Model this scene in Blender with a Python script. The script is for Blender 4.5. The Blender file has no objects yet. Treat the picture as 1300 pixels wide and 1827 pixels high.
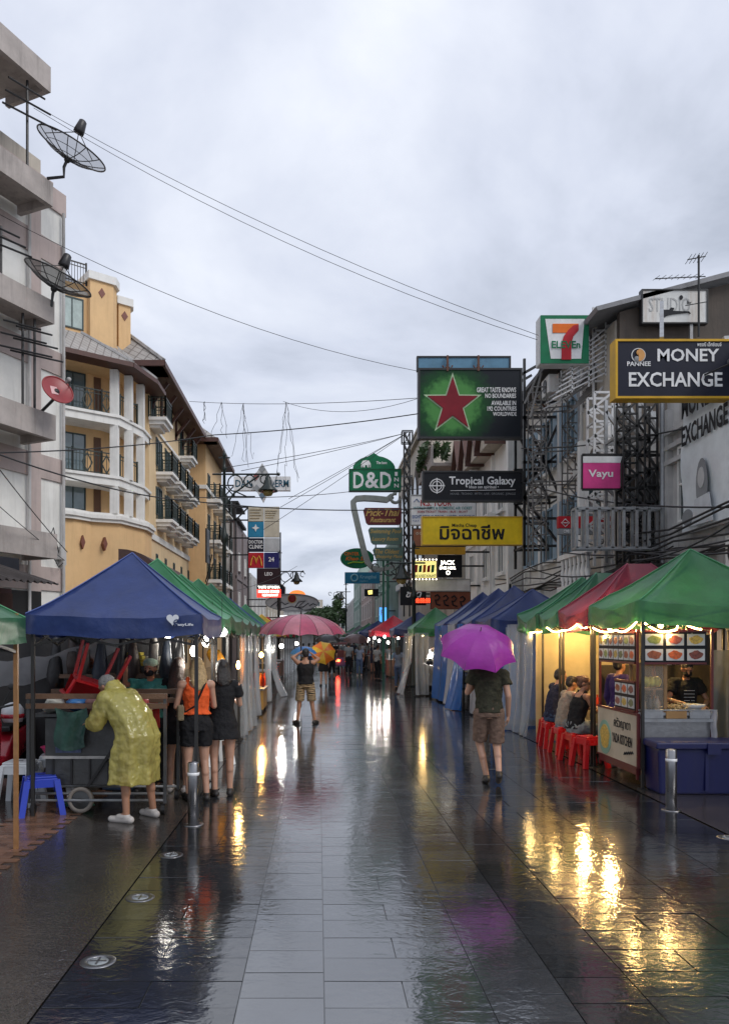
import bpy, bmesh, math, random
from math import pi, sin, cos, radians, sqrt
from mathutils import Vector, Matrix, noise as mnoise
random.seed(7)
SC = bpy.context.scene
COL = SC.collection
# photograph pixels (1300 x 1827) to metres: camera 1.9 m up, looking straight down the street (+Y)
F = 1400.0; H = 1.9; VX = 568.0; VY = 1140.0
def at(px, py, d): return Vector(((px-VX)*d/F, d, H-(py-VY)*d/F))
def X(px, d): return (px-VX)*d/F
def Z(py, d): return H-(py-VY)*d/F
# ---------------------------------------------------------------- camera, sky, sun, exposure
cam = bpy.data.cameras.new('camera'); camo = bpy.data.objects.new('camera', cam); COL.objects.link(camo)
camo.location = (0, 0, H); camo.rotation_euler = (pi/2, 0, 0)
cam.sensor_fit = 'HORIZONTAL'; cam.sensor_width = 36.0; cam.lens = F/1300*36
cam.shift_x = (650-VX)/1300; cam.shift_y = (VY-913.5)/1300
cam.clip_start = 0.05; cam.clip_end = 2000
SC.camera = camo
SC.view_settings.view_transform = 'Standard'; SC.view_settings.look = 'None'
SC.view_settings.exposure = 0.42; SC.view_settings.gamma = 1.0
try: SC.view_settings.use_curve_mapping = False
except Exception: pass
SC.cycles.use_denoising = True
SC.cycles.max_bounces = 8; SC.cycles.transparent_max_bounces = 12
SC.cycles.sample_clamp_indirect = 6.0
SUN_EL, SUN_ROT = 42.0, 128.0
world = bpy.data.worlds.new('World'); SC.world = world; world.use_nodes = True
def build_world():
    nt = world.node_tree; nt.nodes.clear(); N = nt.nodes.new; L = nt.links.new
    out = N('ShaderNodeOutputWorld'); bg = N('ShaderNodeBackground'); bg.inputs[1].default_value = 0.10
    sky = N('ShaderNodeTexSky'); sky.sky_type = 'NISHITA'; sky.sun_disc = False
    sky.sun_elevation = radians(SUN_EL); sky.sun_rotation = radians(SUN_ROT)
    tc = N('ShaderNodeTexCoord'); sep = N('ShaderNodeSeparateXYZ'); L(tc.outputs['Generated'], sep.inputs[0])
    # cloud deck: project the view direction on a flat layer overhead so that clouds shrink towards the horizon
    mx = N('ShaderNodeMath'); mx.operation = 'MAXIMUM'; mx.inputs[1].default_value = 0.0; L(sep.outputs[2], mx.inputs[0])
    ad = N('ShaderNodeMath'); ad.operation = 'ADD'; ad.inputs[1].default_value = 0.22; L(mx.outputs[0], ad.inputs[0])
    dx = N('ShaderNodeMath'); dx.operation = 'DIVIDE'; L(sep.outputs[0], dx.inputs[0]); L(ad.outputs[0], dx.inputs[1])
    dy = N('ShaderNodeMath'); dy.operation = 'DIVIDE'; L(sep.outputs[1], dy.inputs[0]); L(ad.outputs[0], dy.inputs[1])
    cb = N('ShaderNodeCombineXYZ'); L(dx.outputs[0], cb.inputs[0]); L(dy.outputs[0], cb.inputs[1])
    n1 = N('ShaderNodeTexNoise'); n1.inputs['Scale'].default_value = 1.35; n1.inputs['Detail'].default_value = 8; n1.inputs['Roughness'].default_value = 0.55; n1.inputs['Distortion'].default_value = 0.35
    L(cb.outputs[0], n1.inputs['Vector'])
    r1 = N('ShaderNodeValToRGB'); e = r1.color_ramp.elements
    e[0].position = 0.34; e[0].color = (3.95, 4.3, 5.1, 1); e[1].position = 0.62; e[1].color = (7.0, 7.28, 8.0, 1)
    m_ = r1.color_ramp.elements.new(0.47); m_.color = (5.45, 5.8, 6.75, 1)
    L(n1.outputs[0], r1.inputs[0])
    # the sky dims gently from overhead to the horizon
    r2 = N('ShaderNodeValToRGB'); e = r2.color_ramp.elements
    e[0].position = 0.0; e[0].color = (0.90, 0.915, 0.93, 1); e[1].position = 0.6; e[1].color = (1.04, 1.04, 1.04, 1)
    L(mx.outputs[0], r2.inputs[0])
    mu = N('ShaderNodeMix'); mu.data_type = 'RGBA'; mu.blend_type = 'MULTIPLY'; mu.inputs[0].default_value = 1
    L(r1.outputs[0], mu.inputs[6]); L(r2.outputs[0], mu.inputs[7])
    mix = N('ShaderNodeMix'); mix.data_type = 'RGBA'; mix.inputs[0].default_value = 0.94
    L(sky.outputs[0], mix.inputs[6]); L(mu.outputs[2], mix.inputs[7])
    L(mix.outputs[2], bg.inputs[0]); L(bg.outputs[0], out.inputs[0])
build_world()
sun = bpy.data.lights.new('sun', 'SUN'); sun.energy = 1.1; sun.angle = radians(25); sun.color = (1, 0.97, 0.93)
suno = bpy.data.objects.new('sun', sun); COL.objects.link(suno)
_az = radians(SUN_ROT)
suno.rotation_euler = Vector((-sin(_az)*cos(radians(SUN_EL)), -cos(_az)*cos(radians(SUN_EL)), -sin(radians(SUN_EL)))).to_track_quat('-Z', 'Y').to_euler()
# ---------------------------------------------------------------- object helpers
def link(o, parent=None):
    COL.objects.link(o)
    if parent is not None: o.parent = parent
    return o
def tag(o, label=None, cat=None, group=None, kind=None):
    if label: o['label'] = label
    if cat: o['category'] = cat
    if group: o['group'] = group
    if kind: o['kind'] = kind
    return o
def thing(name, label, cat, group=None, loc=(0, 0, 0)):
    o = bpy.data.objects.new(name, None); COL.objects.link(o); o.location = loc; o.empty_display_size = 0.1
    return tag(o, label, cat, group)
def copy_tree(o, parent=None, off=None, label=None, group=None):
    c = o.copy(); COL.objects.link(c); c.parent = parent
    if off is not None: c.location = Vector(o.location)+Vector(off)
    if label: c['label'] = label
    if group: c['group'] = group
    for ch in o.children: copy_tree(ch, c)
    return c
def frame(ox, oy, ang=0.0, oz=0.0):
    """local x along a facade, local y into the wall, z up"""
    return Matrix.Translation((ox, oy, oz)) @ Matrix.Rotation(radians(ang), 4, 'Z')
class MB:
    def __init__(s, T=None): s.v = []; s.f = []; s.m = []; s.mi = 0; s.T = T
    def add(s, vs, fs):
        b = len(s.v)
        for p in vs:
            p = Vector(p); s.v.append(s.T @ p if s.T is not None else p)
        for f in fs: s.f.append(tuple(i+b for i in f)); s.m.append(s.mi)
        return s
    def box(s, x0, x1, y0, y1, z0, z1):
        if x0 > x1: x0, x1 = x1, x0
        if y0 > y1: y0, y1 = y1, y0
        if z0 > z1: z0, z1 = z1, z0
        return s.add([(x0,y0,z0),(x1,y0,z0),(x1,y1,z0),(x0,y1,z0),(x0,y0,z1),(x1,y0,z1),(x1,y1,z1),(x0,y1,z1)],
                     [(0,3,2,1),(4,5,6,7),(0,1,5,4),(1,2,6,5),(2,3,7,6),(3,0,4,7)])
    def bar(s, p, q, w=0.04, h=None):
        p = Vector(p); q = Vector(q); d = (q-p).normalized(); h = h or w
        up = Vector((0,0,1)) if abs(d.z) < 0.95 else Vector((1,0,0))
        a = d.cross(up).normalized(); b = a.cross(d).normalized(); a = a*(w/2); b = b*(h/2)
        vs = [p-a-b, p+a-b, p+a+b, p-a+b, q-a-b, q+a-b, q+a+b, q-a+b]
        return s.add(vs, [(0,1,2,3),(7,6,5,4),(1,0,4,5),(2,1,5,6),(3,2,6,7),(0,3,7,4)])
    def cyl(s, p, q, r, r2=None, n=10):
        p = Vector(p); q = Vector(q); r2 = r if r2 is None else r2; d = (q-p).normalized()
        up = Vector((0,0,1)) if abs(d.z) < 0.95 else Vector((1,0,0))
        a = d.cross(up).normalized(); b = d.cross(a).normalized()
        vs = [p+(a*cos(2*pi*i/n)+b*sin(2*pi*i/n))*r for i in range(n)]+[q+(a*cos(2*pi*i/n)+b*sin(2*pi*i/n))*r2 for i in range(n)]
        fs = [(i,(i+1) % n,n+(i+1) % n,n+i) for i in range(n)]+[tuple(range(n-1,-1,-1)), tuple(range(n,2*n))]
        return s.add(vs, fs)
    def tube(s, pts, r, n=6):
        pts = [Vector(p) for p in pts]; vs = []; fs = []; k = len(pts); pa = None
        for i, p in enumerate(pts):
            d = (pts[min(i+1,k-1)]-pts[max(i-1,0)]).normalized()
            if pa is None:
                up = Vector((0,0,1)) if abs(d.z) < 0.9 else Vector((1,0,0)); a = d.cross(up).normalized()
            else:
                a = (pa-d*pa.dot(d)).normalized()
            pa = a; b = d.cross(a)
            rr = r[i] if isinstance(r, (list, tuple)) else r
            vs += [p+(a*cos(2*pi*j/n)+b*sin(2*pi*j/n))*rr for j in range(n)]
        for i in range(k-1):
            for j in range(n): fs.append((i*n+j, i*n+(j+1) % n, (i+1)*n+(j+1) % n, (i+1)*n+j))
        fs += [tuple(range(n-1,-1,-1)), tuple(range((k-1)*n, k*n))]
        return s.add(vs, fs)
    def lathe(s, prof, c=(0,0,0), n=14):
        vs = []; fs = []; k = len(prof)
        for r, z in prof: vs += [(c[0]+r*cos(2*pi*j/n), c[1]+r*sin(2*pi*j/n), c[2]+z) for j in range(n)]
        for i in range(k-1):
            for j in range(n): fs.append((i*n+j, i*n+(j+1) % n, (i+1)*n+(j+1) % n, (i+1)*n+j))
        fs += [tuple(range(n-1,-1,-1)), tuple(range((k-1)*n, k*n))]
        return s.add(vs, fs)
    def prism(s, poly, a, b, ax='y'):
        n = len(poly)
        def P(p, t): return (p[0], t, p[1]) if ax == 'y' else ((t, p[0], p[1]) if ax == 'x' else (p[0], p[1], t))
        vs = [P(p, a) for p in poly]+[P(p, b) for p in poly]
        return s.add(vs, [tuple(range(n)), tuple(range(2*n-1, n-1, -1))]+[(i,n+i,n+(i+1) % n,(i+1) % n) for i in range(n)])
    def grid(s, fn, nu, nv):
        vs = [fn(i/nu, j/nv) for j in range(nv+1) for i in range(nu+1)]; w = nu+1
        return s.add(vs, [(j*w+i, j*w+i+1, (j+1)*w+i+1, (j+1)*w+i) for j in range(nv) for i in range(nu)])
    def quad(s, *p): return s.add(p, [tuple(range(len(p)))])
    def ball(s, c, r, n=10, m=6):
        r = r if isinstance(r, (tuple, list)) else (r, r, r); c = Vector(c)
        vs = [c+Vector((0,0,-r[2]))]
        for j in range(1, m):
            t = -pi/2+pi*j/m
            vs += [c+Vector((r[0]*cos(t)*cos(2*pi*i/n), r[1]*cos(t)*sin(2*pi*i/n), r[2]*sin(t))) for i in range(n)]
        vs.append(c+Vector((0,0,r[2]))); fs = [(0, 1+(i+1) % n, 1+i) for i in range(n)]
        for j in range(m-2):
            for i in range(n): fs.append((1+j*n+i, 1+j*n+(i+1) % n, 1+(j+1)*n+(i+1) % n, 1+(j+1)*n+i))
        e = len(vs)-1; fs += [(e, 1+(m-2)*n+i, 1+(m-2)*n+(i+1) % n) for i in range(n)]
        return s.add(vs, fs)
    def mesh(s, name, mats, smooth=False, fix=True):
        me = bpy.data.meshes.new(name); me.from_pydata([tuple(p) for p in s.v], [], s.f)
        for m in (mats if isinstance(mats, (list, tuple)) else [mats]): me.materials.append(m)
        me.polygons.foreach_set('material_index', s.m)
        if fix:
            bm = bmesh.new(); bm.from_mesh(me); bmesh.ops.recalc_face_normals(bm, faces=bm.faces[:]); bm.to_mesh(me); bm.free()
        if smooth: me.polygons.foreach_set('use_smooth', [True]*len(me.polygons))
        me.update(); return me
    def build(s, name, mats, parent=None, smooth=False, bevel=0, fix=True, loc=None):
        o = bpy.data.objects.new(name, s.mesh(name, mats, smooth, fix)); link(o, parent)
        if loc is not None: o.location = loc
        if bevel:
            m = o.modifiers.new('b', 'BEVEL'); m.width = bevel; m.segments = 2; m.limit_method = 'ANGLE'
        return o
def obj(name, me, parent=None, loc=(0,0,0), rot=(0,0,0)):
    o = bpy.data.objects.new(name, me); o.location = loc; o.rotation_euler = rot
    return link(o, parent)
# ---------------------------------------------------------------- materials
MATS = {}
def mk(key, col, rough=0.5, metal=0.0, var=0.18, scale=6.0, bump=0.15, streak=0.0, grime=(0.06,0.055,0.05), trans=0.0, emit=0.0, alpha=1.0, spec=0.5, coat=0.0, bscale=None, ecol=None, rvar=0.12, ior=None):
    """painted / plastered / woven surface: base colour broken up by two noises, optional rain streaks, fine relief"""
    if key in MATS: return MATS[key]
    m = bpy.data.materials.new(key); m.use_nodes = True; nt = m.node_tree; N = nt.nodes.new; L = nt.links.new
    b = nt.nodes['Principled BSDF']; out = nt.nodes['Material Output']
    b.inputs['Roughness'].default_value = rough; b.inputs['Metallic'].default_value = metal
    b.inputs['Specular IOR Level'].default_value = spec; b.inputs['Coat Weight'].default_value = coat; b.inputs['Coat Roughness'].default_value = 0.12
    if ior: b.inputs['IOR'].default_value = ior
    c4 = (*col, 1)
    b.inputs['Base Color'].default_value = c4
    tc = N('ShaderNodeTexCoord'); P = tc.outputs['Object']; cur = None
    if var > 0:
        n1 = N('ShaderNodeTexNoise'); n1.inputs['Scale'].default_value = scale; n1.inputs['Detail'].default_value = 6; n1.inputs['Roughness'].default_value = 0.65; L(P, n1.inputs['Vector'])
        r = N('ShaderNodeValToRGB'); e = r.color_ramp.elements; e[0].position = 0.28; e[1].position = 0.74
        e[0].color = tuple(c*(1-var) for c in col)+(1,); e[1].color = tuple(min(1, c*(1+var*0.8)) for c in col)+(1,)
        L(n1.outputs[0], r.inputs[0]); cur = r.outputs[0]
        mr = N('ShaderNodeMapRange'); mr.inputs[3].default_value = max(0.02, rough-rvar); mr.inputs[4].default_value = min(1, rough+rvar); L(n1.outputs[0], mr.inputs[0]); L(mr.outputs[0], b.inputs['Roughness'])
    if streak > 0:
        mp = N('ShaderNodeMapping'); mp.inputs['Scale'].default_value = (2.6, 2.6, 0.22); L(P, mp.inputs[0])
        n2 = N('ShaderNodeTexNoise'); n2.inputs['Scale'].default_value = 1.3; n2.inputs['Detail'].default_value = 8; n2.inputs['Roughness'].default_value = 0.7; L(mp.outputs[0], n2.inputs['Vector'])
        r2 = N('ShaderNodeValToRGB'); e = r2.color_ramp.elements; e[0].position = 0.50; e[0].color = (0,0,0,1); e[1].position = 0.80; e[1].color = (streak,streak,streak,1)
        L(n2.outputs[0], r2.inputs[0])
        mi = N('ShaderNodeMix'); mi.data_type = 'RGBA'; L(r2.outputs[0], mi.inputs[0]); mi.inputs[7].default_value = (*grime, 1)
        if cur: L(cur, mi.inputs[6])
        else: mi.inputs[6].default_value = c4
        cur = mi.outputs[2]
    if cur: L(cur, b.inputs['Base Color'])
    if bump > 0:
        n3 = N('ShaderNodeTexNoise'); n3.inputs['Scale'].default_value = bscale or scale*7; n3.inputs['Detail'].default_value = 4; L(P, n3.inputs['Vector'])
        bp = N('ShaderNodeBump'); bp.inputs['Strength'].default_value = bump; bp.inputs['Distance'].default_value = 0.02; L(n3.outputs[0], bp.inputs['Height']); L(bp.outputs[0], b.inputs['Normal'])
    if emit > 0:
        b.inputs['Emission Color'].default_value = (*(ecol or col), 1); b.inputs['Emission Strength'].default_value = emit
        if cur and not ecol: L(cur, b.inputs['Emission Color'])
    sh = b.outputs[0]
    if trans > 0:
        t = N('ShaderNodeBsdfTranslucent'); t.inputs[0].default_value = c4
        if cur: L(cur, t.inputs[0])
        x = N('ShaderNodeMixShader'); x.inputs[0].default_value = trans; L(sh, x.inputs[1]); L(t.outputs[0], x.inputs[2]); sh = x.outputs[0]
    if alpha < 1:
        t = N('ShaderNodeBsdfTransparent'); x = N('ShaderNodeMixShader'); x.inputs[0].default_value = alpha; L(t.outputs[0], x.inputs[1]); L(sh, x.inputs[2]); sh = x.outputs[0]
    L(sh, out.inputs[0]); MATS[key] = m; return m
def paint(key, col, **k): return mk(key, col, **{**dict(rough=0.4, var=0.12, scale=3, bump=0.05), **k})
def glow(key, col, s): return mk(key, col, var=0, bump=0, emit=s, rough=0.4)
# wrinkled clear plastic sheet
def plastic(key, col=(0.8,0.85,0.9), alpha=0.35, bump=0.9, sc=5.0):
    m = mk(key, col, rough=0.12, var=0.1, bump=bump, bscale=sc, alpha=alpha, spec=0.9, trans=0.3); return m
# ---------------------------------------------------------------- lettering
FONT_OFF = 0.0
def text_mesh(body, bold=0.0, shear=0.0, ext=0.02, sp=1.0):
    c = bpy.data.curves.new('lettering', 'FONT'); c.body = body; c.size = 1.0; c.offset = bold; c.shear = shear
    c.extrude = ext; c.resolution_u = 2; c.align_x = 'LEFT'; c.space_character = sp
    o = bpy.data.objects.new('t', c); COL.objects.link(o)
    me = bpy.data.meshes.new_from_object(o)
    bpy.data.objects.remove(o); bpy.data.curves.remove(c)
    return me
def lettering(body, parent, mat, T, x0, x1, z0, z1, y=-0.004, depth=0.004, bold=0.0, shear=0.0, name='lettering', sp=1.0):
    """text fitted into the box x0..x1, z0..z1 of the local plane T (x right, z up), standing proud towards -y"""
    me = text_mesh(body, bold, shear, sp=sp)
    if not me.vertices: return None
    xs = [v.co.x for v in me.vertices]; ys = [v.co.y for v in me.vertices]
    ax, bx, ay, by = min(xs), max(xs), min(ys), max(ys)
    sx = (x1-x0)/max(bx-ax, 1e-6); sz = (z1-z0)/max(by-ay, 1e-6)
    for v in me.vertices:
        c = v.co
        v.co = T @ Vector((x0+(c.x-ax)*sx, y-(depth if c.z > 0 else 0), z0+(c.y-ay)*sz))
    me.materials.clear(); me.materials.append(mat); me.name = name
    for p in me.polygons: p.material_index = 0
    return obj(name, me, parent)
# ================================================================ ground
def wet(key, col, r0, r1, ior, bump, grain=0.0, puddle=0.5, var=0.35, cs=2.0):
    m = bpy.data.materials.new(key); m.use_nodes = True; nt = m.node_tree; N = nt.nodes.new; L = nt.links.new
    b = nt.nodes['Principled BSDF']; tc = N('ShaderNodeTexCoord'); g = N('ShaderNodeNewGeometry'); P = g.outputs['Position']
    n1 = N('ShaderNodeTexNoise'); n1.inputs['Scale'].default_value = cs; n1.inputs['Detail'].default_value = 8; n1.inputs['Roughness'].default_value = 0.7; L(P, n1.inputs['Vector'])
    oi = N('ShaderNodeObjectInfo')
    ra = N('ShaderNodeValToRGB'); e = ra.color_ramp.elements; e[0].position = 0.25; e[1].position = 0.75
    e[0].color = tuple(c*(1-var) for c in col)+(1,); e[1].color = tuple(c*(1+var) for c in col)+(1,); L(n1.outputs[0], ra.inputs[0])
    mr = N('ShaderNodeMapRange'); mr.inputs[3].default_value = 0.7; mr.inputs[4].default_value = 1.3; L(oi.outputs['Random'], mr.inputs[0])
    mu = N('ShaderNodeMix'); mu.data_type = 'RGBA'; mu.blend_type = 'MULTIPLY'; mu.inputs[0].default_value = 1; L(ra.outputs[0], mu.inputs[6]); L(mr.outputs[0], mu.inputs[7])
    cur = mu.outputs[2]
    if grain > 0:
        v = N('ShaderNodeTexVoronoi'); v.inputs['Scale'].default_value = 55; L(P, v.inputs['Vector'])
        mg = N('ShaderNodeMix'); mg.data_type = 'RGBA'; mg.blend_type = 'OVERLAY'; mg.inputs[0].default_value = grain; L(cur, mg.inputs[6]); L(v.outputs['Distance'], mg.inputs[7]); cur = mg.outputs[2]
    L(cur, b.inputs['Base Color'])
    # water film: mirror-smooth in puddles, a little broken elsewhere
    n2 = N('ShaderNodeTexNoise'); n2.inputs['Scale'].default_value = 0.55; n2.inputs['Detail'].default_value = 4; L(P, n2.inputs['Vector'])
    rp = N('ShaderNodeMapRange'); rp.inputs[1].default_value = puddle-0.16; rp.inputs[2].default_value = puddle+0.16; L(n2.outputs[0], rp.inputs[0])
    rr = N('ShaderNodeMapRange'); rr.inputs[3].default_value = r0; rr.inputs[4].default_value = r1; L(rp.outputs[0], rr.inputs[0]); L(rr.outputs[0], b.inputs['Roughness'])
    b.inputs['IOR'].default_value = ior
    # ripples in the film + grain of the stone
    mp = N('ShaderNodeMapping'); mp.inputs['Scale'].default_value = (1.0, 1.35, 1); L(P, mp.inputs[0])
    n3 = N('ShaderNodeTexNoise'); n3.inputs['Scale'].default_value = 7.0; n3.inputs['Detail'].default_value = 3; n3.inputs['Distortion'].default_value = 0.8; L(mp.outputs[0], n3.inputs['Vector'])
    n4 = N('ShaderNodeTexNoise'); n4.inputs['Scale'].default_value = 26.0; n4.inputs['Detail'].default_value = 3; L(mp.outputs[0], n4.inputs['Vector'])
    bs = N('ShaderNodeMapRange'); bs.inputs[3].default_value = 0.55; bs.inputs[4].default_value = 1.0; L(rp.outputs[0], bs.inputs[0])
    bm_ = N('ShaderNodeMath'); bm_.operation = 'MULTIPLY'; bm_.inputs[1].default_value = bump; L(bs.outputs[0], bm_.inputs[0])
    b1 = N('ShaderNodeBump'); b1.inputs['Distance'].default_value = 0.02; L(bm_.outputs[0], b1.inputs['Strength']); L(n3.outputs[0], b1.inputs['Height'])
    b2 = N('ShaderNodeBump'); b2.inputs['Distance'].default_value = 0.006; L(bm_.outputs[0], b2.inputs['Strength']); L(n4.outputs[0], b2.inputs['Height']); L(b1.outputs[0], b2.inputs['Normal'])
    last = b2
    if grain > 0:
        b3 = N('ShaderNodeBump'); b3.inputs['Distance'].default_value = 0.004; b3.inputs['Strength'].default_value = 0.3; L(v.outputs['Distance'], b3.inputs['Height']); L(b2.outputs[0], b3.inputs['Normal']); last = b3
    L(last.outputs[0], b.inputs['Normal']); MATS[key] = m; return m
M_TILE = wet('wet_granite_slab', (0.030, 0.032, 0.036), 0.065, 0.13, 3.0, 0.15, puddle=0.50)
M_SHADED = wet('wet_slab_shaded', (0.018, 0.019, 0.021), 0.065, 0.13, 2.3, 0.14, puddle=0.50)  # same slabs, darkened: the reflected tents and buildings are put into the colour
M_AGG = wet('wet_aggregate', (0.032, 0.028, 0.025), 0.07, 0.17, 2.3, 0.22, grain=0.5, puddle=0.45)
M_JOINT = wet('wet_joint', (0.014, 0.014, 0.015), 0.1, 0.2, 2.2, 0.2)
M_BRICK = wet('wet_brick', (0.16, 0.085, 0.055), 0.12, 0.3, 1.45, 0.4)
def build_ground():
    g = tag(MB().quad((-400,-60,-0.016), (400,-60,-0.016), (400,900,-0.016), (-400,900,-0.016)).build('ground', M_JOINT), kind='structure')
    street = tag(MB().quad((-1.44,-6,-0.009), (3.98,-6,-0.009), (3.98,150,-0.009), (-1.44,150,-0.009)).build('street', M_JOINT), kind='structure')
    # slab courses run across the street; long seams at both kerb lines and along the drain
    strips = [(-1.43,-0.42,M_SHADED), (-0.42,0.03,M_TILE), (0.03,0.89,M_TILE), (0.89,1.32,M_TILE), (1.32,1.73,M_SHADED), (1.73,2.6,M_SHADED), (2.6,3.24,M_SHADED), (3.24,3.94,M_SHADED)]
    cache = {}; R = random.Random(3); rest = {0: MB(), 1: MB()}; n = 0; y = 1.2; row = 0
    g_ = 0.004
    while y < 148:
        dy = 0.315
        for si, (a, b, m) in enumerate(strips):
            wide = b-a > 0.7
            cuts = [a, b] if not wide else ([a, a+(b-a)*0.5*(1 if row % 2 else 0.999), b] if (row+si) % 2 else [a, b])
            off = (0.0, 0.11, 0.0, 0.16, 0.05, 0.13, 0.03, 0.1)[si]
            for x0, x1 in zip(cuts[:-1], cuts[1:]):
                y0 = y+off
                vis = 3.0 < y0 < 13 and (y0 > 0)
                if vis and n < 290:
                    k = (round(x1-x0, 3), m.name)
                    if k not in cache:
                        w = (x1-x0-g_)/2; d = (dy-g_)/2
                        t = MB(); t.add([(-w,-d,-0.012),(w,-d,-0.012),(w,d,-0.012),(-w,d,-0.012),(-w+.0015,-d+.0015,0),(w-.0015,-d+.0015,0),(w-.0015,d-.0015,0),(-w+.0015,d-.0015,0)],
                              [(0,3,2,1),(4,5,6,7),(0,1,5,4),(1,2,6,5),(2,3,7,6),(3,0,4,7)])
                        cache[k] = t.mesh('slab', m)
                    obj('slab', cache[k], street, ((x0+x1)/2, y0+dy/2, R.uniform(-.0012,.0012)), (R.gauss(0,.0022), R.gauss(0,.0022), 0)); n += 1
                else:
                    j = 0 if m is M_TILE else 1; z = R.uniform(-.001,.001); gy = g_
                    sx = R.gauss(0,.0016)*(x1-x0); sy = R.gauss(0,.0016)*dy
                    rest[j].quad((x0+g_/2,y0+gy/2,z), (x1-g_/2,y0+gy/2,z+sx), (x1-g_/2,y0+dy-gy/2,z+sx+sy), (x0+g_/2,y0+dy-gy/2,z+sy))
        y += dy; row += 1
    tag(rest[0].build('far_slabs', M_TILE, street, fix=False), 'distant wet granite slabs of the street', kind='stuff')
    tag(rest[1].build('far_shaded_slabs', M_SHADED, street, fix=False), 'distant wet slabs along the stalls, darkened as if reflecting them', kind='stuff')
    # rough aggregate pavements on both sides, with a strip of brown pavers on the left one
    lp = tag(MB().quad((-60,-6,0.0), (-1.44,-6,0.0), (-1.44,150,0.0), (-60,150,0.0)).build('pavement_left', M_AGG), kind='structure')
    rp = tag(MB().quad((3.98,-6,0.0), (60,-6,0.0), (60,150,0.0), (3.98,150,0.0)).build('pavement_right', M_AGG), kind='structure')
    bm = MB().box(-.098,.098,-.047,.047,0,0.007).mesh('paver', M_BRICK); R2 = random.Random(5)
    for i in range(62):
        for j in range(3):
            obj('paver', bm, lp, (-3.16+j*0.2+(0.1 if i % 2 else 0), 5.6+i*0.1, 0.0015+R2.uniform(0,.0015)), (R2.gauss(0,.005), R2.gauss(0,.005), R2.gauss(0,.01)))
    M_ST = mk('brushed_steel', (0.30,0.30,0.31), rough=0.30, metal=1.0, var=0.15, bump=0.05); M_LENS = mk('lens_glass', (0.25,0.27,0.28), rough=0.08, var=0.1, bump=0)
    for (px, py, lab) in [(305,1526,'round steel uplight set in the paving, just in front of the left bollard'), (250,1602,'round steel uplight in the paving, middle of the three in line'), (175,1716,'round steel uplight in the paving, nearest to the viewer'), (1299,1495,'round steel uplight in the paving by the blue box')]:
        d = F*H/(py-VY); x = X(px, d); t = thing('ground_light', lab, 'ground light', 'uplights set in the paving', (x, d, 0))
        MB().lathe([(0.105,0.0),(0.105,0.002),(0.098,0.004),(0.066,0.004),(0.062,0.002),(0.062,0.0)], n=28).build('rim', M_ST, t, True)
        MB().lathe([(0.061,0.001),(0.061,0.002),(0.03,0.003),(0.001,0.0035)], n=24).build('lens', M_LENS, t, True)
        MB().box(-.05,.05,-.006,.006,.0036,.006).box(-.006,.006,-.05,.05,.0038,.0058).build('grille', M_ST, t)
    for (px, py, top, lab) in [(345,1472,1360,'steel bollard with white band, in front of the woman in orange'), (1197,1446,1337,'steel bollard with white band, in front of the blue box')]:
        d = F*H/(py-VY); h = (py-top)*d/F; r = 0.058
        t = thing('bollard', lab, 'bollard', 'steel bollards beside the stalls', (X(px, d), d, 0))
        MB().lathe([(r,0.0),(r,h-0.012),(r-0.006,h-0.002),(r-0.02,h)], n=28).build('post', M_ST, t, True)
        MB().lathe([(r+.0005,h-0.135),(r+.0035,h-0.134),(r+.0035,h-0.104),(r+.0005,h-0.103)], n=28).build('band', paint('white_reflective', (0.8,0.8,0.8), rough=0.25), t, True)
        MB().lathe([(0.105,0.0),(0.105,0.006),(0.09,0.011),(r+.001,0.012)], n=28).build('base_plate', M_ST, t, True)
        MB().lathe([(r-.021,h-.002),(r-.021,h+.002),(0.001,h+.006)], n=24).build('cap', M_ST, t, True)
build_ground()
# ================================================================ buildings
W_CREAM = mk('cream_plaster', (0.80,0.79,0.75), rough=0.8, var=0.12, scale=1.2, bump=0.2, streak=0.5, grime=(0.34,0.32,0.29))
W_PINK = mk('dusty_pink_plaster', (0.50,0.41,0.38), rough=0.8, var=0.12, scale=1.5, bump=0.2, streak=0.5, grime=(0.2,0.17,0.16))
W_CONC = mk('weathered_concrete', (0.42,0.375,0.35), rough=0.85, var=0.22, scale=1.6, bump=0.35, streak=0.7, grime=(0.10,0.09,0.08))
W_YEL = mk('ochre_stucco', (0.74,0.49,0.25), rough=0.8, var=0.10, scale=1.0, bump=0.2, streak=0.35, grime=(0.35,0.20,0.07))
W_YEL2 = mk('pale_ochre_stucco', (0.76,0.57,0.34), rough=0.8, var=0.10, scale=1.0, bump=0.2, streak=0.35, grime=(0.38,0.26,0.12))
W_WHITE = mk('white_painted_trim', (0.78,0.77,0.74), rough=0.7, var=0.10, scale=2.0, bump=0.12, streak=0.4, grime=(0.3,0.28,0.25))
W_GREY = mk('grey_white_plaster', (0.50,0.49,0.48), rough=0.8, var=0.25, scale=1.3, bump=0.3, streak=0.9, grime=(0.13,0.12,0.11))
W_BROWN = mk('stained_brown_wall', (0.105,0.085,0.07), rough=0.85, var=0.3, scale=1.2, bump=0.3, streak=0.8, grime=(0.04,0.038,0.035))
W_MAUVE = mk('mauve_grey_wall', (0.20,0.165,0.165), rough=0.8, var=0.2, scale=1.2, bump=0.25, streak=0.5)
W_BEIGE = mk('beige_wall', (0.50,0.45,0.38), rough=0.8, var=0.25, scale=1.2, bump=0.3, streak=0.85, grime=(0.16,0.14,0.12))
W_TEAL = mk('pale_green_wall', (0.34,0.45,0.40), rough=0.8, var=0.15, scale=1.5, bump=0.2, streak=0.5)
WOOD_D = mk('dark_brown_timber', (0.085,0.035,0.026), rough=0.5, var=0.25, scale=5, bump=0.2)
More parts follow.
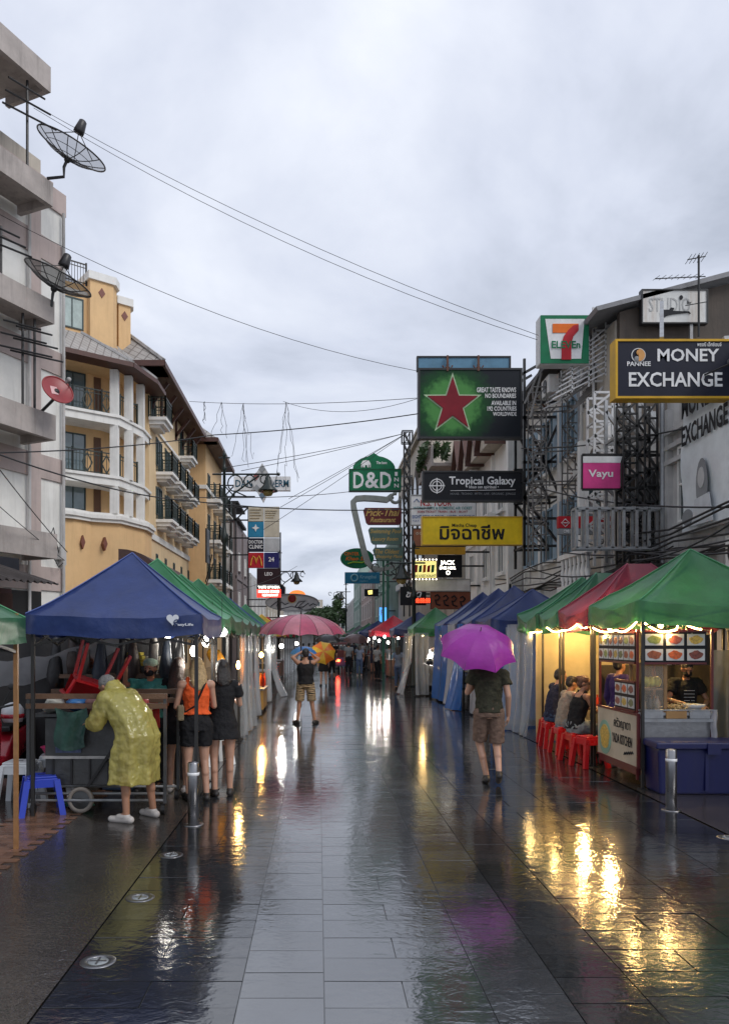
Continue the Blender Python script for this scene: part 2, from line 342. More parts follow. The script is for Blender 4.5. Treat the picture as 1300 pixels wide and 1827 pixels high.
RAIL_G = paint('dark_green_iron', (0.020,0.032,0.027), rough=0.4)
FRAME_G = paint('dark_green_window_frame', (0.022,0.045,0.045), rough=0.4)
BLACK_S = paint('black_steel', (0.016,0.016,0.017), rough=0.45, var=0.3)
GREY_S = mk('galvanised_steel', (0.36,0.37,0.38), rough=0.45, metal=0.6, var=0.25, scale=8, bump=0.1, streak=0.5, grime=(0.16,0.08,0.04))
RUST_S = mk('rusty_steel', (0.13,0.055,0.035), rough=0.75, var=0.4, scale=9, bump=0.3)
GLASS = mk('window_glass', (0.035,0.055,0.06), rough=0.06, var=0.25, scale=0.8, bump=0.02, spec=0.9, rvar=0.03)
GLASS_L = mk('pale_window_glass', (0.12,0.17,0.19), rough=0.07, var=0.3, scale=0.9, bump=0.02, spec=0.9, rvar=0.03)
CURT = mk('pale_curtain', (0.42,0.50,0.48), rough=0.8, var=0.2, scale=4, bump=0.3)
DARK_IN = mk('dark_interior', (0.012,0.012,0.013), rough=0.7, var=0.3, scale=2, bump=0)  # near-black puts the shade of open interiors into the colour; also dark roofs
BLUE_SH = paint('faded_blue_shutter', (0.25,0.36,0.46), rough=0.6, var=0.2, streak=0.3)
def roof_tile():
    m = mk('grey_diamond_roof_tile', (0.36,0.34,0.32), rough=0.6, var=0.2, scale=2.0, bump=0.1); nt = m.node_tree; N = nt.nodes.new; L = nt.links.new
    b = nt.nodes['Principled BSDF']; tc = N('ShaderNodeTexCoord'); mp = N('ShaderNodeMapping'); mp.inputs['Rotation'].default_value = (0, 0, 0)
    sp = N('ShaderNodeSeparateXYZ'); L(tc.outputs['Object'], sp.inputs[0])
    def lin(a, bb, c):
        x = N('ShaderNodeMath'); x.operation = 'MULTIPLY'; x.inputs[1].default_value = a; L(sp.outputs[0], x.inputs[0])
        y = N('ShaderNodeMath'); y.operation = 'MULTIPLY_ADD'; y.inputs[1].default_value = bb; L(sp.outputs[1], y.inputs[0]); L(x.outputs[0], y.inputs[2])
        z = N('ShaderNodeMath'); z.operation = 'MULTIPLY_ADD'; z.inputs[1].default_value = c; L(sp.outputs[2], z.inputs[0]); L(y.outputs[0], z.inputs[2])
        f = N('ShaderNodeMath'); f.operation = 'FRACT'; L(z.outputs[0], f.inputs[0])
        g = N('ShaderNodeMath'); g.operation = 'LESS_THAN'; g.inputs[1].default_value = 0.13; L(f.outputs[0], g.inputs[0]); return g.outputs[0]
    mxx = N('ShaderNodeMath'); mxx.operation = 'MAXIMUM'; L(lin(2.0, 2.0, 2.4), mxx.inputs[0]); L(lin(-2.0, -2.0, 2.4), mxx.inputs[1])
    old = b.inputs['Base Color'].links[0].from_socket
    mi = N('ShaderNodeMix'); mi.data_type = 'RGBA'; L(mxx.outputs[0], mi.inputs[0]); L(old, mi.inputs[6]); mi.inputs[7].default_value = (0.17,0.15,0.14,1); L(mi.outputs[2], b.inputs['Base Color'])
    return m
TILE_R = roof_tile()
def window(root, T, u0, u1, z0, z1, fm=None, pm=None, nx=2, nz=1, y=0.0, fw=0.06, sill=None, proud=0.05):
    fm = fm or FRAME_G; pm = pm or GLASS
    m = MB(T); a, b = y-proud, y+0.03
    m.box(u0,u0+fw,a,b,z0,z1).box(u1-fw,u1,a,b,z0,z1).box(u0+fw,u1-fw,a,b,z0,z0+fw).box(u0+fw,u1-fw,a,b,z1-fw,z1)
    for i in range(1, nx):
        c = u0+(u1-u0)*i/nx; m.box(c-fw*.4,c+fw*.4,a+.004,b,z0+fw,z1-fw)
    for i in range(1, nz):
        c = z0+(z1-z0)*i/nz; m.box(u0+fw,u1-fw,a+.008,b,c-fw*.35,c+fw*.35)
    w = m.build('window', fm, root)
    MB(T).box(u0+fw*.7,u1-fw*.7,y-proud*.35,y+0.02,z0+fw*.7,z1-fw*.7).build('pane', pm, w)
    if sill: MB(T).box(u0-.08,u1+.08,y-proud-.07,y+.02,z0-.1,z0).build('sill', sill, w)
    return w
def railing(root, T, pts, z, h, mat=None, step=0.16, diamond=False, name='railing', n_post=True):
    mat = mat or RAIL_G; m = MB(T)
    for (a, b) in zip(pts[:-1], pts[1:]):
        A = Vector((a[0],a[1],0)); B = Vector((b[0],b[1],0)); Ln = (B-A).length; up = Vector((0,0,1))
        m.bar(A+up*(z+h), B+up*(z+h), .05, .05); m.bar(A+up*(z+.1), B+up*(z+.1), .035, .035); m.bar(A+up*(z+h-.16), B+up*(z+h-.16), .03, .03)
        k = max(2, int(Ln/step))
        for i in range(k+1):
            p = A+(B-A)*(i/k); w = .07 if i in (0, k) else .022
            m.bar(p+up*z, p+up*(z+h+(0.08 if i in (0, k) else 0)), w)
        if diamond:
            c = A+(B-A)*0.5; t = (B-A).normalized(); q = [c+t*.0+up*(z+.1), c+t*.22+up*(z+h*.5), c+up*(z+h-.1), c-t*.22+up*(z+h*.5)]
            for i in range(4): m.bar(q[i], q[(i+1) % 4], .035, .05)
    return m.build(name, mat, root)
# ---- pale apartment block on the near left, its facade turned towards the viewer
def build_apartment():
    t = thing('apartment_building', 'pale apartment block with pink pilasters and deep concrete balcony slabs', 'building')
    C = (X(113,22.5), 22.5); T = frame(C[0], C[1], 65)
    MB(T).box(-17,0,0,9,0,14.0).build('wall', W_CREAM, t)
    MB(T).box(-17,-0.62,0.25,9,14.0,15.35).build('penthouse_wall', W_BEIGE, t)
    MB(T).box(-17,0.05,-0.06,9.05,14.0,14.62).box(-17.0,-0.5,-.1,0.25,14.62,14.7).build('parapet', W_PINK, t)
    slabs = [(16.1,16.76), (13.18,13.78), (10.13,10.72), (7.1,7.75), (4.0,4.65)]
    for a in (-0.95,-4.1,-7.3,-10.5): MB(T).box(a-.36,a,-0.09,0,0,14.0).build('pilaster', W_PINK, t)
    for z0, z1 in slabs[1:]:
        m = MB(T)
        for (u0, u1) in [(-.95,0.03),(-4.1,-1.31),(-7.3,-4.46),(-10.5,-7.66)]: m.box(u0,u1,-0.05,0,z0-.75,z0-.1)
        m.build('floor_band', W_PINK, t)
    for i, (z0, z1) in enumerate(slabs):
        e = -1.73-(0.03 if i == 0 else -.05*i)
        m = MB(T); m.box(-17,e,-1.22,-1.08,z0,z1).box(e-.13,e,-1.08,-0.092 if i else 0.25,z0,z1).box(-17,e-.13,-1.08,-0.092 if i else 3,z0+.22,z0+.36)
        for u in (-3.4,-5.2,-7.0,-8.8): m.box(u-.12,u+.12,-1.08,-0.1,z0+.03,z0+.22)
        m.build('balcony_slab', W_CONC, t)
        if i < 4:
            for u in (-2.6,-4.9,-7.2): window(t, T, u-0.9, u+0.1, z0-2.35 if i else z0-2.2, z0-1.0, fm=paint('brown_frame',(0.1,0.06,0.045)), pm=GLASS_L, nx=2)
    # clothes poles, pipe stubs and brackets on the balconies
    for i, (u, z0, z1) in enumerate([(-2.35,13.78,16.1), (-2.1,7.75,10.13), (-2.5,7.75,10.13), (-3.2,10.72,12.0)]):
        p = MB(T); p.cyl((u,-1.0,z0), (u,-1.0,z1), .035, n=6)
        for k in range(3): p.cyl((u-.8,-1.0-.1*k,z0+(z1-z0)*(.55+.12*k)), (u+.75-.2*k,-1.25,z0+(z1-z0)*(.62+.12*k)), .025, n=6)
        p.build('drying_rack', BLACK_S, t)
    MB(T).box(-6,-.95,-0.1,0.0,0.2,3.2).build('shop_shutter', DARK_IN, t)
    MB(T).box(-17,-3.1,-1.5,-1.44,3.45,3.85).build('shop_fascia', paint('navy_fascia',(0.02,0.022,0.03)), t)
    MB(T).box(-.2,-.05,-.16,-0.0,4.0,4.4).box(-.32,-.18,-.2,-0.0,4.15,4.5).build('meter_box', W_GREY, t)
    MB(T).tube([(-.1,-.12,4.1),(-.5,-.3,3.9),(-.8,-.15,4.5),(-.6,-.2,5.0),(-.3,-.12,4.3)], .015, 5).build('cable_loop', BLACK_S, t)
build_apartment()
def wall_units():
    T = frame(X(113,22.5), 22.5, 65); R = random.Random(2)
    for i, u in enumerate((-.14,-1.42)): tag(MB(T).cyl((u,-.14,0),(u,-.14,14),.045,n=8).build('drain_pipe', W_GREY), ['rain pipe down the far corner of the pale apartment block','rain pipe beside the pilaster of the pale apartment block'][i], 'pipe', 'rain pipes')
    # clutter on the right-hand facades
    for i, (x, d, z) in enumerate([(7.3,26.6,6.4),(7.3,24.2,9.4),(6.8,30.5,6.2),(6.8,34.0,8.6),(6.3,39.0,6.9),(6.3,41.5,6.9),(7.35,12.2,5.2)]):
        t = thing('air_conditioner', 'air conditioner unit on the right-hand facades, '+['low on the white house','high on the white house','on the gabled house, lower','on the gabled house, upper','on the stained house, nearer','on the stained house, farther','above the food stall'][i], 'air conditioner', 'air conditioners on the right')
        MB().box(x-.32,x,d-.4,d+.4,z,z+.55).build('case', W_WHITE, t, bevel=.02); MB().cyl((x-.34,d,z+.28),(x-.32,d,z+.28),.2,n=16).build('fan_grille', BLACK_S, t); MB().tube([(x-.1,d+.3,z),(x-.05,d+.32,z-1.5),(x-.05,d+.3,z-2.6)], .025, 5).build('hose', W_GREY, t)
    for i, (x, d, z1) in enumerate([(7.38,28.3,10.2),(7.38,22.2,10.2),(6.9,36.8,9.2),(6.4,42.8,10.5),(7.4,16.9,7.4)]): tag(MB().cyl((x,d,0),(x,d,z1),.055,n=8).build('drain_pipe', GREY_S), 'rain pipe '+['at the far corner of the white house','at the near corner of the white house','beyond the gabled house','beyond the stained house','at the corner of the low grey building'][i], 'pipe', 'rain pipes')
wall_units()
# corrugated lean-to roof below the apartment block
def build_leanto():
    t = thing('lean_to', 'brown lean-to shop with dark corrugated roof below the apartment block', 'shop')
    T = frame(-6.1, 15.6, 62)
    def f(u, v): return (-6+u*6, -1.3+v*2.4, 2.95+v*.65+.03*sin(u*2*pi*38))
    MB(T).grid(f, 160, 2).build('roof', mk('rusted_corrugated_iron',(0.05,0.042,0.04),rough=.6,var=.4,scale=3), t, fix=False)
    MB(T).box(-6,0,0,2.2,0,2.9).build('wall', mk('maroon_wall',(0.12,0.06,0.06),rough=.8,streak=.5), t)
    MB(T).box(-3.2,-1.2,-.05,0,0.1,2.2).build('shutter', GREY_S, t)
    MB(T).box(-6,0,-.03,0.02,2.5,2.8).build('header', WOOD_D, t)
build_leanto()
# ---- ochre hotel with corner loggias
def build_hotel():
    t = thing('hotel_building', 'ochre hotel with white corner columns, loggias and tiled roof skirt', 'building')
    O1 = (X(211,34.6), 34.6); O2 = (-8.26, 36.6); T1 = frame(O1[0], O1[1], 38); T2 = frame(O1[0], O1[1], math.degrees(math.atan2(O2[1]-O1[1], O2[0]-O1[0])))
    def w1(u, y): p = T1 @ Vector((u, y, 0)); return (p.x, p.y)
    inner = [w1(-9,1.25), w1(-.25,1.25), (-9.25,36.4), (-9.2,37.5), (-16,44)]
    MB().prism(inner, 7.3, 15.4, 'z').build('wall', W_YEL, t)
    def outer(e): return [w1(-9,-e), w1(0+.3*e,-e), (O2[0]+e,O2[1]), (O2[0]+e,38.2), (-17,38.2)]
    # podium with its cornice
    pod = [w1(-9,0), w1(-2.0,0), w1(-1.1,.35), w1(.1,.1), (O2[0]+.12,O2[1]+.2), (O2[0]+.12,38.3), (-17,38.3)]
    MB().prism(pod, 0, 7.0, 'z').build('podium', W_YEL, t)
    def grow(poly, e):
        c = Vector((-12, 38.5, 0)); return [(c.x+(p[0]-c.x)*(1+e), c.y+(p[1]-c.y)*(1+e)) for p in poly]
    MB().prism(grow(pod,.035), 7.0, 7.14, 'z').prism(grow(pod,.055), 7.14, 7.3, 'z').prism(grow(pod,.03), 7.3, 7.42, 'z').build('cornice', W_WHITE, t)
    for z0, z1 in ((8.62,9.03), (11.3,11.72)):
        MB().prism(outer(0.06), z0, z1, 'z').prism(outer(0.14), z1-.1, z1+.02, 'z').build('loggia_floor', W_WHITE, t)
    MB().prism(outer(-.1), 13.75, 13.95, 'z').build('loggia_ceiling', W_YEL, t)
    for (x, y) in [w1(-.12,.12), (O1[0]+(O2[0]-O1[0])*.42+.02, O1[1]+(O2[1]-O1[1])*.42), (O2[0]-.05,O2[1]+.05)]:
        m = MB()
        for z0, z1 in ((7.42,8.62), (9.05,11.3), (11.74,13.75)): m.box(x-.17,x+.17,y-.17,y+.17,z0,z1)
        m.build('column', W_WHITE, t)
    for k, z in enumerate((9.05,11.74)):
        railing(t, T1, [(-3.6,.15), (-2.0,.15), (-.7,.15), (-.25,.15)], z, 1.0, diamond=True)
        railing(t, T2, [(.35,.12), (.8,.12)], z, 1.0); railing(t, T2, [(1.1,.12), (1.9,.12)], z, 1.0)
    for z in (7.6,9.25,11.95):
        for u in (-3.55,-2.15):
            window(t, T1, u, u+1.15, z, z+1.75, y=1.25, nx=2, pm=GLASS_L)
        MB(T1).box(-.62,-.3,1.2,1.28,z-.2,z+1.7).build('door_recess', mk('brown_door',(0.13,0.06,0.03),rough=.5), t)
    # tiled skirt roof over the loggias
    ev = [w1(-9,-.75), w1(.35,-.75), (O2[0]+.75,O2[1]-.1), (O2[0]+.75,38.4)]; tp = [w1(-9,1.3), w1(-1.15,1.3), (-9.5,36.4), (-9.5,38.4)]
    m = MB()
    for i in range(3):
        a, b, c, d = ev[i], ev[i+1], tp[i+1], tp[i]; m.quad((*a,13.95),(*b,13.95),(*c,15.5),(*d,15.5))
    rf = m.build('skirt_roof', TILE_R, t)
    m = MB(); m.mi = 0
    for a, b in zip(ev[:-1], ev[1:]): m.bar((*a,13.85), (*b,13.85), .12, .2)
    m.quad(*[(p[0],p[1],13.78) for p in ev], *[(p[0],p[1],13.78) for p in reversed(tp)])
    m.build('eave_board', WOOD_D, rf)
    m = MB()
    for i in (1, 2): m.bar((*ev[i],14.0), (*tp[i],15.55), .16, .1)
    m.build('hip_ridge', W_GREY, rf)
    # top storey set back, roof terrace rail and corner piers with diamond plaques
    MB(T1).box(-9,-.6,1.5,7,15.4,17.75).build('upper_wall', W_YEL, t)
    MB(T1).box(-9,-.8,1.42,1.6,17.3,17.45).build('string_course', W_WHITE, t)
    for u in (-4.4,-2.05): window(t, T1, u, u+1.05, 15.7, 17.1, y=1.5, nx=2, pm=CURT)
    railing(t, T1, [(-9,1.55), (-.85,1.55)], 17.78, .95, mat=BLACK_S, step=.13)
    for (u, y, w, zt) in ((-.8,1.2,1.45,18.35), (.85,1.9,.8,17.9)):
        pol = [(u,y),(u+w*.75,y),(u+w,y+.45),(u+w,y+1.6),(u,y+1.6)]
        pr = MB(T1).prism(pol, 15.0, zt-.35, 'z').build('pier', W_YEL, t)
        MB(T1).prism([(p[0]+(.1 if p[0] > u+.1 else -.1), p[1]-(.1 if p[1] < y+1 else 0)) for p in pol], zt-.35, zt, 'z').build('pier_cap', W_WHITE, pr)
        MB(T1).prism([(u+w*.37-.16,zt-.85),(u+w*.37,zt-.62),(u+w*.37+.16,zt-.85),(u+w*.37,zt-1.08)], y-.03, y+.0).build('plaque', mk('terracotta_plaque',(0.19,0.06,0.04)), pr)
    for u in (-1.6,-.6): MB(T1).prism([(u-.1,6.05),(u,6.35),(u+.1,6.05),(u,5.75)], -.03, .3).build('plaque', MATS['terracotta_plaque'], t)
    # street wing
    MB().box(-16,-8.2,38.0,49.6,0,14.6).build('wing_wall', W_YEL2, t)
    MB().box(-8.2,-8.12,38.3,49.6,12.35,12.5).box(-8.2,-8.12,38.3,49.6,6.8,7.1).build('string_course', W_WHITE, t)
    TW = frame(-8.2, 38.0, 90)
    for row, (z, ds) in enumerate([(12.2,(37.9,46.0)), (9.9,(39.6,42.0,44.4,46.8)), (7.5,(39.6,42.0,44.4,46.8))]):
        for d0 in ds:
            u = d0-38.0; b = MB(TW).prism([(u,-.85),(u+1.75,-.85),(u+1.75,0),(u,0)], z+.3, z+.45, 'z').prism([(u+.1,-.72),(u+1.65,-.72),(u+1.65,0),(u+.1,0)], z+.12, z+.3, 'z').prism([(u+.25,-.5),(u+1.5,-.5),(u+1.5,0),(u+.25,0)], z-.02, z+.12, 'z').build('balcony', W_WHITE, t)
            railing(b, TW, [(u+.05,0), (u+.05,-.8), (u+1.7,-.8), (u+1.7,0)], z+.45, .95, step=.14)
            window(t, TW, u+.4, u+1.35, z+.5, z+2.15, nx=2, proud=.06)
    for d0 in (38.6,40.9,43.3,45.7,48.2):
        for z in (4.3,7.7,10.2): window(t, TW, d0-38+.95, d0-38+1.35, z+.5, z+1.9, nx=1)
    # wing roof: hipped, deep eaves on brackets
    ex, d0, d1, ze, rx, zr = -7.15, 36.3, 49.6, 14.75, -11.2, 18.2
    r = MB(); r.quad((ex,d0,ze),(ex,d1,ze),(rx,d1,zr),(rx,d0+2.2,zr)); r.quad((ex,d0,ze),(rx,d0+2.2,zr),(-15.2,d0,ze)); r.quad((rx,d0+2.2,zr),(rx,d1,zr),(-15.2,d1,ze),(-15.2,d0,ze))
    rr = r.build('wing_roof', TILE_R, t)
    MB().bar((ex,d0-.06,ze-.08),(ex,d1,ze-.08),.12,.26).bar((ex+.06,d0,ze-.08),(-15.2,d0,ze-.08),.12,.26).quad((ex,d0,ze-.1),(ex,d1,ze-.1),(-8.3,d1,ze-.1),(-8.3,d0,ze-.1)).quad((ex,d0,ze-.1),(-15,d0,ze-.1),(-15,38.2,ze-.1),(ex,38.2,ze-.1)).build('eave_board', WOOD_D, rr)
    MB().bar((ex,d0,ze+.08),(rx,d0+2.2,zr+.08),.2,.12).bar((rx,d0+2.2,zr+.06),(rx,d1,zr+.06),.25,.16).build('ridge', W_GREY, rr)
    for k in range(6):
        dd = 38.6+k*2.1; MB().bar((-8.2,dd,ze-1.3),(-7.4,dd,ze-.25),.12,.16).bar((-8.14,dd,ze-1.5),(-8.14,dd,ze-.2),.12,.14).build('eave_bracket', WOOD_D, rr)
    # brown awning over the pavement
    def aw(u, v): return (-8.1+1.7*sin(v*pi/2), 31.8+u*8.0, 5.55-1.25*(1-cos(v*pi/2)))
    a_ = MB().grid(aw, 24, 8).quad((-6.4,31.8,4.3),(-6.4,39.8,4.3),(-6.4,39.8,3.95),(-6.4,31.8,3.95)).build('awning', mk('brown_canvas',(0.075,0.042,0.04),rough=.7,var=.2,bump=.3,scale=3), t, fix=False)
    MB().prism([(-8.1,5.5)]+[(-8.1+1.7*sin(v*pi/16), 5.55-1.25*(1-cos(v*pi/16))) for v in range(9)]+[(-6.4,3.95),(-8.1,3.95)], 31.78, 31.8).build('awning_end', MATS['brown_canvas'], a_)
    m = MB()
    for k in range(5): m.grid(lambda u, v, k=k: (-8.0+1.5*sin(v*pi/2), 40.2+k*2.0+u*1.9, 5.35-1.0*(1-cos(v*pi/2))), 3, 6)
    m.build('window_awning', mk('grey_canvas',(0.16,0.145,0.145),rough=.7,bump=.3), t, fix=False)
    for k in range(4): window(t, TW, 1+k*2.6, 2.9+k*2.6, .4, 3.0, nx=2, pm=GLASS)
build_hotel()
def build_hotel2():
    t = thing('hotel_building', 'second ochre hotel block further down the street, with tiled hip roof', 'building')
    MB().box(-16,-7.35,51.2,59.5,0,14.6).build('wall', W_YEL, t)
    MB().box(-15.9,-7.28,51.1,59.6,11.7,11.95).build('string_course', W_WHITE, t)
    TW = frame(-7.35, 51.2, 90); ex, d0, d1, ze, rx, zr = -6.45, 50.0, 59.8, 14.7, -10.5, 18.0
    r = MB(); r.quad((ex,d0,ze),(ex,d1,ze),(rx,d1-2,zr),(rx,d0+2.5,zr)); r.quad((ex,d0,ze),(rx,d0+2.5,zr),(-15.2,d0,ze)); r.quad((ex,d1,ze),(rx,d1-2,zr),(-15.2,d1,ze)); r.quad((rx,d0+2.5,zr),(rx,d1-2,zr),(-15.2,d1,ze),(-15.2,d0,ze))
    rr = r.build('roof', TILE_R, t)
    MB().bar((ex,d0,ze-.08),(ex,d1,ze-.08),.14,.26).bar((ex,d0,ze-.08),(-15,d0,ze-.08),.14,.26).quad((ex,d0,ze-.1),(ex,d1,ze-.1),(-7.4,d1,ze-.1),(-7.4,d0,ze-.1)).quad((ex,d0,ze-.1),(-15,d0,ze-.1),(-15,51.3,ze-.1),(ex,51.3,ze-.1)).build('eave_board', WOOD_D, rr)
    for z, ds in ((10.9,(51.6,54.6,57.4)), (8.2,(51.6,54.6,57.4)), (5.6,(51.6,54.6,57.4))):
        for dd in ds:
            u = dd-51.2; b = MB(TW).box(u,u+1.8,-.9,0,z,z+.22).box(u+.15,u+1.65,-.65,0,z-.18,z).build('balcony', W_WHITE, t)
            railing(b, TW, [(u+.05,0),(u+.05,-.85),(u+1.75,-.85),(u+1.75,0)], z+.22, .95, step=.15); window(t, TW, u+.4, u+1.4, z+.3, z+2.0)
    for z in (8.6,11.9): window(t, frame(-10.6,51.2,0), .6, 1.7, z, z+1.5)
    MB().bar((-7.35,51.1,5.3),(-6.6,49.4,6.7),.06).bar((-7.35,51.1,5.6),(-6.7,49.4,7.2),.06).bar((-6.6,49.4,6.6),(-6.6,49.4,8.6),.06).box(-6.95,-6.85,48.2,49.4,6.6,8.7).build('roof_stair', BLACK_S, t)
build_hotel2()
# ---- plain shop-houses: one facade on the street, one end wall towards the viewer
def shophouse(label, xp, d0, d1, h, wall, floors, side, wins=3, wm=None, pm=None, depth=8, win=(1.1,1.5), cornice=None, sill=True, bays=True, roof=None, ground=DARK_IN, name='shop_house'):
    """side=-1: left of the street (facade looks right); side=+1: right of the street"""
    t = thing(name, label, 'building')
    T = frame(xp, d0, 90) if side < 0 else frame(xp, d1, -90)
    Ln = d1-d0
    MB(T).box(0,Ln,0,depth,0,h).build('wall', wall, t)
    if cornice: MB(T).box(-.05,Ln+.05,-.22,.1,h-.35,h-.12).box(-.08,Ln+.08,-.3,.15,h-.12,h+.05).build('cornice', cornice, t)
    for fz in floors:
        for i in range(wins):
            c = Ln*(i+.5)/wins; window(t, T, c-win[0]/2, c+win[0]/2, fz, fz+win[1], fm=wm or W_WHITE, pm=pm or GLASS, nx=2, nz=2 if win[1] > 1.3 else 1, sill=wall if sill else None, proud=.08)
        MB(T).box(0,Ln,-.09,0,fz-.75,fz-.5).build('floor_band', wall, t)
    if bays:
        for i in range(wins+1): c = min(Ln-.14, max(.14, Ln*i/wins)); MB(T).box(c-.14,c+.14,-.12,0,0,h-.4).build('pilaster', wall, t)
    MB(T).box(.3,Ln-.3,-.04,.02,0.1,3.0).build('shop_front', ground, t)
    if roof:
        a, b = roof; s = T; MB(T).prism([(-.7,h-.25),(depth*.5,h+b),(depth*.5,h+b+.12),(-.7,h-.13)], -.2, Ln+.2, 'x').build('roof', a, t)
    return t, T
def build_left_row():
    t, T = shophouse('mauve grey shop-house with dark roof deck behind the sign tower', -6.5, 61.5, 72, 11.2, W_MAUVE, (4.2,7.4), -1, wins=2, pm=GLASS)
    MB(T).box(-.2,6,-.3,7,11.2,11.4).box(0,.15,0,6,11.4,12.6).box(.1,6,-.2,6.6,12.6,12.75).build('roof_deck', DARK_IN, t)
    MB(frame(-9,61.5,0)).box(0,2.3,-.06,0,3.0,11).build('drain_panel', W_GREY, t)
    MB(frame(-6.9,61.5,0)).box(0,.14,-.12,0,0,11).build('drain_pipe', BLACK_S, t)
    shophouse('low grey shop-house in the far distance on the left', -6.3, 72.5, 92, 8.0, W_GREY, (3.9,), -1, wins=4)
    shophouse('long beige shop-house row near the street end on the left', -6.1, 92.5, 135, 7.5, W_BEIGE, (3.9,), -1, wins=7)
build_left_row()
def arch_pts(c, w, z0, z1, n=8, point=0.0):
    pts = [(c-w/2,z0)]; r = w/2
    for i in range(n+1):
        a = pi-pi*i/n; pts.append((c+r*cos(a), z1-r+r*sin(a)*(1+point*(1-abs(cos(a))))))
    return pts+[(c+w/2,z0)]
def build_right_row():
    # nearest: low grey building carrying the printed banner
    t, T = shophouse('low grey shop building behind the food stall, carrying a tall printed banner', 7.55, 7.0, 17.0, 7.2, W_GREY, (4.3,), 1, wins=4, depth=9, win=(1.2,1.6))
    for u, z in ((3.3,3.1), (4.7,3.0)):
        a = MB(T).box(u,u+.85,-.45,-.1,z,z+.6).build('air_conditioner', W_WHITE, t); MB(T).lathe([(.22,0),(.22,.02),(.05,.03)], n=16).mesh('x', W_GREY)
        MB(T).cyl((u+.32,-.47,z+.3),(u+.32,-.445,z+.3),.22,n=18).build('fan_grille', BLACK_S, a)
    for k in range(3): MB(T).box(.0,1.1,-.14,-.0,5.6+k*.32,5.7+k*.32).build('sunshade_louvre', W_GREY, t)
    g = thing('shop_house', 'dark open-fronted house in the gap beside the arched window', 'building'); MB().box(9.3,14,17.05,19.4,0,7.2).build('wall', DARK_IN, g)  # near-black wall colour stands in for the shade of the deep recess
    for z in (3.3,5.9): MB().box(7.7,9.3,17.05,19.4,z,z+.16).build('balcony_floor', W_CONC, g)
    for d_ in (17.2,18.3,19.2): MB().bar((7.8,d_,0),(7.8,d_,7.2),.09).build('post', GREY_S, g)
    MB().box(9.1,9.28,17.3,18.9,3.9,5.5).build('shutter', BLUE_SH, g)
    # second: ornate stucco with an arch window, its brown end wall rising above the neighbour
    t, T = shophouse('tall stained shop-house with brown end wall and ornate arched window', 7.4, 19.6, 21.95, 9.85, W_BEIGE, (), 1, wins=1, depth=12, win=(1.0,1.5), bays=False)
    MB().prism([(7.45,0),(7.45,10.0),(15,11.95),(22,10.0),(22,0)], 19.42, 19.6).build('end_wall', W_BROWN, t)
    MB().prism([(6.8,9.9),(15,12.05),(22.3,10.1),(22.3,10.2),(15,12.18),(6.75,10.0)], 19.1, 22.1).build('roof', mk('grey_roof_sheet',(0.22,0.22,0.23),rough=.5,streak=.4), t)
    MB().box(7.5,16,19.33,19.42,8.55,8.95).build('stain_ledge', W_CONC, t)
    c = 1.4; a = MB(T).prism(arch_pts(c,1.5,4.9,7.2), -.16, 0).build('arch_surround', W_WHITE, t)
    MB(T).prism(arch_pts(c,1.1,4.95,6.95), -.19, -.15).build('arch_reveal', W_BROWN, a)
    MB(T).prism(arch_pts(c,.9,4.95,6.8), -.21, -.185).build('pane', GLASS, a)
    MB(T).box(c-1.0,c-.82,-.3,0,3.3,7.3).build('column', W_WHITE, t); MB(T).box(c+.82,c+1.0,-.3,0,3.3,7.3).build('column', W_WHITE, t)
    b = MB(T).box(c-1.2,c+1.2,-.8,0,3.1,3.32).box(c-1.15,c+1.15,-.78,-.6,4.05,4.18).build('balustrade', W_WHITE, t)
    for k in range(7): MB(T).lathe([(.05,0),(.05,.06),(.035,.1),(.085,.28),(.04,.5),(.06,.66),(.06,.73)], (c-1.0+k*.33,-.69,3.32), 8).build('baluster', W_WHITE, b, True)
    # white house with blue shutters
    t, T = shophouse('white shop-house with pale blue shutters behind the black sign scaffold', 7.5, 22.05, 28.4, 10.3, W_WHITE, (4.4,7.3), 1, wins=3, wm=BLUE_SH, pm=GLASS_L, win=(.95,1.7), roof=(mk('dark_roof',(0.06,0.055,0.055),rough=.6),.9))
    for fz in (4.4,7.3):
        for i in range(3):
            cc = 6.35*(i+.5)/3
            for s_ in (-1, 1): MB(T).box(cc+s_*.72-.22,cc+s_*.72+.22,-.13,-.09,fz,fz+1.7).build('shutter', BLUE_SH, t)
    t, T = shophouse('white house with small pitched gables below the star billboard', 7.0, 28.5, 37.0, 9.6, W_WHITE, (4.4,6.8), 1, wins=3, win=(.9,1.3))
    for k in range(4): MB(T).prism([(.1+k*1.9,9.3),(.95+k*1.9,10.7),(1.8+k*1.9,9.3)], -.6, 5).build('gable', W_BEIGE, t); MB(T).prism([(-.05+k*1.9,9.2),(.95+k*1.9,10.85),(1.95+k*1.9,9.2),(1.95+k*1.9,9.35),(.95+k*1.9,11.0),(-.05+k*1.9,9.35)], -.8, 5).build('gable_roof', WOOD_D, t)
    t, T = shophouse('stained concrete house with plants hanging from its roof', 6.5, 37.1, 43.0, 11.0, W_BEIGE, (4.6,7.7), 1, wins=2, win=(1.2,1.4))
    MB(T).box(.5,5.4,-1.1,0,10.2,10.35).box(.5,5.4,-1.1,-1.0,10.35,11.2).build('roof_terrace', W_CONC, t)
    # arched pale building
    t, T = shophouse('pale building with a row of tall pointed arches near the street end', 5.9, 43.1, 58.0, 13.9, W_BEIGE, (), 1, wins=5, cornice=W_BEIGE, bays=False)
    for k in range(6):
        cc = 1.4+k*2.4; a = MB(T).prism(arch_pts(cc,1.7,6.0,11.8,10,.5), -.1, 0).build('arch', W_BROWN, t); MB(T).prism(arch_pts(cc,1.35,6.0,11.3,10,.5), -.13, -.09).build('pane', GLASS, a)
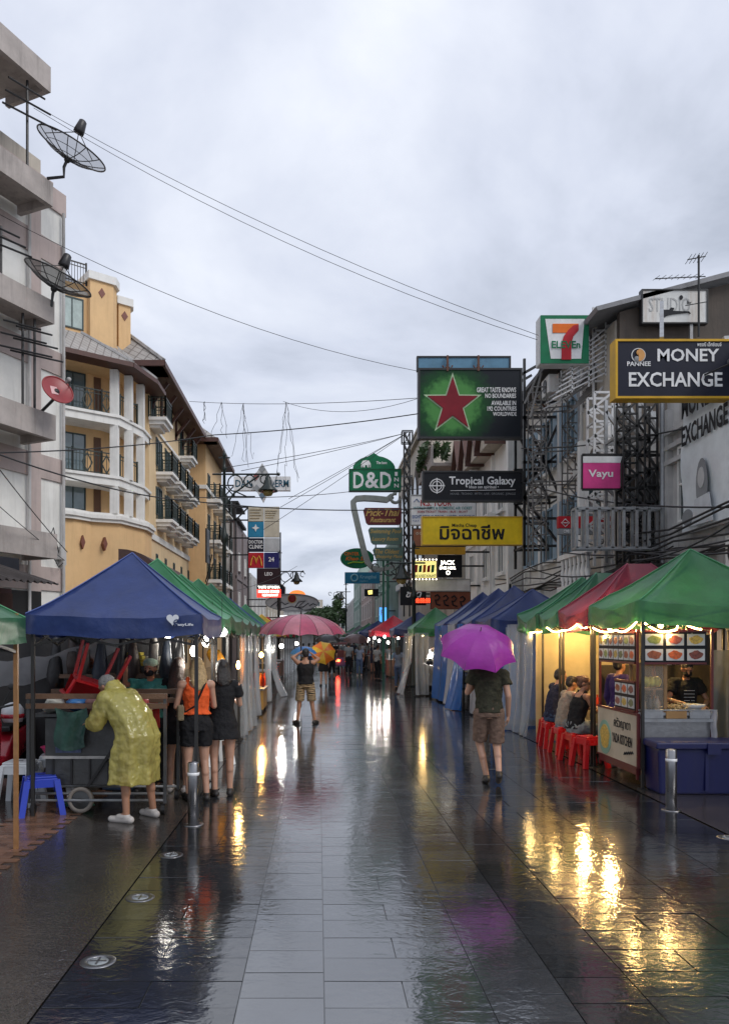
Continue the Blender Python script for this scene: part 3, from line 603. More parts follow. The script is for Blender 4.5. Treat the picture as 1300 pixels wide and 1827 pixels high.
    MB(T).box(-.02,14.9,-.2,0,5.4,5.8).build('floor_band', W_WHITE, t)
    MB(frame(5.9,43.1,0)).box(.3,1.4,-.1,0,8.6,9.6).build('shutter', paint('green_shutter',(0.02,0.16,0.09)), t)
    t, T = shophouse('grey green house with pale pilasters in the far distance', 5.3, 58.2, 72, 9.2, W_TEAL, (3.9,6.4), 1, wins=5)
    t, T = shophouse('pink grey shop-house far down the street on the right', 5.0, 72.2, 90, 8.6, W_PINK, (3.9,6.2), 1, wins=6)
    t, T = shophouse('tall pale green house far down the street on the right', 4.8, 90.3, 104, 10.2, W_TEAL, (3.9,6.6), 1, wins=4)
    t, T = shophouse('far white shop-house row at the street end on the right', 4.9, 104.3, 140, 7.6, W_GREY, (3.9,), 1, wins=8)
    # building across the end of the street
    t = thing('end_building', 'low white building closing the far end of the street', 'building')
    MB().box(-14,8,152,162,0,7.4).build('wall', W_GREY, t); MB().box(-14.2,8.2,151.7,162,7.4,7.9).build('roof', DARK_IN, t)
    for k in range(8): window(t, frame(-13.5+k*2.5,152,0), .3, 1.9, 3.8, 5.6, fm=W_WHITE)
    MB().box(-14,8,150.5,152,3.0,3.4).build('canopy', W_TEAL, t)
    t = thing('end_building', 'taller pale block rising behind the far street end', 'building')
    MB().box(-9,1,182,195,0,11.0).build('wall', W_BEIGE, t); MB().box(-9.1,1.1,181.9,182.0,8.8,9.2).build('floor_band', W_WHITE, t)
    for k in range(5): window(t, frame(-8.5+k*1.9,182,0), .2, 1.3, 9.4, 10.5, fm=W_WHITE)
build_right_row()
# ================================================================ signs
def P(key, col, **k): return paint('print_'+key, col, **{**dict(spec=.22, rough=.5, var=.22, scale=2.2, streak=.3, grime=tuple(c*.55+.022 for c in col) if col else (.05,.05,.05)), **k})
S_BLACK = P('black', (0.012,0.013,0.017)); S_NAVY = P('navy', (0.014,0.016,0.03)); S_WHITE = P('white', (0.72,0.72,0.72), streak=.25, grime=(.3,.28,.25)); S_RED = P('red', (0.45,0.02,0.03)); S_GREEN = P('green', (0.01,0.16,0.07))
S_YEL = P('yellow', (0.80,0.56,0.02)); S_TEXTW = P('text_white', (0.78,0.78,0.78)); S_TEAL = P('teal_text', (0.02,0.25,0.25)); S_BLUE = P('blue', (0.02,0.09,0.30)); S_PINK = P('pink', (0.62,0.06,0.24)); S_ORANGE = P('orange', (0.75,0.16,0.02)); S_GOLD = P('gold', (0.55,0.38,0.12)); S_SKY = P('sky_blue', (0.03,0.22,0.38)); S_CREAM = P('cream', (0.55,0.50,0.40)); S_GREY = P('grey', (0.25,0.26,0.27)); S_MAROON = P('maroon', (0.14,0.03,0.035)); S_SAGE = P('sage', (0.12,0.19,0.16))
LIT_W = glow('lit_white_letter', (1,0.93,0.8), 3.0); LIT_R = glow('lit_red', (1,0.06,0.02), 2.2); LIT_Y = mk('lit_yellow_panel', (0.85,0.72,0.25), var=.35, scale=9, bump=0, emit=0.9); LIT_B = glow('lit_blue_panel', (0.08,0.35,0.9), 1.2); LIT_WP = glow('lit_white_panel', (0.9,0.95,1.0), 1.6)
def board(t, px0, py0, px1, py1, d, face, thick=.12, fr=None, fw=.05, name='panel'):
    x0, x1, z1, z0 = X(px0,d), X(px1,d), Z(py0,d), Z(py1,d)
    p = MB().box(x0,x1,d,d+thick,z0,z1).build(name, face, t)
    if fr:
        m = MB(); a = d-.025; b = d+thick+.02
        m.box(x0-fw,x0,a,b,z0-fw,z1+fw).box(x1,x1+fw,a,b,z0-fw,z1+fw).box(x0,x1,a,b,z1,z1+fw).box(x0,x1,a,b,z0-fw,z0); m.build('frame', fr, t)
    return p
def words(t, d, items, y=-0.006):
    for it in items:
        body, a, b, c, e, mat = it[:6]; bold = min(.02, it[6]) if len(it) > 6 else .008; sh = it[7] if len(it) > 7 else 0
        lettering(body, t, mat, frame(0, d), X(a,d), X(c,d), Z(e,d), Z(b,d), y=y, bold=bold, shear=sh)
def shape(t, d, pts, mat, name, y0=-.03, y1=-.003):
    return MB().prism([(X(a,d), Z(b,d)) for a, b in pts], d+y0, d+y1).build(name, mat, t)
def ring(t, d, cx, cy, r, w, mat, name='emblem', n=24, a0=0, a1=2*pi):
    return MB().tube([(X(cx+r*cos(a0+(a1-a0)*i/n),d), d-.01, Z(cy+r*sin(a0+(a1-a0)*i/n),d)) for i in range(n+1)], w*d/F, 6).build(name, mat, t)
def stroke(t, d, pts, w, mat, name='stroke'):
    return MB().tube([(X(a,d), d-.012, Z(b,d)) for a, b in pts], w*d/F, 6).build(name, mat, t)
def sign(label, d, name='shop_sign', group=None): return thing(name, label, 'sign', group, (0,0,0))
def arms(t, d, segs, mat=None, w=.07):
    for (a, b, da, c, e, dc) in segs: MB().bar(at(a,b,da), at(c,e,dc), w).build('bracket', mat or BLACK_S, t)
def star_print():
    m = P('star_advert', (0.012,0.014,0.020), var=0); nt = m.node_tree; N = nt.nodes.new; L = nt.links.new; b = nt.nodes['Principled BSDF']
    tc = N('ShaderNodeTexCoord'); c = at(806,722,24); mp = N('ShaderNodeVectorMath'); mp.operation = 'DISTANCE'; mp.inputs[1].default_value = c; L(tc.outputs['Object'], mp.inputs[0])
    n = N('ShaderNodeTexNoise'); n.inputs['Scale'].default_value = 6; n.inputs['Detail'].default_value = 6; L(tc.outputs['Object'], n.inputs['Vector'])
    ma = N('ShaderNodeMath'); ma.operation = 'MULTIPLY_ADD'; ma.inputs[1].default_value = .55; L(n.outputs[0], ma.inputs[0]); L(mp.outputs['Value'], ma.inputs[2])
    r = N('ShaderNodeValToRGB'); e = r.color_ramp.elements; e[0].position = .40; e[0].color = (.07,.24,.06,1); e[1].position = .72; e[1].color = (.011,.014,.02,1); k = e.new(.52); k.color = (.008,.06,.016,1)
    hv = N('ShaderNodeMath'); hv.operation = 'MULTIPLY'; hv.inputs[1].default_value = .42; L(ma.outputs[0], hv.inputs[0]); L(hv.outputs[0], r.inputs[0]); L(r.outputs[0], b.inputs['Base Color']); return m
def build_right_signs():
    d = 24.0
    t = sign('large billboard with red star on dark green and white slogan', d, 'billboard')
    board(t, 749, 660, 928, 779, d, star_print(), .22, BLACK_S, .06)
    R, r = 50, 19.5; st = []
    for i in range(10):
        a = -pi/2+i*pi/5; q = R if i % 2 == 0 else r; st.append((807+q*cos(a)*.94, 722+q*sin(a)))
    shape(t, d, [(807+(x-807)*1.16, 722+(y-722)*1.16) for x, y in st], P('star_halo', (0.42,0.55,0.36)), 'star_outline', -.006, -.002)
    shape(t, d, st, P('star_red', (0.20,0.012,0.022)), 'star', -.04, -.007)
    words(t, d, [('GREAT TASTE KNOWS',850,691,920,700,S_TEXTW,.03), ('NO BOUNDARIES',865,702,920,710,S_TEXTW,.03), ('AVAILABLE IN',876,715,920,723,S_TEXTW,.03), ('192 COUNTRIES',869,725,921,733,S_TEXTW,.03), ('WORLDWIDE',879,735,921,742,S_TEXTW,.03)])
    lb = board(t, 746, 638, 908, 659, d+.1, P('faded_blue', (0.12,0.25,0.36), streak=.4), .1, BLACK_S, .05, 'light_box')
    m = MB()
    for px in (798,853): m.bar(at(px,634,d), at(px,662,d), .06); m.tube([at(px-9,652,d), at(px-5,658,d), at(px+2,650,d)], .025, 5); m.tube([at(px+9,652,d), at(px+5,658,d), at(px-2,650,d)], .025, 5)
    m.build('lamp_bracket', RUST_S, t)
    t = sign('black sign with white gothic lettering and circled cross emblem', d)
    board(t, 756, 843, 930, 892, d, S_BLACK, .2, BLACK_S, .05)
    words(t, d, [('Tropical Galaxy',801,850,919,869,S_TEXTW,.03), ('• khao san spiritual •',832,866,889,873,S_TEXTW), ('HOUSE . TECHNO . MYTH . LIVE . ORGANIC . JUNGLE',803,879,919,884,S_GREY,.005)])
    shape(t, d, [(803,875.4),(919,873.6),(919,874.4),(803,876.2)], S_TEXTW, 'rule'); ring(t, d, 779, 867, 12, 1.0, S_TEXTW); ring(t, d, 779, 867, 8, .9, S_TEXTW)
    stroke(t, d, [(779,853),(779,881)], 1.2, S_TEXTW, 'emblem'); stroke(t, d, [(765,867),(793,867)], 1.2, S_TEXTW, 'emblem')
    t = sign('bright yellow sign with bold black Thai lettering', d)
    board(t, 754, 923, 930, 971, d, S_YEL, .22, P('yellow_edge', (0.6,0.38,0.05)), .03)
    words(t, d, [('มิจฉาชีพ',784,936,900,963,S_BLACK,.022), ('Mischa Cheap',806,934,850,942,S_BLACK,.01)])
    d = 30
    t = sign('white travel agency sign with red, teal and blue lines of text', d)
    board(t, 733, 884, 848, 936, d, S_WHITE, .12, GREY_S, .03); arms(t, d, [(848,890,d,900,890,d), (848,930,d,900,930,d)])
    words(t, d, [('N.S. TOUR',750,892,805,903,S_RED,.03), ('WORLD WIDE & DOMESTIC AIR TICKET',737,904,842,909,S_TEAL), ('JOIN TICKET TRAIN - BUS - BOAT',744,911,834,916,S_RED), ('SIGHT SEEING TOUR - HOTEL BOOKING',735,919,846,925,S_BLUE), ('T.A.T.',736,928,748,931,S_BLUE)])
    stroke(t, d, [(738,896),(743,890),(748,896)], .6, S_BLUE, 'emblem')
    d = 32
    t = sign('orange brown sign with yellow lower strip, below the travel sign', d)
    board(t, 737, 944, 830, 974, d, P('terracotta', (0.34,0.14,0.08)), .14, BLACK_S, .03); board(t, 737, 976, 830, 989, d-.02, P('amber', (0.55,0.30,0.03)), .16, None, name='lower_strip')
    for k in range(4): ring(t, d, 744+k*6, 952, 1.8, .6, S_CREAM)
    arms(t, d, [(830,960,d,890,960,d), (830,985,d,890,985,d)])
    d = 33
    t = sign('black lit sign with white slogan above the white fascia', d)
    board(t, 781, 990, 824, 1030, d, S_BLACK, .18); words(t, d, [('JACK',785,1000,811,1010,LIT_W,.04), ('LIVES HERE.',784,1011,813,1016,LIT_W,.02)]); ring(t, d, 799, 1022, 3, .8, LIT_W)
    arms(t, d, [(824,1010,d,880,1010,d)])
    t = sign('illuminated colourful bar sign with tiny bulbs round its edge', d)
    board(t, 736, 1001, 778, 1031, d, LIT_Y, .16, P('copper', (0.3,0.12,0.05)), .03); words(t, d, [('BAR & RESTAURANT',738,1025,777,1030,S_BLACK,.02)])
    for k, c in enumerate([S_RED, S_GREEN, S_ORANGE, S_RED, S_GREEN]): shape(t, d, [(740+k*7.4,1008+(k % 2)*2),(745+k*7.4,1008),(744+k*7.4,1021),(739+k*7.4,1022-(k % 2))], c, 'painted_letter')
    m = MB()
    for k in range(8): m.ball(at(736+k*6,998.5,d), .035, 6, 4); m.ball(at(736+k*6,1033.5,d), .035, 6, 4)
    m.build('bulb_row', LIT_W, t)
    d = 34
    t = sign('plain white fascia sign above the brown one', d); board(t, 737, 1034, 838, 1054, d, S_WHITE, .2, GREY_S, .03); arms(t, d, [(838,1045,d,870,1045,d)])
    t = sign('weathered red brown sign with four dark rounded characters', d); board(t, 769, 1057, 838, 1086, d-.4, P('rust_red', (0.26,0.085,0.05), var=.3), .15, RUST_S, .03)
    for k in range(4):
        c = 779+k*15; stroke(t, d-.4, [(c-4,1064+k),(c+1,1061+k),(c+5,1066+k),(c+1,1071+k),(c-3,1070+k),(c-1,1078+k),(c+6,1080+k)], 1.5, S_BLACK, 'character')
    arms(t, d, [(838,1072,d-.3,870,1072,d-.3)])
    d = 36
    t = sign('black sign with white script and red running lights', d); board(t, 714, 1047, 760, 1080, d, S_BLACK, .15); words(t, d, [('ชาดี',724,1052,754,1066,S_TEXTW,.02,.3)])
    led = board(t, 738, 1066, 768, 1077, d-.05, P('led_bed', (0.1,0.01,0.01)), .05, None, name='led_display'); words(t, d-.05, [('88:88:88',739,1067,767,1076,LIT_R,.05)])
    arms(t, d, [(760,1060,d,800,1060,d)])
    # convenience store sign: green box, white shield, big 7
    d = 20.0
    t = sign('green and white square sign with a red and orange seven', d)
    p = MB().box(X(964,d),X(1050,d),d,d+.02,Z(648,d),Z(562,d)).build('panel', S_GREEN, t); MB().box(X(963,d),X(1050.6,d),d+.02,d+.42,Z(648.5,d),Z(561.5,d)).build('case', S_WHITE, t, bevel=.03)
    shape(t, d, [(972,569),(1042,569),(1036,640),(982,640)], S_WHITE, 'shield', -.012)
    shape(t, d, [(985,578),(1031,578),(1031,590),(1010,594),(985,594)], S_ORANGE, 'seven_bar', -.03, -.013); shape(t, d, [(1031,579),(1031,590),(1022,600),(1018,613),(1018,642),(1001,642),(1001,614),(1005,600),(1013,589),(1022,581)], S_RED, 'seven_stem', -.034, -.013)
    lettering('ELEVEn', t, S_GREEN, frame(0,d), X(983,d), X(1034,d), Z(622,d), Z(609,d), y=-.038, bold=.02)
    d = 14.0
    t = sign('dark money exchange sign with yellow frame and white capitals', d)
    board(t, 1101, 609, 1306, 707, d, S_NAVY, .24); m = MB(); x0, x1, z0, z1 = X(1101,d), X(1306,d), Z(707,d), Z(609,d)
    m.box(x0-.04,x0,d-.02,d+.26,z0-.04,z1+.04).box(x1,x1+.04,d-.02,d+.26,z0-.04,z1+.04).box(x0,x1,d-.02,d+.26,z1,z1+.04).box(x0,x1,d-.02,d+.26,z0-.04,z0).build('frame', P('sign_yellow', (0.62,0.36,0.03)), t)
    words(t, d, [('MONEY',1172,622,1282,645,S_TEXTW,.05), ('EXCHANGE',1121,664,1288,690,S_TEXTW,.05), ('PANNEE',1118,645,1160,653,S_TEXTW,.03), ('พรรณี เอ็กซ์เชนจ์',1243,610,1286,618,S_TEXTW,.01)])
    ring(t, d, 1138, 634, 12, .9, S_TEXTW); shape(t, d, [(1138+11*cos(a), 634+11*sin(a)) for a in [(-pi/2+pi*i/10) for i in range(11)]], P('peach', (0.72,0.36,0.12)), 'emblem'); MB().ball(at(1140,628.5,d-.02), (.052,.01,.052), 12, 8).build('emblem', P('peach', ()), t); MB().ball(at(1136,640,d-.02), (.05,.012,.05), 12, 8).build('emblem', S_GREY, t)
    arms(t, d, [(1180,604,d+.1,1180,540,16), (1290,604,d+.1,1330,600,d+.1), (1306,660,d+.1,1345,660,d+.1)], GREY_S)
    d = 19.1
    t = sign('rust-streaked white sign with saxophone on the brown end wall', d)
    board(t, 1146, 518, 1260, 575, d, mk('rusting_white_enamel', (0.66,0.66,0.63), rough=.4, var=.1, streak=.75, grime=(.32,.17,.07)), .14, BLACK_S, .03)
    words(t, d, [('STUDIO',1157,531,1231,556,P('ghost_grey', (0.46,0.46,0.45)),.0), ('Bar',1225,537,1233,542,S_BLACK)])
    shape(t, d, [(1178,556),(1183,553),(1192,553),(1196,549),(1202,550),(1199,555),(1228,556),(1231,560),(1226,558),(1200,561),(1190,563),(1184,566),(1179,563)], S_BLACK, 'saxophone'); shape(t, d, [(1214+3*cos(a),531+4*sin(a)) for a in [2*pi*i/12 for i in range(12)]], S_BLACK, 'note')
    arms(t, d, [(1232,576,d+.05,1232,612,d+.05), (1180,576,d+.05,1180,584,d+.3)], GREY_S)
    d = 17.0
    t = sign('torn pink and white sign in a broken black frame', d)
    board(t, 1040, 826, 1106, 871, d, S_PINK, .1); shape(t, d, [(1040,814),(1110,814),(1106,825.5),(1040,825.5)], S_WHITE, 'white_band', -.0, .1); shape(t, d, [(1210,824),(1216,824),(1216,866),(1210,866)], S_PINK, 'torn_piece', 0, .08)
    m = MB()
    for a, b, c, e in [(1038,812,1218,812),(1038,873,1218,869),(1039,812,1039,873),(1217,812,1217,869),(1110,812,1110,872),(1206,822,1206,866)]: m.bar(at(a,b,d+.05), at(c,e,d+.05), .06)
    m.build('frame', BLACK_S, t); words(t, d, [('Vayu',1049,838,1093,855,S_TEXTW,.03)])
    d = 19.5
    t = sign('red and grey bank machine sign with diamond arrow', d)
    board(t, 996, 921, 1096, 942, d, S_RED, .15); board(t, 996, 943, 1096, 953, d, S_GREY, .15, None, name='lower_strip'); words(t, d, [('ATM',1063,926,1093,938,S_TEXTW,.0), ('CIMB THAI',1005,945,1026,951,S_TEXTW,.02)])
    stroke(t, d, [(1008,926),(1015,933),(1008,940),(1001,933),(1008,926)], .7, S_TEXTW, 'emblem'); stroke(t, d, [(1004,933),(1012,933)], .7, S_TEXTW, 'emblem')
    # printed banner hanging on the near building (street side)
    T = frame(7.36, 15.9, -90); t = sign('tall pale printed banner with black capitals and a portrait', 15)
    MB(T).grid(lambda u, v: (u*2.6, .03*sin(v*9)+.02*sin(u*7), 4.05+v*2.75), 12, 12).build('sheet', mk('banner_vinyl', (0.72,0.76,0.78), rough=.35, var=.2, scale=1.5, bump=.2, bscale=3), t, True, fix=False)
    lettering('MONEY', t, S_BLACK, T, .12, 1.5, 6.3, 6.75, y=-.06, bold=.03); lettering('EXCHANGE', t, S_BLACK, T, .12, 1.9, 5.75, 6.15, y=-.06, bold=.03)
    def pr(pts, mat, nm, y=-.06): return MB(T).prism(pts, y-.01, y).build(nm, mat, t)
    ell = lambda cx, cz, rx, rz, a0=0, a1=2*pi, n=18: [(cx+rx*cos(a0+(a1-a0)*i/n), cz+rz*sin(a0+(a1-a0)*i/n)) for i in range(n)]
    pr(ell(.95,4.85,.22,.5), S_GREY, 'printed_hair'); pr(ell(.95,4.98,.13,.2), P('print_skin', (0.5,0.5,0.5)), 'printed_face', -.072); pr([(.55,4.1),(1.4,4.1),(1.25,4.65),(.68,4.6)], P('print_pale', (0.62,0.64,0.66)), 'printed_shirt', -.066); pr(ell(.4,4.3,.22,.16), S_GREY, 'printed_bag', -.074)
    [MB(T).bar((-.05,-.05,z_),(2.7,-.05,z_),.05).build('batten', GREY_S, t) for z_ in (6.85,4.0)]
build_right_signs()
def scaffold(label, d, edges, mat, w=.07, dep=.0, cross=(), name='sign_scaffold'):
    t = thing(name, label, 'scaffold')
    for k, dd in enumerate([d] if not dep else [d, d+dep]):
        m = MB()
        for a, b, c, e in edges:
            p, q = at(a,b,d), at(c,e,d); p.y = dd; q.y = dd; m.bar(p, q, w)
        m.build('lattice_frame', mat, t)
    if dep:
        for a, b in cross:
            p = at(a,b,d); q = p.copy(); q.y = d+dep; MB().bar(p, q, w*.8).build('cross_tie', mat, t)
    return t
def build_scaffolds():
    V = [(935,640,935,1010),(1000,640,1000,978),(1043,700,1043,1000)]; Hh = [(930,718,1045,716),(930,745,1045,743),(932,825,1045,823),(932,888,1043,886),(932,925,1043,925),(932,975,1043,973),(930,668,965,648)]
    D = [(935,745,1000,888),(1000,745,935,888),(935,888,1000,975),(1000,825,1043,888),(1043,745,1000,825),(935,860,1043,770)]
    scaffold('black steel lattice carrying the star billboard and the signs below it', 24.35, V+Hh+D, BLACK_S, .075, 1.1, [(935,718),(1000,718),(935,888),(1000,888),(1043,888),(935,975),(1000,745)])
    scaffold('rusty angle-iron struts between the black lattice and the white house', 25.9, [(938,768,1040,768),(1003,690,1003,890),(940,800,1038,850),(948,700,1030,790),(945,880,1035,800),(1003,700,1040,740)], RUST_S, .05)
    lat = [(1058,548,1058,720),(1083,545,1083,720),(1112,548,1112,700)]+[(1058,560+30*k,1112,560+30*k) for k in range(6)]+[(1058+(0 if k % 2 else 25),560+30*k,1058+(25 if k % 2 else 0),590+30*k) for k in range(5)]+[(1083+(0 if k % 2 else 29),560+30*k,1083+(29 if k % 2 else 0),590+30*k) for k in range(4)]
    scaffold('white painted lattice tower holding the green square sign', 20.45, lat, paint('white_steel', (0.55,0.55,0.55), streak=.5, grime=(.2,.1,.06)), .05, .8, [(1058,560),(1083,560),(1112,560),(1058,680),(1112,680)])
    g = [(1098,700,1098,1000),(1140,700,1140,1000),(1180,712,1180,1000),(1098,780,1180,780),(1098,900,1180,898),(1098,950,1180,948),(1140,710,1180,780),(1140,780,1180,860),(1098,860,1140,900),(1140,860,1180,930),(1098,720,1140,780)]
    scaffold('galvanised lattice posts behind the torn pink sign', 17.6, g, GREY_S, .07, .6, [(1098,780),(1140,780),(1180,780),(1098,900),(1140,900),(1180,900)])
    f = [(1027,907,1180,907),(1027,978,1180,978),(1028,907,1028,978),(1180,907,1180,978),(1046,907,1046,978),(1068,907,1068,978),(1092,907,1092,978),(1112,907,1112,978),(1135,907,1135,978),(1157,907,1157,978)]
    scaffold('empty grey steel sign frame in front of the bank machine sign', 16.6, f, GREY_S, .06, .25, [(1028,907),(1180,907),(1028,978),(1180,978)], 'empty_sign_frame')
    r = [(965,655,935,720),(965,665,945,745),(975,655,1045,640),(1045,640,1058,600)]+[(1010+8*k,712-9*k,1100+2*k,650-12*k) for k in range(9)]+[(1015+6*k,735-8*k,1105,668-6*k) for k in range(6)]
    scaffold('bundle of slanting steel tubes below the green square sign', 20.9, r, mk('dull_tube', (0.2,0.19,0.18), rough=.5, metal=.4, var=.3), .045)
    def tower(px0, px1, y0, y1, st):
        e = [(px0,y0,px0,y1),(px1,y0,px1,y1)]; k = 0; y = y0
        while y+st <= y1: e += [(px0,y,px1,y),(px0 if k % 2 else px1,y,px1 if k % 2 else px0,y+st)]; y += st; k += 1
        return e
    scaffold('tall pale lattice column standing left of the torn pink sign', 19.0, tower(1060,1092,700,1010,26), paint('white_steel', ()), .055, .5, [(1060,752),(1092,752),(1060,856),(1092,856)])
    scaffold('dark lattice column behind the torn pink sign', 16.9, tower(1112,1136,716,1005,22)+tower(1150,1172,716,1005,30), BLACK_S, .04, .4, [(1112,760),(1136,760),(1112,870),(1136,870)])
    scaffold('thin grey lattice in front of the blue shutters', 22.4, tower(950,974,690,1000,24)+tower(1012,1036,670,1000,28)+[(950,730,1036,722),(950,800,1036,796),(950,860,1036,858)], mk('dull_tube', ()), .035, .5, [(950,738),(1036,754)])
    scaffold('pale horizontal sign racks high under the roof edge', 20.2, [(985+6*k,712-11*k,1110,650-11*k) for k in range(9)]+[(1020,700,1020,640),(1050,690,1050,600),(1080,670,1080,560)], paint('white_steel', ()), .03, .9, [(1020,690),(1050,660),(1080,620)])
    t_ = sign('blank grey metal sign back between the lattice columns', 18.2); board(t_, 1122, 905, 1166, 972, 18.2, P('sign_back', (0.10,0.11,0.12)), .08, GREY_S, .03); arms(t_, 18.2, [(1166,940,18.25,1185,940,18.25)], GREY_S)
    scaffold('slim lattice mast rising beside the arched building', 43.0, [(721,770,721,1100),(731,770,731,1100)]+[(721,770+22*k,731,792+22*k) for k in range(14)]+[(731,770+22*k,721,792+22*k) for k in range(14)]+[(717,768,736,768),(717,790,736,790),(717,768,717,790),(736,768,736,790)], BLACK_S, .05, .3, [(721,800),(731,800)], 'lattice_mast')
build_scaffolds()
def build_mid_signs():
    d = 45.0
    t = sign('green inn sign with arched top, big white letters and white elephant', d)
    board(t, 624, 838, 714, 874, d, S_GREEN, .5, P('green_edge', (0.02,0.10,0.05)), .05)
    shape(t, d, [(629,837)]+[(667-38*cos(pi*i/14), 837-24*sin(pi*i/14)) for i in range(1,7)]+[(667,808)]+[(667+38*cos(pi*i/14), 837-24*sin(pi*i/14)) for i in range(6,0,-1)]+[(705,837)], S_GREEN, 'arched_top', 0, .45)
    words(t, d, [('D',630,842,649,871,S_TEXTW,.06), ('&',651,842,676,871,S_TEXTW,.06), ('D',678,842,698,871,S_TEXTW,.06), ('I',704,842,709,849,S_TEXTW,.04), ('N',703,852,711,859,S_TEXTW,.04), ('N',703,863,711,870,S_TEXTW,.04), ('The best',671,823,690,828,S_TEXTW,.02)])
    shape(t, d, [(644,834),(644,827),(647,822),(653,821),(658,822),(661,827),(661,834),(659.5,834),(659.5,829),(658,829),(657.5,834),(655,834),(654.5,830),(651,830),(650.5,834),(647.5,834),(647,829),(645.5,834)], S_TEXTW, 'elephant')
    arms(t, d, [(714,850,d+.2,735,850,d+.2), (714,868,d+.2,735,868,d+.2)], GREY_S)
    t = sign('tall bent frame sign with maroon and sage panels in gold script', d)
    pts = [(700,884),(690,891),(670,889),(650,888),(636,889),(630,895),(631,905),(640,945),(650,985),(656,1003),(664,1012),(678,1016),(692,1014),(706,1008)]
    m = MB()
    def off(i, s):
        a = pts[max(i-1,0)]; b = pts[min(i+1,len(pts)-1)]; dx, dy = b[0]-a[0], b[1]-a[1]; L_ = sqrt(dx*dx+dy*dy); w = 5.0*(1-.6*max(0,(i-9)/4)); return (pts[i][0]-dy/L_*w*s, pts[i][1]+dx/L_*w*s)
    for i in range(len(pts)-1):
        q = [off(i,-1), off(i+1,-1), off(i+1,1), off(i,1)]; m.prism([(X(a,d),Z(b,d)) for a, b in q], d, d+.35)
    m.build('bent_frame', P('frame_grey', (0.26,0.28,0.26)), t); ring(t, d, 705, 889, 8, 3, P('frame_grey', ()), 'scroll', a1=1.6*pi)
    for (a, b, c, e, mat, tx) in [(648,906,716,936,S_MAROON,[('Pick-Thai',652,908,713,921),('Restaurant',660,923,706,932)]), (657,941,718,971,S_SAGE,[('Swimming Pool',660,944,716,954),('Luxury Room',663,958,710,967)]), (665,977,719,1000,S_SAGE,[('The Oldest',669,980,712,988),('Shopping Place',670,990,717,997)])]:
        shape(t, d, [(a+3,b),(c,b),(c,e-4),(c-4,e),(a+9,e),(a+5,e-4),(a,b+4)], mat, 'panel', -.02, .25); words(t, d, [(x[0],x[1],x[2],x[3],x[4],S_GOLD,.03,.35) for x in tx], y=-.026)
    MB().box(X(682,d),X(686,d),d+.1,d+.3,0,Z(1000,d)).box(X(690,d),X(694,d),d+.1,d+.3,0,Z(1000,d)).build('post', P('post_green', (0.05,0.17,0.11)), t)
    arms(t, d, [(716,915,d+.1,735,915,d+.1), (718,955,d+.1,735,955,d+.1), (718,985,d+.1,735,985,d+.1), (670,972,d+.1,670,978,d+.1)])
    d = 52.0
    t = sign('green oval sign with orange lettering and yellow swoosh', d)
    shape(t, d, [(637+30*cos(2*pi*i/28), 996+18*sin(2*pi*i/28)) for i in range(28)], S_GREEN, 'panel', 0, .3); words(t, d, [('CENTER',614,985,640,991,S_ORANGE,.04), ('Khao San',616,993,657,1000,S_ORANGE,.04,.3)]); stroke(t, d, [(620,1006),(630,1003),(645,1004),(655,1001)], 1.3, P('lime', (0.3,0.5,0.04)), 'swoosh')
    arms(t, d, [(665,990,d+.1,700,990,d+.1), (665,1000,d+.1,700,1000,d+.1)])
    d = 56.0
    t = sign('blue bank sign with pale emblem hanging over the far street', d)
    board(t, 615, 1021, 677, 1041, d, S_SKY, .3); words(t, d, [('Krungthai',642,1026,671,1034,P('pale_cyan', (0.25,0.5,0.6)),.02), ('กรุงไทย',642,1035,656,1039,P('pale_cyan', ()),.01)]); ring(t, d, 632, 1031, 6, 1.6, P('pale_cyan', ()), n=14)
    arms(t, d, [(677,1025,d+.1,720,1025,d+.1), (677,1038,d+.1,720,1038,d+.1)])
    d = 62.0
    t = sign('small black sign with glowing yellow mark in the distance', d); board(t, 650, 1051, 675, 1064, d, S_BLACK, .2); shape(t, d, [(656,1054),(664,1053),(664,1060),(657,1061)], glow('lit_yellow', (1,.8,.2), 1.2), 'lit_mark'); arms(t, d, [(675,1058,d+.1,700,1058,d+.1)])
    d = 58.0
    t = sign('upright bright blue lit sign among the distant shop fronts', d); board(t, 677, 1084, 691, 1110, d, LIT_B, .2); words(t, d, [('F',679,1088,683,1098,S_TEXTW,.02)]); arms(t, d, [(691,1090,d+.1,705,1090,d+.1)])
build_mid_signs()
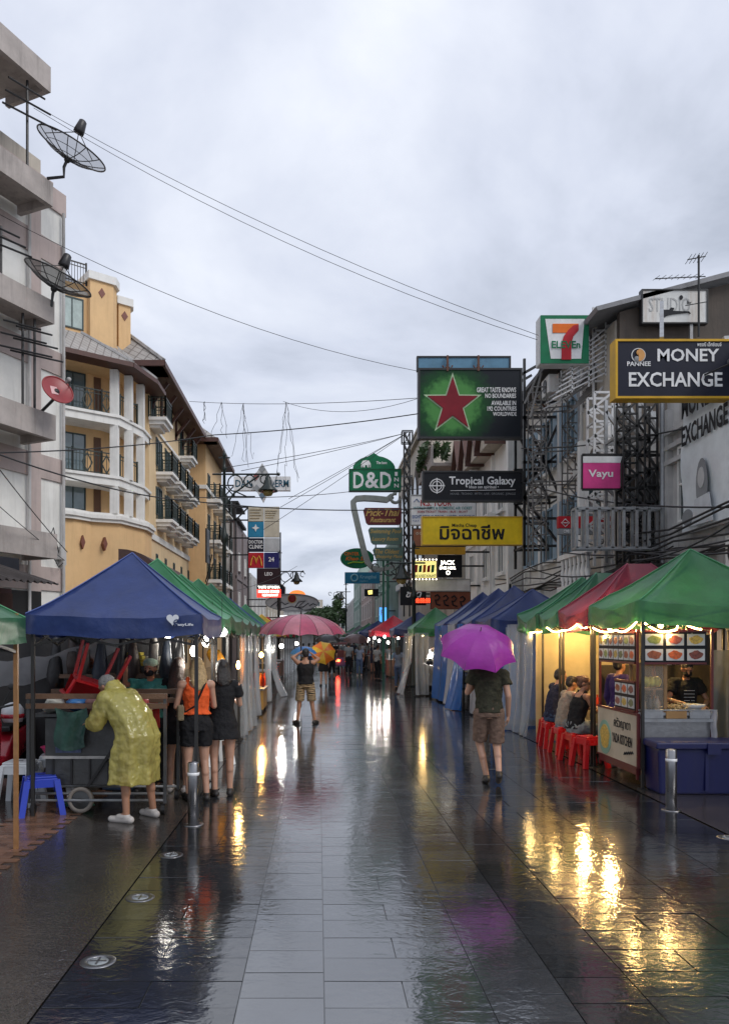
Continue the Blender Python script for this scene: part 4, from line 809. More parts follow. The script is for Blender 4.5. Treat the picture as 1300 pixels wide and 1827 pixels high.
def build_left_signs():
    d = 40.0
    t = sign('white horizontal sign with blue capitals crossed by a patterned diamond', d)
    board(t, 417, 850, 518, 875, d, S_WHITE, .3); shape(t, d, [(468,827),(488,860),(470,898),(448,860)], P('pale_grey', (0.5,0.5,0.5)), 'diamond', -.12, -.01)
    for (cx, cy, c) in [(468,838,S_GREY), (457,851,P('dusty_red', (0.30,0.10,0.09))), (468,885,P('slate_blue', (0.12,0.18,0.24))), (458,872,S_GREY), (481,872,S_GREY)]: shape(t, d, [(cx,cy-7),(cx+6,cy),(cx,cy+7),(cx-6,cy)], c, 'diamond_facet', -.14, -.121)
    words(t, d, [('DANG',420,856,461,869,P('deep_teal', (0.02,0.09,0.14)),.05), ('DERM',480,856,515,869,P('deep_teal', ()),.05), ],)
    m = MB()
    for a, b, c, e in [(392,866,418,866),(392,886,455,886),(418,866,418,886),(400,866,418,886),(400,886,418,866),(418,876,440,886)]: m.bar(at(a,b,d+.15), at(c,e,d+.15), .06)
    m.build('bracket', BLACK_S, t)
    d = 46.0
    t = sign('tall tower of stacked square advertisement panels, two columns wide', d, 'sign_tower')
    rows = [(904,930),(931,958),(960,984),(986,1013)]
    cols = [[S_CREAM,S_SKY,S_NAVY,S_RED],[S_CREAM,S_CREAM,P('pale_panel', (0.45,0.46,0.47)),P('indigo', (0.02,0.02,0.12))]]
    for c in (0, 1):
        for r, (a, b) in enumerate(rows): board(t, 443+c*28, a, 470+c*28, b, d, cols[c][r], .3)
    board(t, 458, 1014, 499, 1043, d, P('plum_black', (0.03,0.014,0.018)), .3)
    words(t, d, [('DOCTOR',444,964,469,970,S_TEXTW,.03), ('CLINIC',444,972,469,979,S_TEXTW,.03), ('24',479,994,489,1002,S_TEXTW,.05), ('LEO',472,1021,486,1027,S_TEXTW,.02)])
    shape(t, d, [(456,935),(458,940),(463,942),(458,944),(456,949),(454,944),(449,942),(454,940)], S_TEXTW, 'star_emblem'); stroke(t, d, [(447,1009),(449,998),(452,992),(455,996),(457,1006),(459,996),(462,992),(465,998),(467,1009)], 1.1, P('arch_gold', (0.75,0.42,0.06)), 'arch_letter')
    for k in range(4): shape(t, d, [(446,909+5*k),(466-3*(k % 2),909+5*k),(466-3*(k % 2),910+5*k),(446,910+5*k)], P('faint_gold', (0.36,0.28,0.16)), 'faint_line'); shape(t, d, [(474,911+4*k),(494-2*k,911+4*k),(494-2*k,912+4*k),(474,912+4*k)], P('faint_gold', ()), 'faint_line')
    m = MB()
    for a, b, c, e in [(400,905,443,905),(400,928,443,928),(400,905,420,928),(420,928,443,905),(420,905,420,1000),(500,950,500,1090),(443,905,443,1090),(410,960,443,960),(410,990,443,990)]: m.bar(at(a,b,d+.35), at(c,e,d+.35), .08)
    m.build('lattice', BLACK_S, t)
    d = 44.0
    t = sign('illuminated restaurant sign with black and red bands, below the sign tower', d)
    board(t, 458, 1044, 501, 1051, d, S_BLACK, .2); board(t, 458, 1051.3, 501, 1066, d, glow('lit_red_panel', (0.8,0.05,0.03), .9), .2, None, name='red_band'); words(t, d, [('TASTE OF INDIA',460,1045.5,499,1050,LIT_W,.03), ('INDIAN FOOD',461,1053,498,1058,LIT_W,.03), ('RESTAURANT',468,1060,496,1064,LIT_W,.03)])
    MB().cyl(at(498,1066,d+.1), (X(498,d),d+.1,0), .05).build('post', BLACK_S, t)
    d = 50.0
    t = sign('pale oval sign with flowing dark script and red round emblem', d)
    shape(t, d, [(521+47*cos(2*pi*i/32), 1075+15*sin(2*pi*i/32)) for i in range(32)], P('oval_grey', (0.42,0.42,0.43)), 'panel', 0, .25); ring(t, d, 521, 1075, 0, 0, S_BLACK, n=3) if 0 else None
    m = MB().tube([(X(521+47*cos(2*pi*i/32),d), d-.02, Z(1075+15*sin(2*pi*i/32),d)) for i in range(33)], .04, 6); m.build('rim', S_GREY, t)
    MB().ball(at(521,1068,d-.03), (.25,.05,.25), 16, 8).build('emblem', P('emblem_red', (0.20,0.02,0.02)), t); ring(t, d, 521, 1068, 7.5, .7, S_GOLD)
    stroke(t, d, [(482,1083),(492,1075),(500,1069),(493,1082),(503,1074),(508,1079),(515,1076)], .9, S_NAVY, 'script'); stroke(t, d, [(526,1084),(533,1074),(545,1072),(536,1079),(531,1084),(541,1083),(550,1076),(552,1081),(558,1077),(563,1079)], .9, S_NAVY, 'script'); stroke(t, d, [(500,1087),(520,1082),(540,1087)], .8, S_NAVY, 'script')
    arms(t, d, [(474,1070,d+.1,440,1070,d+.1), (476,1082,d+.1,440,1082,d+.1)])
    t = sign('small glowing white fascia sign behind the pink parasol', d); board(t, 498, 1098, 534, 1107, d-.5, LIT_WP, .1); arms(t, d, [(498,1102,d-.4,450,1102,d-.4)])
    d = 60.0
    t = sign('glowing orange arched sign peeping above the oval sign', d); shape(t, d, [(530+15*cos(pi*i/10), 1062-9*sin(pi*i/10)) for i in range(11)], glow('lit_orange', (1,.25,.05), .8), 'panel', 0, .2); arms(t, d, [(516,1060,d+.1,470,1060,d+.1)])
    t = sign('dark vertical sign with pale angled outline on the left row', 55)
    MB().prism([(X(498,55),Z(1040,55)),(X(508,55),Z(1048,55)),(X(508,55),Z(1068,55)),(X(498,55),Z(1068,55))], 55, 55.2).build('panel', S_NAVY, t); stroke(t, 55, [(498,1039),(509,1048),(509,1068)], .9, S_TEXTW, 'outline'); arms(t, 55, [(498,1060,55.1,470,1060,55.1)])
build_left_signs()
# ================================================================ street lamps, dishes, antenna, cables
def street_lamp(px, d, ztop, arm_to, arm_z, label, s=1.0):
    t = thing('street_lamp', label, 'street lamp', None, (X(px,d), d, 0)); g = paint('lamp_green_black', (0.012,0.02,0.018), rough=.35); dx = X(arm_to,d)-X(px,d); sg = 1 if dx > 0 else -1
    MB().lathe([(.16,0),(.16,.1),(.12,.15),(.12,.9),(.085,1.0),(.075,ztop*.62),(.13,ztop*.63),(.15,ztop*.65),(.09,ztop*.67),(.06,ztop*.7),(.055,ztop-.6),(.1,ztop-.55),(.05,ztop-.45),(.04,ztop-.1),(.09,ztop-.05),(.01,ztop+.2)], n=14).build('post', g, t, True)
    a = MB().cyl((-sg*.45,0,arm_z),(dx+sg*.35,0,arm_z),.035,n=8).bar((-.22,0,ztop-.12),(.22,0,ztop-.12),.05)
    for k in range(3):
        r = .32-.08*k; c = (sg*(.42+.55*k),0,arm_z-r-.03); a.tube([(c[0]+r*cos(q)*.9, 0, c[2]+r*sin(q)) for q in [pi*2*j/12*1.0 for j in range(11)]], .028, 5)
    a.tube([(0,0,arm_z-1.3),(sg*.35,0,arm_z-.75),(sg*.9,0,arm_z-.35),(dx*.8,0,arm_z-.05)], .035, 6).ball((dx+sg*.4,0,arm_z), .07, 8, 6).build('arm', g, t)
    l = MB().lathe([(.03,0),(.05,-.08),(.11,-.12),(.11,-.2),(.15,-.25),(.18,-.42),(.38,-.62),(.38,-.66),(.2,-.62)], (dx,0,arm_z), 16).build('lantern', g, t, True)
    MB().lathe([(.19,-.63),(.2,-.72),(.14,-.82),(.01,-.85)], (dx,0,arm_z), 14).build('lantern_glass', mk('amber_glass', (0.3,0.22,0.07), rough=.2), l, True)
street_lamp(400, 30.0, 8.95, 478, 8.2, 'ornate dark green street lamp in front of the diamond sign')
street_lamp(497, 50.0, 7.5, 529, 6.2, 'street lamp with bell lantern beyond the sign tower')
street_lamp(738, 31.0, 5.6, 716, 4.9, 'dark street lamp standing behind the green tent on the right')
street_lamp(617, 75.0, 7.2, 609, 6.4, 'distant street lamp below the blue bank sign')
def dish(px, py, d, axis, R, depth, mat, label, mount, solid=False, rimm=None, feed_len=None):
    t = thing('satellite_dish', label, 'satellite dish'); c = at(px,py,d); q = Vector(axis).normalized().to_track_quat('Z', 'Y').to_matrix().to_4x4(); T = Matrix.Translation(c) @ q
    def f(u, v): r = R*v; a = 2*pi*u; return (r*cos(a), r*sin(a), depth*v*v)
    MB(T).grid(f, 40, 8).build('reflector', mat, t, True, fix=False); rm = rimm or BLACK_S
    m = MB(T).tube([f(i/40, 1) for i in range(41)], .02, 6)
    if not solid:
        for k in range(12): m.tube([f(k/12, v/6) for v in range(7)], .012, 5)
        for v in (.35,.68): m.tube([f(i/32, v) for i in range(33)], .008, 4)
    m.build('rib_frame', rm, t); fl = feed_len or R*.62
    s = MB(T)
    for k in range(3 if not solid else 1): s.cyl(f(k/3+.08, .8 if not solid else 1.0), (0,0,fl) if not solid else (R*.25,0,fl), .012, n=5)
    s.build('feed_strut', BLACK_S, t)
    if not solid: MB(T).lathe([(.14,-.02),(.14,.06),(.1,.3),(.06,.33)], (0,0,fl-.02), 12).build('feed_horn', paint('feed_black', (0.02,0.018,0.02)), t, True)
    else: MB(T).ball((R*.25,0,fl), .06, 8, 6).cyl((R*.25,0,fl),(R*.2,0,fl-.14),.035,n=8).build('feed_horn', W_GREY, t, True)
    m = MB(); mp = [c-Vector(axis).normalized()*.03]+[at(a,b,e) for a, b, e in mount]
    m.tube(mp, .04, 7); m.ball(mp[0], .09, 8, 6); m.build('mount', BLACK_S, t)
    return t, T
MESHY = mk('dish_wire_mesh', (0.10,0.10,0.115), rough=.5, var=.1, bump=0, alpha=.42)
dish(121, 282, 20.6, (.44,-.12,.9), .92, .26, MESHY, 'upper black wire-mesh satellite dish against the sky', [(114,298,20.6),(114,315,20.6),(84,318,20.6)], feed_len=.72)
dish(97, 513, 20.4, (.40,-.05,.9), .88, .26, mk('dish_wire_mesh_dark', (0.05,0.05,0.055), rough=.5, var=.1, bump=0, alpha=.7), 'lower black wire-mesh satellite dish in front of the ochre hotel', [(94,525,20.4),(92,545,20.4),(80,535,20.6)], feed_len=.62)
_t, _T = dish(101, 698, 19.8, (.62,-.62,.42), .40, .07, paint('red_dish_paint', (0.28,0.035,0.04), rough=.4), 'small round red satellite dish with white label on the balcony', [(96,712,19.9),(74,734,20.2)], solid=True, rimm=paint('red_dish_rim', (0.3,0.04,0.04)), feed_len=.5)
MB(_T).box(-.16,.02,-.12,.12,.012,.02).build('label_patch', paint('faded_label', (0.65,0.4,0.4)), _t)
def build_antenna():
    t = thing('tv_antenna', 'rooftop television antenna on a thin mast above the brown end wall', 'antenna'); d = 18.9
    MB().cyl(at(1246,455,d), at(1246,600,d), .025, n=6).build('mast', BLACK_S, t)
    m = MB().cyl(at(1168,497,d), at(1258,493,d), .014, n=5)
    for k in range(8):
        px = 1170+k*11; p = at(px,497-k*.4,d); m.cyl(p+Vector((-.04,-.3,-.06)), p+Vector((.05,.3,.1)), .007, n=4)
    m.build('yagi_boom', BLACK_S, t); m = MB().cyl(at(1226,463,d), at(1258,457,d), .014, n=5)
    for k in range(5): p = at(1228+k*7,462-k,d); m.cyl(p+Vector((-.08,0,-.12)), p+Vector((.08,0,.12)), .007, n=4)
    m.cyl(at(1222,545,d), at(1262,538,d), .012, n=5); m.build('upper_array', BLACK_S, t)
build_antenna()
CABLE = mk('black_cable', (0.018,0.018,0.02), rough=.6, var=0, bump=0)
def cable(label, pts, r=.012, sag=0.0, name='overhead_cable', grp='cables strung across the street'):
    """pts: (px, py, depth) supports; each span sags a little"""
    V = [at(*p) for p in pts]; path = []
    for a, b in zip(V[:-1], V[1:]):
        for i in range(13):
            u = i/12; q = a.lerp(b, u); q.z -= sag*4*u*(1-u)*(b-a).length/10; path.append(q)
    tag(MB().tube(path, r, 5).build(name, CABLE), label, 'cable', grp)
def build_cables():
    cable('upper of two thin cables sloping down from the top dish', [(40,175,20.5),(960,598,20)], .007, .25)
    cable('lower of two thin cables sloping down from the top dish', [(60,192,20.5),(958,606,20)], .007, .33)
    cable('long cable crossing from the pale block to the star billboard', [(-20,372,20),(745,662,24)], .008, .42)
    cable('level cable strung high across the street with loose strands', [(338,716,38),(745,710,26)], .011, .1)
    cable('drooping cable beside the star billboard', [(505,716,33),(745,711,26)], .009, .5)
    cable('black cable rising from the left edge to the billboard', [(-10,808,18),(380,776,26),(746,738,24)], .017, .12)
    cable('thick black cable crossing low in front of the hotel balconies', [(-10,808,17.5),(330,893,26),(770,906,30)], .02, .2)
    cable('thin cable passing below the diamond sign', [(330,887,26),(625,877,40),(935,850,24)], .015, .08)
    cable('slack cable across the pale block front', [(-5,832,17),(120,985,21)], .012, .1)
    cable('steep thin cable on the pale block wall', [(-5,900,18),(115,1000,21.5)], .01, .05)
    cable('short cable below the sign tower', [(395,1060,30),(530,1010,48)], .012, .1)
    for i, (a, b, da) in enumerate([(398,835,32),(430,840,36),(515,890,42),(500,905,42),(470,945,44)]):
        cable(('first','second','third','fourth','fifth')[i]+' cable from above of the fan running down from the lattice mast', [(726,772,43),(a,b,da)], .014, .06)
    for i, (a, b, da, c, e, dc, s) in enumerate([(930,800,24,1240,760,15.5,.15),(930,860,24,1300,905,13.5,.2),(1020,960,20,1320,985,12.5,.25),(1000,985,21,1320,960,12.5,.2),(940,1010,24,1200,975,15,.5),(1110,720,17,1320,640,13,.15),(1130,1000,15.5,1310,930,12,.4)]):
        cable(['cable running behind the torn pink sign','long cable crossing the galvanised posts','upper cable sagging over the right-hand tents','lower cable sagging over the right-hand tents','loose cable looping down the white house','cable above the printed banner','slack cable near the air conditioners'][i], [(a,b,da),(c,e,dc)], .018, s)
    # matted strands hanging from the high cable
    R = random.Random(11)
    for i, (px, py, ln) in enumerate([(434,719,115),(510,717,160),(395,717,70),(365,716,40)]):
        m = MB()
        for k in range(5 if i < 2 else 3):
            d = 34-i; x = px; y = py; pts = []; drift = R.uniform(-1.0,1.0)*(2.2 if k else .1)
            for j in range(9): pts.append(at(x+R.uniform(-2.5,2.5)*(j > 0), y+ln*R.uniform(.75,1.0)*j/8, d)); x += drift*1.6
            m.tube(pts, .008, 4)
        tag(m.build('hanging_wires', CABLE), ['tangle of loose wires hanging left of the diamond sign','long strand of loose wires hanging right of the diamond sign','short loose wires hanging near the hotel roof','shortest loose wires beside the hotel eave'][i], 'wires', 'loose wires hanging from the high cable')
    # black cable bundles along the right facade
    m = MB()
    for k in range(9):
        z = 3.5+.09*k; m.tube([(7.2-.03*k, 9+u*2.2, z-.25*sin(pi*((u+k*.13) % 1.0))-.12*sin(u*2.1+k)) for u in range(11)], .022, 5)
    tag(m.build('cable_bundle', CABLE), 'thick bundle of black cables along the right-hand shop fronts', 'cable')
build_cables()
# ================================================================ market tents
def cloth(key, col, trans=.28): return mk(key, col, rough=.34, var=.38, scale=1.4, bump=1.0, bscale=4, trans=trans, spec=.5, streak=.35, grime=tuple(c*.45+.01 for c in col))
C_BLUE = cloth('blue_tent_cloth', (0.022,0.042,0.15), .10); C_NAVY = cloth('navy_tent_cloth', (0.03,0.055,0.17), .2); C_GREEN = cloth('green_tent_cloth', (0.035,0.17,0.075), .22); C_GREEN2 = cloth('deep_green_tent_cloth', (0.028,0.13,0.075), .22); C_CRIM = cloth('crimson_tent_cloth', (0.20,0.025,0.055)); C_RED = cloth('red_tent_cloth', (0.45,0.03,0.05)); C_GREYC = cloth('grey_tent_cloth', (0.12,0.12,0.13)); C_YEL = cloth('yellow_tent_cloth', (0.55,0.36,0.04))
LEG_K = paint('black_tent_leg', (0.02,0.019,0.018), rough=.4); LEG_W = mk('varnished_wood_post', (0.30,0.15,0.06), rough=.4, var=.25, scale=12); PIPING = paint('pale_piping', (0.35,0.4,0.45))
def tent(label, x0, x1, d0, d1, ze, drop, za, mat, group='market tents', ax=None, legm=None, seed=0, legs=(1,1,1,1), apex_flat=0.0, wav=1.0, leg_in=.06):
    t = thing('market_tent', label, 'tent', group, ((x0+x1)/2, (d0+d1)/2, 0)); w, l = (x1-x0)/2, (d1-d0)/2; R = random.Random(seed); ax = 0 if ax is None else ax-(x0+x1)/2
    so = Vector((R.uniform(0,50), R.uniform(0,50), 0)); n = 12; K = 9
    per = []
    for s in range(4):
        for i in range(n):
            u = i/n; per.append([(-w+2*w*u,-l,u), (w,-l+2*l*u,u), (w-2*w*u,l,u), (-w,l-2*l*u,u)][s])
    vs = []; fs = []; np_ = len(per)
    for k in range(K+1):
        t_ = max(.0015, k/K)
        for (px, py, u) in per:
            hip = sin(pi*u)
            z = ze+(za-ze)*(1-t_)**1.12-.09*hip*sin(pi*t_*.9)*wav-.045*hip*t_*wav+(.03*mnoise.noise(Vector((px*t_*2.2,py*t_*2.2,0))+so)+.014*mnoise.noise(Vector((px*t_*6,py*t_*6,4))+so))*t_*wav
            fx = apex_flat*(1-t_)*(1 if px > 0 else -1)
            vs.append((ax*(1-t_)+px*t_+fx, py*t_, z))
    for k in range(K):
        for i in range(np_): fs.append((k*np_+i, k*np_+(i+1) % np_, (k+1)*np_+(i+1) % np_, (k+1)*np_+i))
    MB().add(vs, fs).build('canopy', mat, t, True, fix=False)
    # hips stay crisp: piping along the four seams
    m = MB()
    for c in range(4): m.tube([Vector(vs[k*np_+c*n])+Vector((0,0,.006)) for k in range(K+1)], .007, 4)
    tag(m.build('seam_piping', mk(mat.name+'_seam', tuple(min(1,c*1.7+.03) for c in mat.node_tree.nodes['Principled BSDF'].inputs['Base Color'].default_value[:3]), rough=.5, var=0, bump=0), t), kind=None)
    vs2 = []; fs2 = []
    rows = 4
    for r in range(rows+1):
        q = r/rows
        for i, (px, py, u) in enumerate(per):
            e = vs[K*np_+i]; nx = (px/w if abs(abs(px)-w) < 1e-6 else 0); ny = (py/l if abs(abs(py)-l) < 1e-6 else 0)
            o = (.022*sin(u*13+seed)+.05*mnoise.noise(Vector((px*3,py*3,q*2))+so))*q*wav*(1 if 0 < u else .3); dz = drop*(1+.10*mnoise.noise(Vector((px*2,py*2,3))+so)*wav)
            vs2.append((e[0]+nx*(.004+o), e[1]+ny*(.004+o), e[2]-dz*q))
    for r in range(rows):
        for i in range(np_): fs2.append((r*np_+i, r*np_+(i+1) % np_, (r+1)*np_+(i+1) % np_, (r+1)*np_+i))
    MB().add(vs2, fs2).build('valance', mat, t, True, fix=False)
    li = leg_in
    for k, (sx, sy) in enumerate([(-1,-1),(1,-1),(1,1),(-1,1)]):
        if legs[k]: MB().bar((sx*(w-li),sy*(l-li),0), (sx*(w-li),sy*(l-li),ze+.02), .036).box(sx*(w-li)-.05,sx*(w-li)+.05,sy*(l-li)-.05,sy*(l-li)+.05,0,.008).build('leg', legm or LEG_K, t)
    m = MB(); a, b = w-li, l-li
    for (p, q) in [((-a,-b),(a,-b)), ((-a,b),(a,b)), ((-a,-b),(-a,b)), ((a,-b),(a,b))]:
        P0, P1 = Vector((*p,0)), Vector((*q,0)); mid = (P0+P1)/2
        for A, B in ((P0,mid),(mid,P1)): m.bar(A+Vector((0,0,ze-.14)), B+Vector((0,0,ze-.33)), .018, .025); m.bar(A+Vector((0,0,ze-.33)), B+Vector((0,0,ze-.14)), .016, .025)
    [m.bar((sx*a,sy*b,ze-.12),(ax,0,za-.34),.02) for sx in (-1,1) for sy in (-1,1)]; m.bar((ax,0,za-.36),(ax,0,za-.03),.025)
    m.build('scissor_frame', LEG_K, t)
    return t
def build_tents():
    GL = 'tents in a row along the left side'; GR = 'tents in a row along the right side'
    tent('green tent cut off by the left edge, with a brown wooden post', -5.2, -2.66, 4.6, 7.12, 2.11, .22, 2.95, C_GREEN, GL, legm=LEG_W, seed=1)
    b = tent('large blue tent with a white heart logo on its valance', -3.10, -1.24, 8.3, 10.0, 2.16, .21, 2.90, C_BLUE, GL, seed=2, wav=.6)
    d = 8.29; T = frame(-(-3.10-1.18)/2, -9.275, 0)  # valance print, in the tent's own space
    dd = 8.268; lt = frame(2.17, dd-9.15, 0); ltw = lambda a, bb: (X(a,dd)-0.0, Z(bb,dd))
    W = paint('logo_white', (0.62,0.64,0.68))
    hx, hz = X(308,dd), Z(1105,dd); s = .062
    hp = [(hx+s*1.05*(16*sin(a)**3)/16, hz+s*(13*cos(a)-5*cos(2*a)-2*cos(3*a)-cos(4*a))/15) for a in [2*pi*i/28 for i in range(28)]]
    MB(Matrix.Translation((2.17,-9.15,0))).prism(hp, dd-.006, dd).build('heart_logo', W, b)
    MB(Matrix.Translation((2.17,-9.15,0))).tube([(hx+.045+.03*cos(q), dd-.01, hz-.035+.03*sin(q)) for q in [pi*.0+i*2*pi*.8/12 for i in range(13)]]+[(hx+.015,dd-.01,hz-.035),(hx+.07,dd-.01,hz-.03)], .006, 5).build('logo_letter', C_NAVY, b)
    lettering('EasyLife', b, W, Matrix.Translation((2.17,dd-9.15,0)), X(312,dd), X(345,dd), Z(1118,dd), Z(1112,dd), y=0, bold=.03)
    for i, (a0, a1, m, za, lab) in enumerate([(10.45,12.3,C_GREEN,3.06,'green tent directly behind the blue heart tent'), (12.45,14.4,C_GREEN,3.0,'second green tent behind the blue heart tent'), (14.5,16.4,C_GREEN,3.08,'third green tent behind the blue heart tent'), (16.5,18.2,C_GREEN2,3.12,'fourth green tent behind the blue heart tent, over the fried food stall'), (18.4,20.1,C_GREEN,3.06,'fifth green tent behind the blue heart tent, before the navy tent'), (20.3,22.1,C_NAVY,3.0,'navy tent among the green ones on the left'), (24.9,27.2,C_GREEN,3.05,'separate green tent on the left, behind the pink parasol')]):
        tent(lab, -3.3, -1.36-.03*i, a0, a1, 2.26, .22, za, m, GL, seed=10+i)
    for i, (a0, m) in enumerate([(34,C_YEL),(38,C_RED),(43,C_GREEN),(49,C_RED),(56,C_GREEN)]):
        tent(['yellow tent far down the left side','red tent far down the left side, after the yellow one','far green tent on the left beyond the red one','second far red tent on the left','farthest green tent on the left'][i], -3.6, -1.5, a0, a0+2.4, 2.25, .22, 3.0, m, GL, seed=30+i)
    t1 = tent('large green tent over the noodle cart on the right', 4.03, 6.15, 9.85, 11.7, 2.385, .27, 3.13, C_GREEN, GR, seed=40, ax=5.1)
    tent('crimson tent between two green ones on the right', 4.05, 6.15, 11.75, 13.25, 2.38, .27, 3.10, C_CRIM, GR, seed=41, ax=5.1, apex_flat=.18, wav=1.6)
    tent('dark green tent just behind the crimson tent', 4.05, 6.15, 13.3, 14.45, 2.36, .25, 3.07, C_GREEN2, GR, seed=42, ax=5.1, apex_flat=.18, wav=1.8)
    tent('green tent at the far end of the seated customers', 4.02, 6.15, 14.5, 15.9, 2.36, .25, 3.09, C_GREEN, GR, seed=43, ax=5.1, wav=1.8)
    for i, (a0, a1, x0, za) in enumerate([(17.8,19.6,3.92,3.08),(19.7,21.2,3.85,3.28),(21.4,23.1,3.8,3.33),(23.4,25.4,3.75,3.35)]):
        tent(['nearest blue tent on the right, behind the purple umbrella','second blue tent on the right, the tallest peak','third blue tent on the right','farthest of the four blue tents on the right'][i], x0, 6.2, a0, a1, 2.36, .3, za, C_BLUE, GR, seed=50+i, ax=5.1)
    for i, (x0, x1, a0, a1, za, m, lab) in enumerate([(3.2,4.9,26.2,28.2,2.98,C_GREEN,'green tent with a lamp over the parked car'), (3.0,5.2,31,33.2,3.0,C_BLUE,'blue tent far down the right side behind the red one'), (2.55,4.85,37.5,40,3.05,C_RED,'red tent far down the right side'), (2.4,4.8,46,48.4,3.0,C_BLUE,'small distant blue tent on the right'), (2.4,4.6,53,55.5,3.0,C_GREEN,'small distant green tent on the right'), (2.2,4.4,62,64.5,3.0,C_GREYC,'distant grey tent on the right'), (2.2,4.4,72,74.5,3.0,C_GREEN,'farthest green tent on the right')]):
        tent(lab, x0, x1, a0, a1, 2.3, .24, za, m, GR, seed=60+i)
build_tents()
# ================================================================ umbrellas
def umbrella(label, apex, axis, R, depth, mats, n=8, shaft=.75, name='umbrella', shaft_m=None, grip=True, scal=.05, cat='umbrella', spin=0.0):
    """apex: top of the canopy; axis: unit vector pointing out of the top"""
    t = thing(name, label, cat); A = Vector(axis).normalized(); T = Matrix.Translation(Vector(apex)) @ A.to_track_quat('Z', 'Y').to_matrix().to_4x4(); sm = shaft_m or BLACK_S
    S = 6; U = 6
    def pt(a, v, mid):
        r = R*sin(v*1.25)/sin(1.25); z = -depth*(1-cos(v*1.25))/(1-cos(1.25)); r *= 1-scal*mid*v; z += depth*.07*mid*v*v
        k_ = math.floor((a-spin)/(2*pi/n)+1e-6 if mid else 0); f = cos(pi/n)/cos(a-(spin+2*pi*(k_+.5)/n)) if mid else 1.0; return (r*f*cos(a), r*f*sin(a), z)
    for k in range(n):
        a0 = spin+2*pi*k/n; a1 = spin+2*pi*(k+1)/n
        MB(T).grid(lambda u, v: pt(a0+(a1-a0)*u, max(v,.01), sin(pi*u)), U, S).build('panel', mats[k % len(mats)], t, True, fix=False)
    m = MB(T)
    for k in range(n): m.tube([Vector(pt(spin+2*pi*k/n, v/6, 0))-Vector((0,0,.006)) for v in range(1,7)], .004 if R < 1 else .010, 4)
    m.build('rib_set', sm, t)
    MB(T).cyl((0,0,-shaft),(0,0,.01),.006 if R < 1 else .018,n=7).build('shaft', sm, t)
    MB(T).cyl((0,0,0),(0,0,.06 if R < 1 else .1),.007 if R < 1 else .03,.004,n=7).build('ferrule', BLACK_S, t)
    if grip: MB(T).tube([(0,0,-shaft+.02),(0,0,-shaft-.06),(.012,0,-shaft-.085),(.03,0,-shaft-.09),(.045,0,-shaft-.07)], .011, 7).build('handle', BLACK_S, t)
    return t, T
U_PUR = cloth('purple_umbrella_cloth', (0.33,0.028,0.34), .16); U_PINK = cloth('faded_pink_canvas', (0.42,0.085,0.16), .25); U_PINK2 = cloth('washed_pink_canvas', (0.48,0.19,0.25), .25); U_OR = cloth('orange_umbrella_cloth', (0.75,0.18,0.02), .3); U_YE = cloth('yellow_umbrella_cloth', (0.75,0.45,0.04), .3); U_BL = cloth('sky_blue_umbrella_cloth', (0.04,0.22,0.60), .3); U_BK = cloth('black_umbrella_cloth', (0.014,0.013,0.015), .05); U_BR = cloth('brown_umbrella_cloth', (0.10,0.05,0.05), .1)
PA = at(857,1126,10.1)
umbrella('bright purple umbrella held by the man walking away', PA, (.02,-.55,.84), .52, .30, [U_PUR], 8, .78, spin=.25)
umbrella('large faded pink and white striped market parasol', at(537,1096,20), (.0,-.03,1), 1.16, .52, [U_PINK,U_PINK2], 16, 2.38, 'market_parasol', grip=False, scal=.02, cat='parasol')
umbrella('orange and yellow segmented umbrella tilted towards the viewer', at(577,1162,30.5), (.05,-.93,.36), .50, .2, [U_OR,U_YE], 8, .6, spin=.2)
umbrella('sky blue umbrella behind the man in the tank top', at(541,1154,22), (0,-.2,.95), .38, .2, [U_BL], 8, .75)
umbrella('black umbrella above the orange and yellow one', at(585,1133,36), (0,-.2,1), .62, .32, [U_BK], 8, .75)
umbrella('dark brown umbrella over two people walking away', at(636,1132,36), (0.05,-.25,1), .62, .30, [U_BR], 8, .8)
umbrella('small black umbrella in the far distance', at(612,1137,60), (0,-.2,1), .55, .3, [U_BK], 8, .75)
# ================================================================ bulbs and lamps
def bulb(pos, label, col=(1,.95,.86), power=14, r=.045, e=26, wire=.35, grp='bare bulbs hanging in the stalls'):
    key = 'bulb_%.2f_%.2f_%.1f' % (col[1], col[2], e); g = glow(key, col, e)
    t = thing('hanging_bulb', label, 'light bulb', grp, pos)
    MB().lathe([(.012,.07),(.02,.05),(r*.8,.02),(r,-.015),(r*.75,-.055),(r*.3,-.075)], n=14).build('globe', g, t, True)
    MB().cyl((0,0,.065),(0,0,.12),.018,n=8).build('socket', BLACK_S, t); MB().cyl((0,0,.12),(0,0,.12+wire),.004,n=5).build('cord', CABLE, t)
    l = bpy.data.lights.new('bulb_light', 'POINT'); l.energy = power; l.color = col; l.shadow_soft_size = r; lo = bpy.data.objects.new('bulb_light', l); COL.objects.link(lo); lo.parent = t; lo.location = (0,0,-.12)
    return t
WARM = (1,.62,.22)
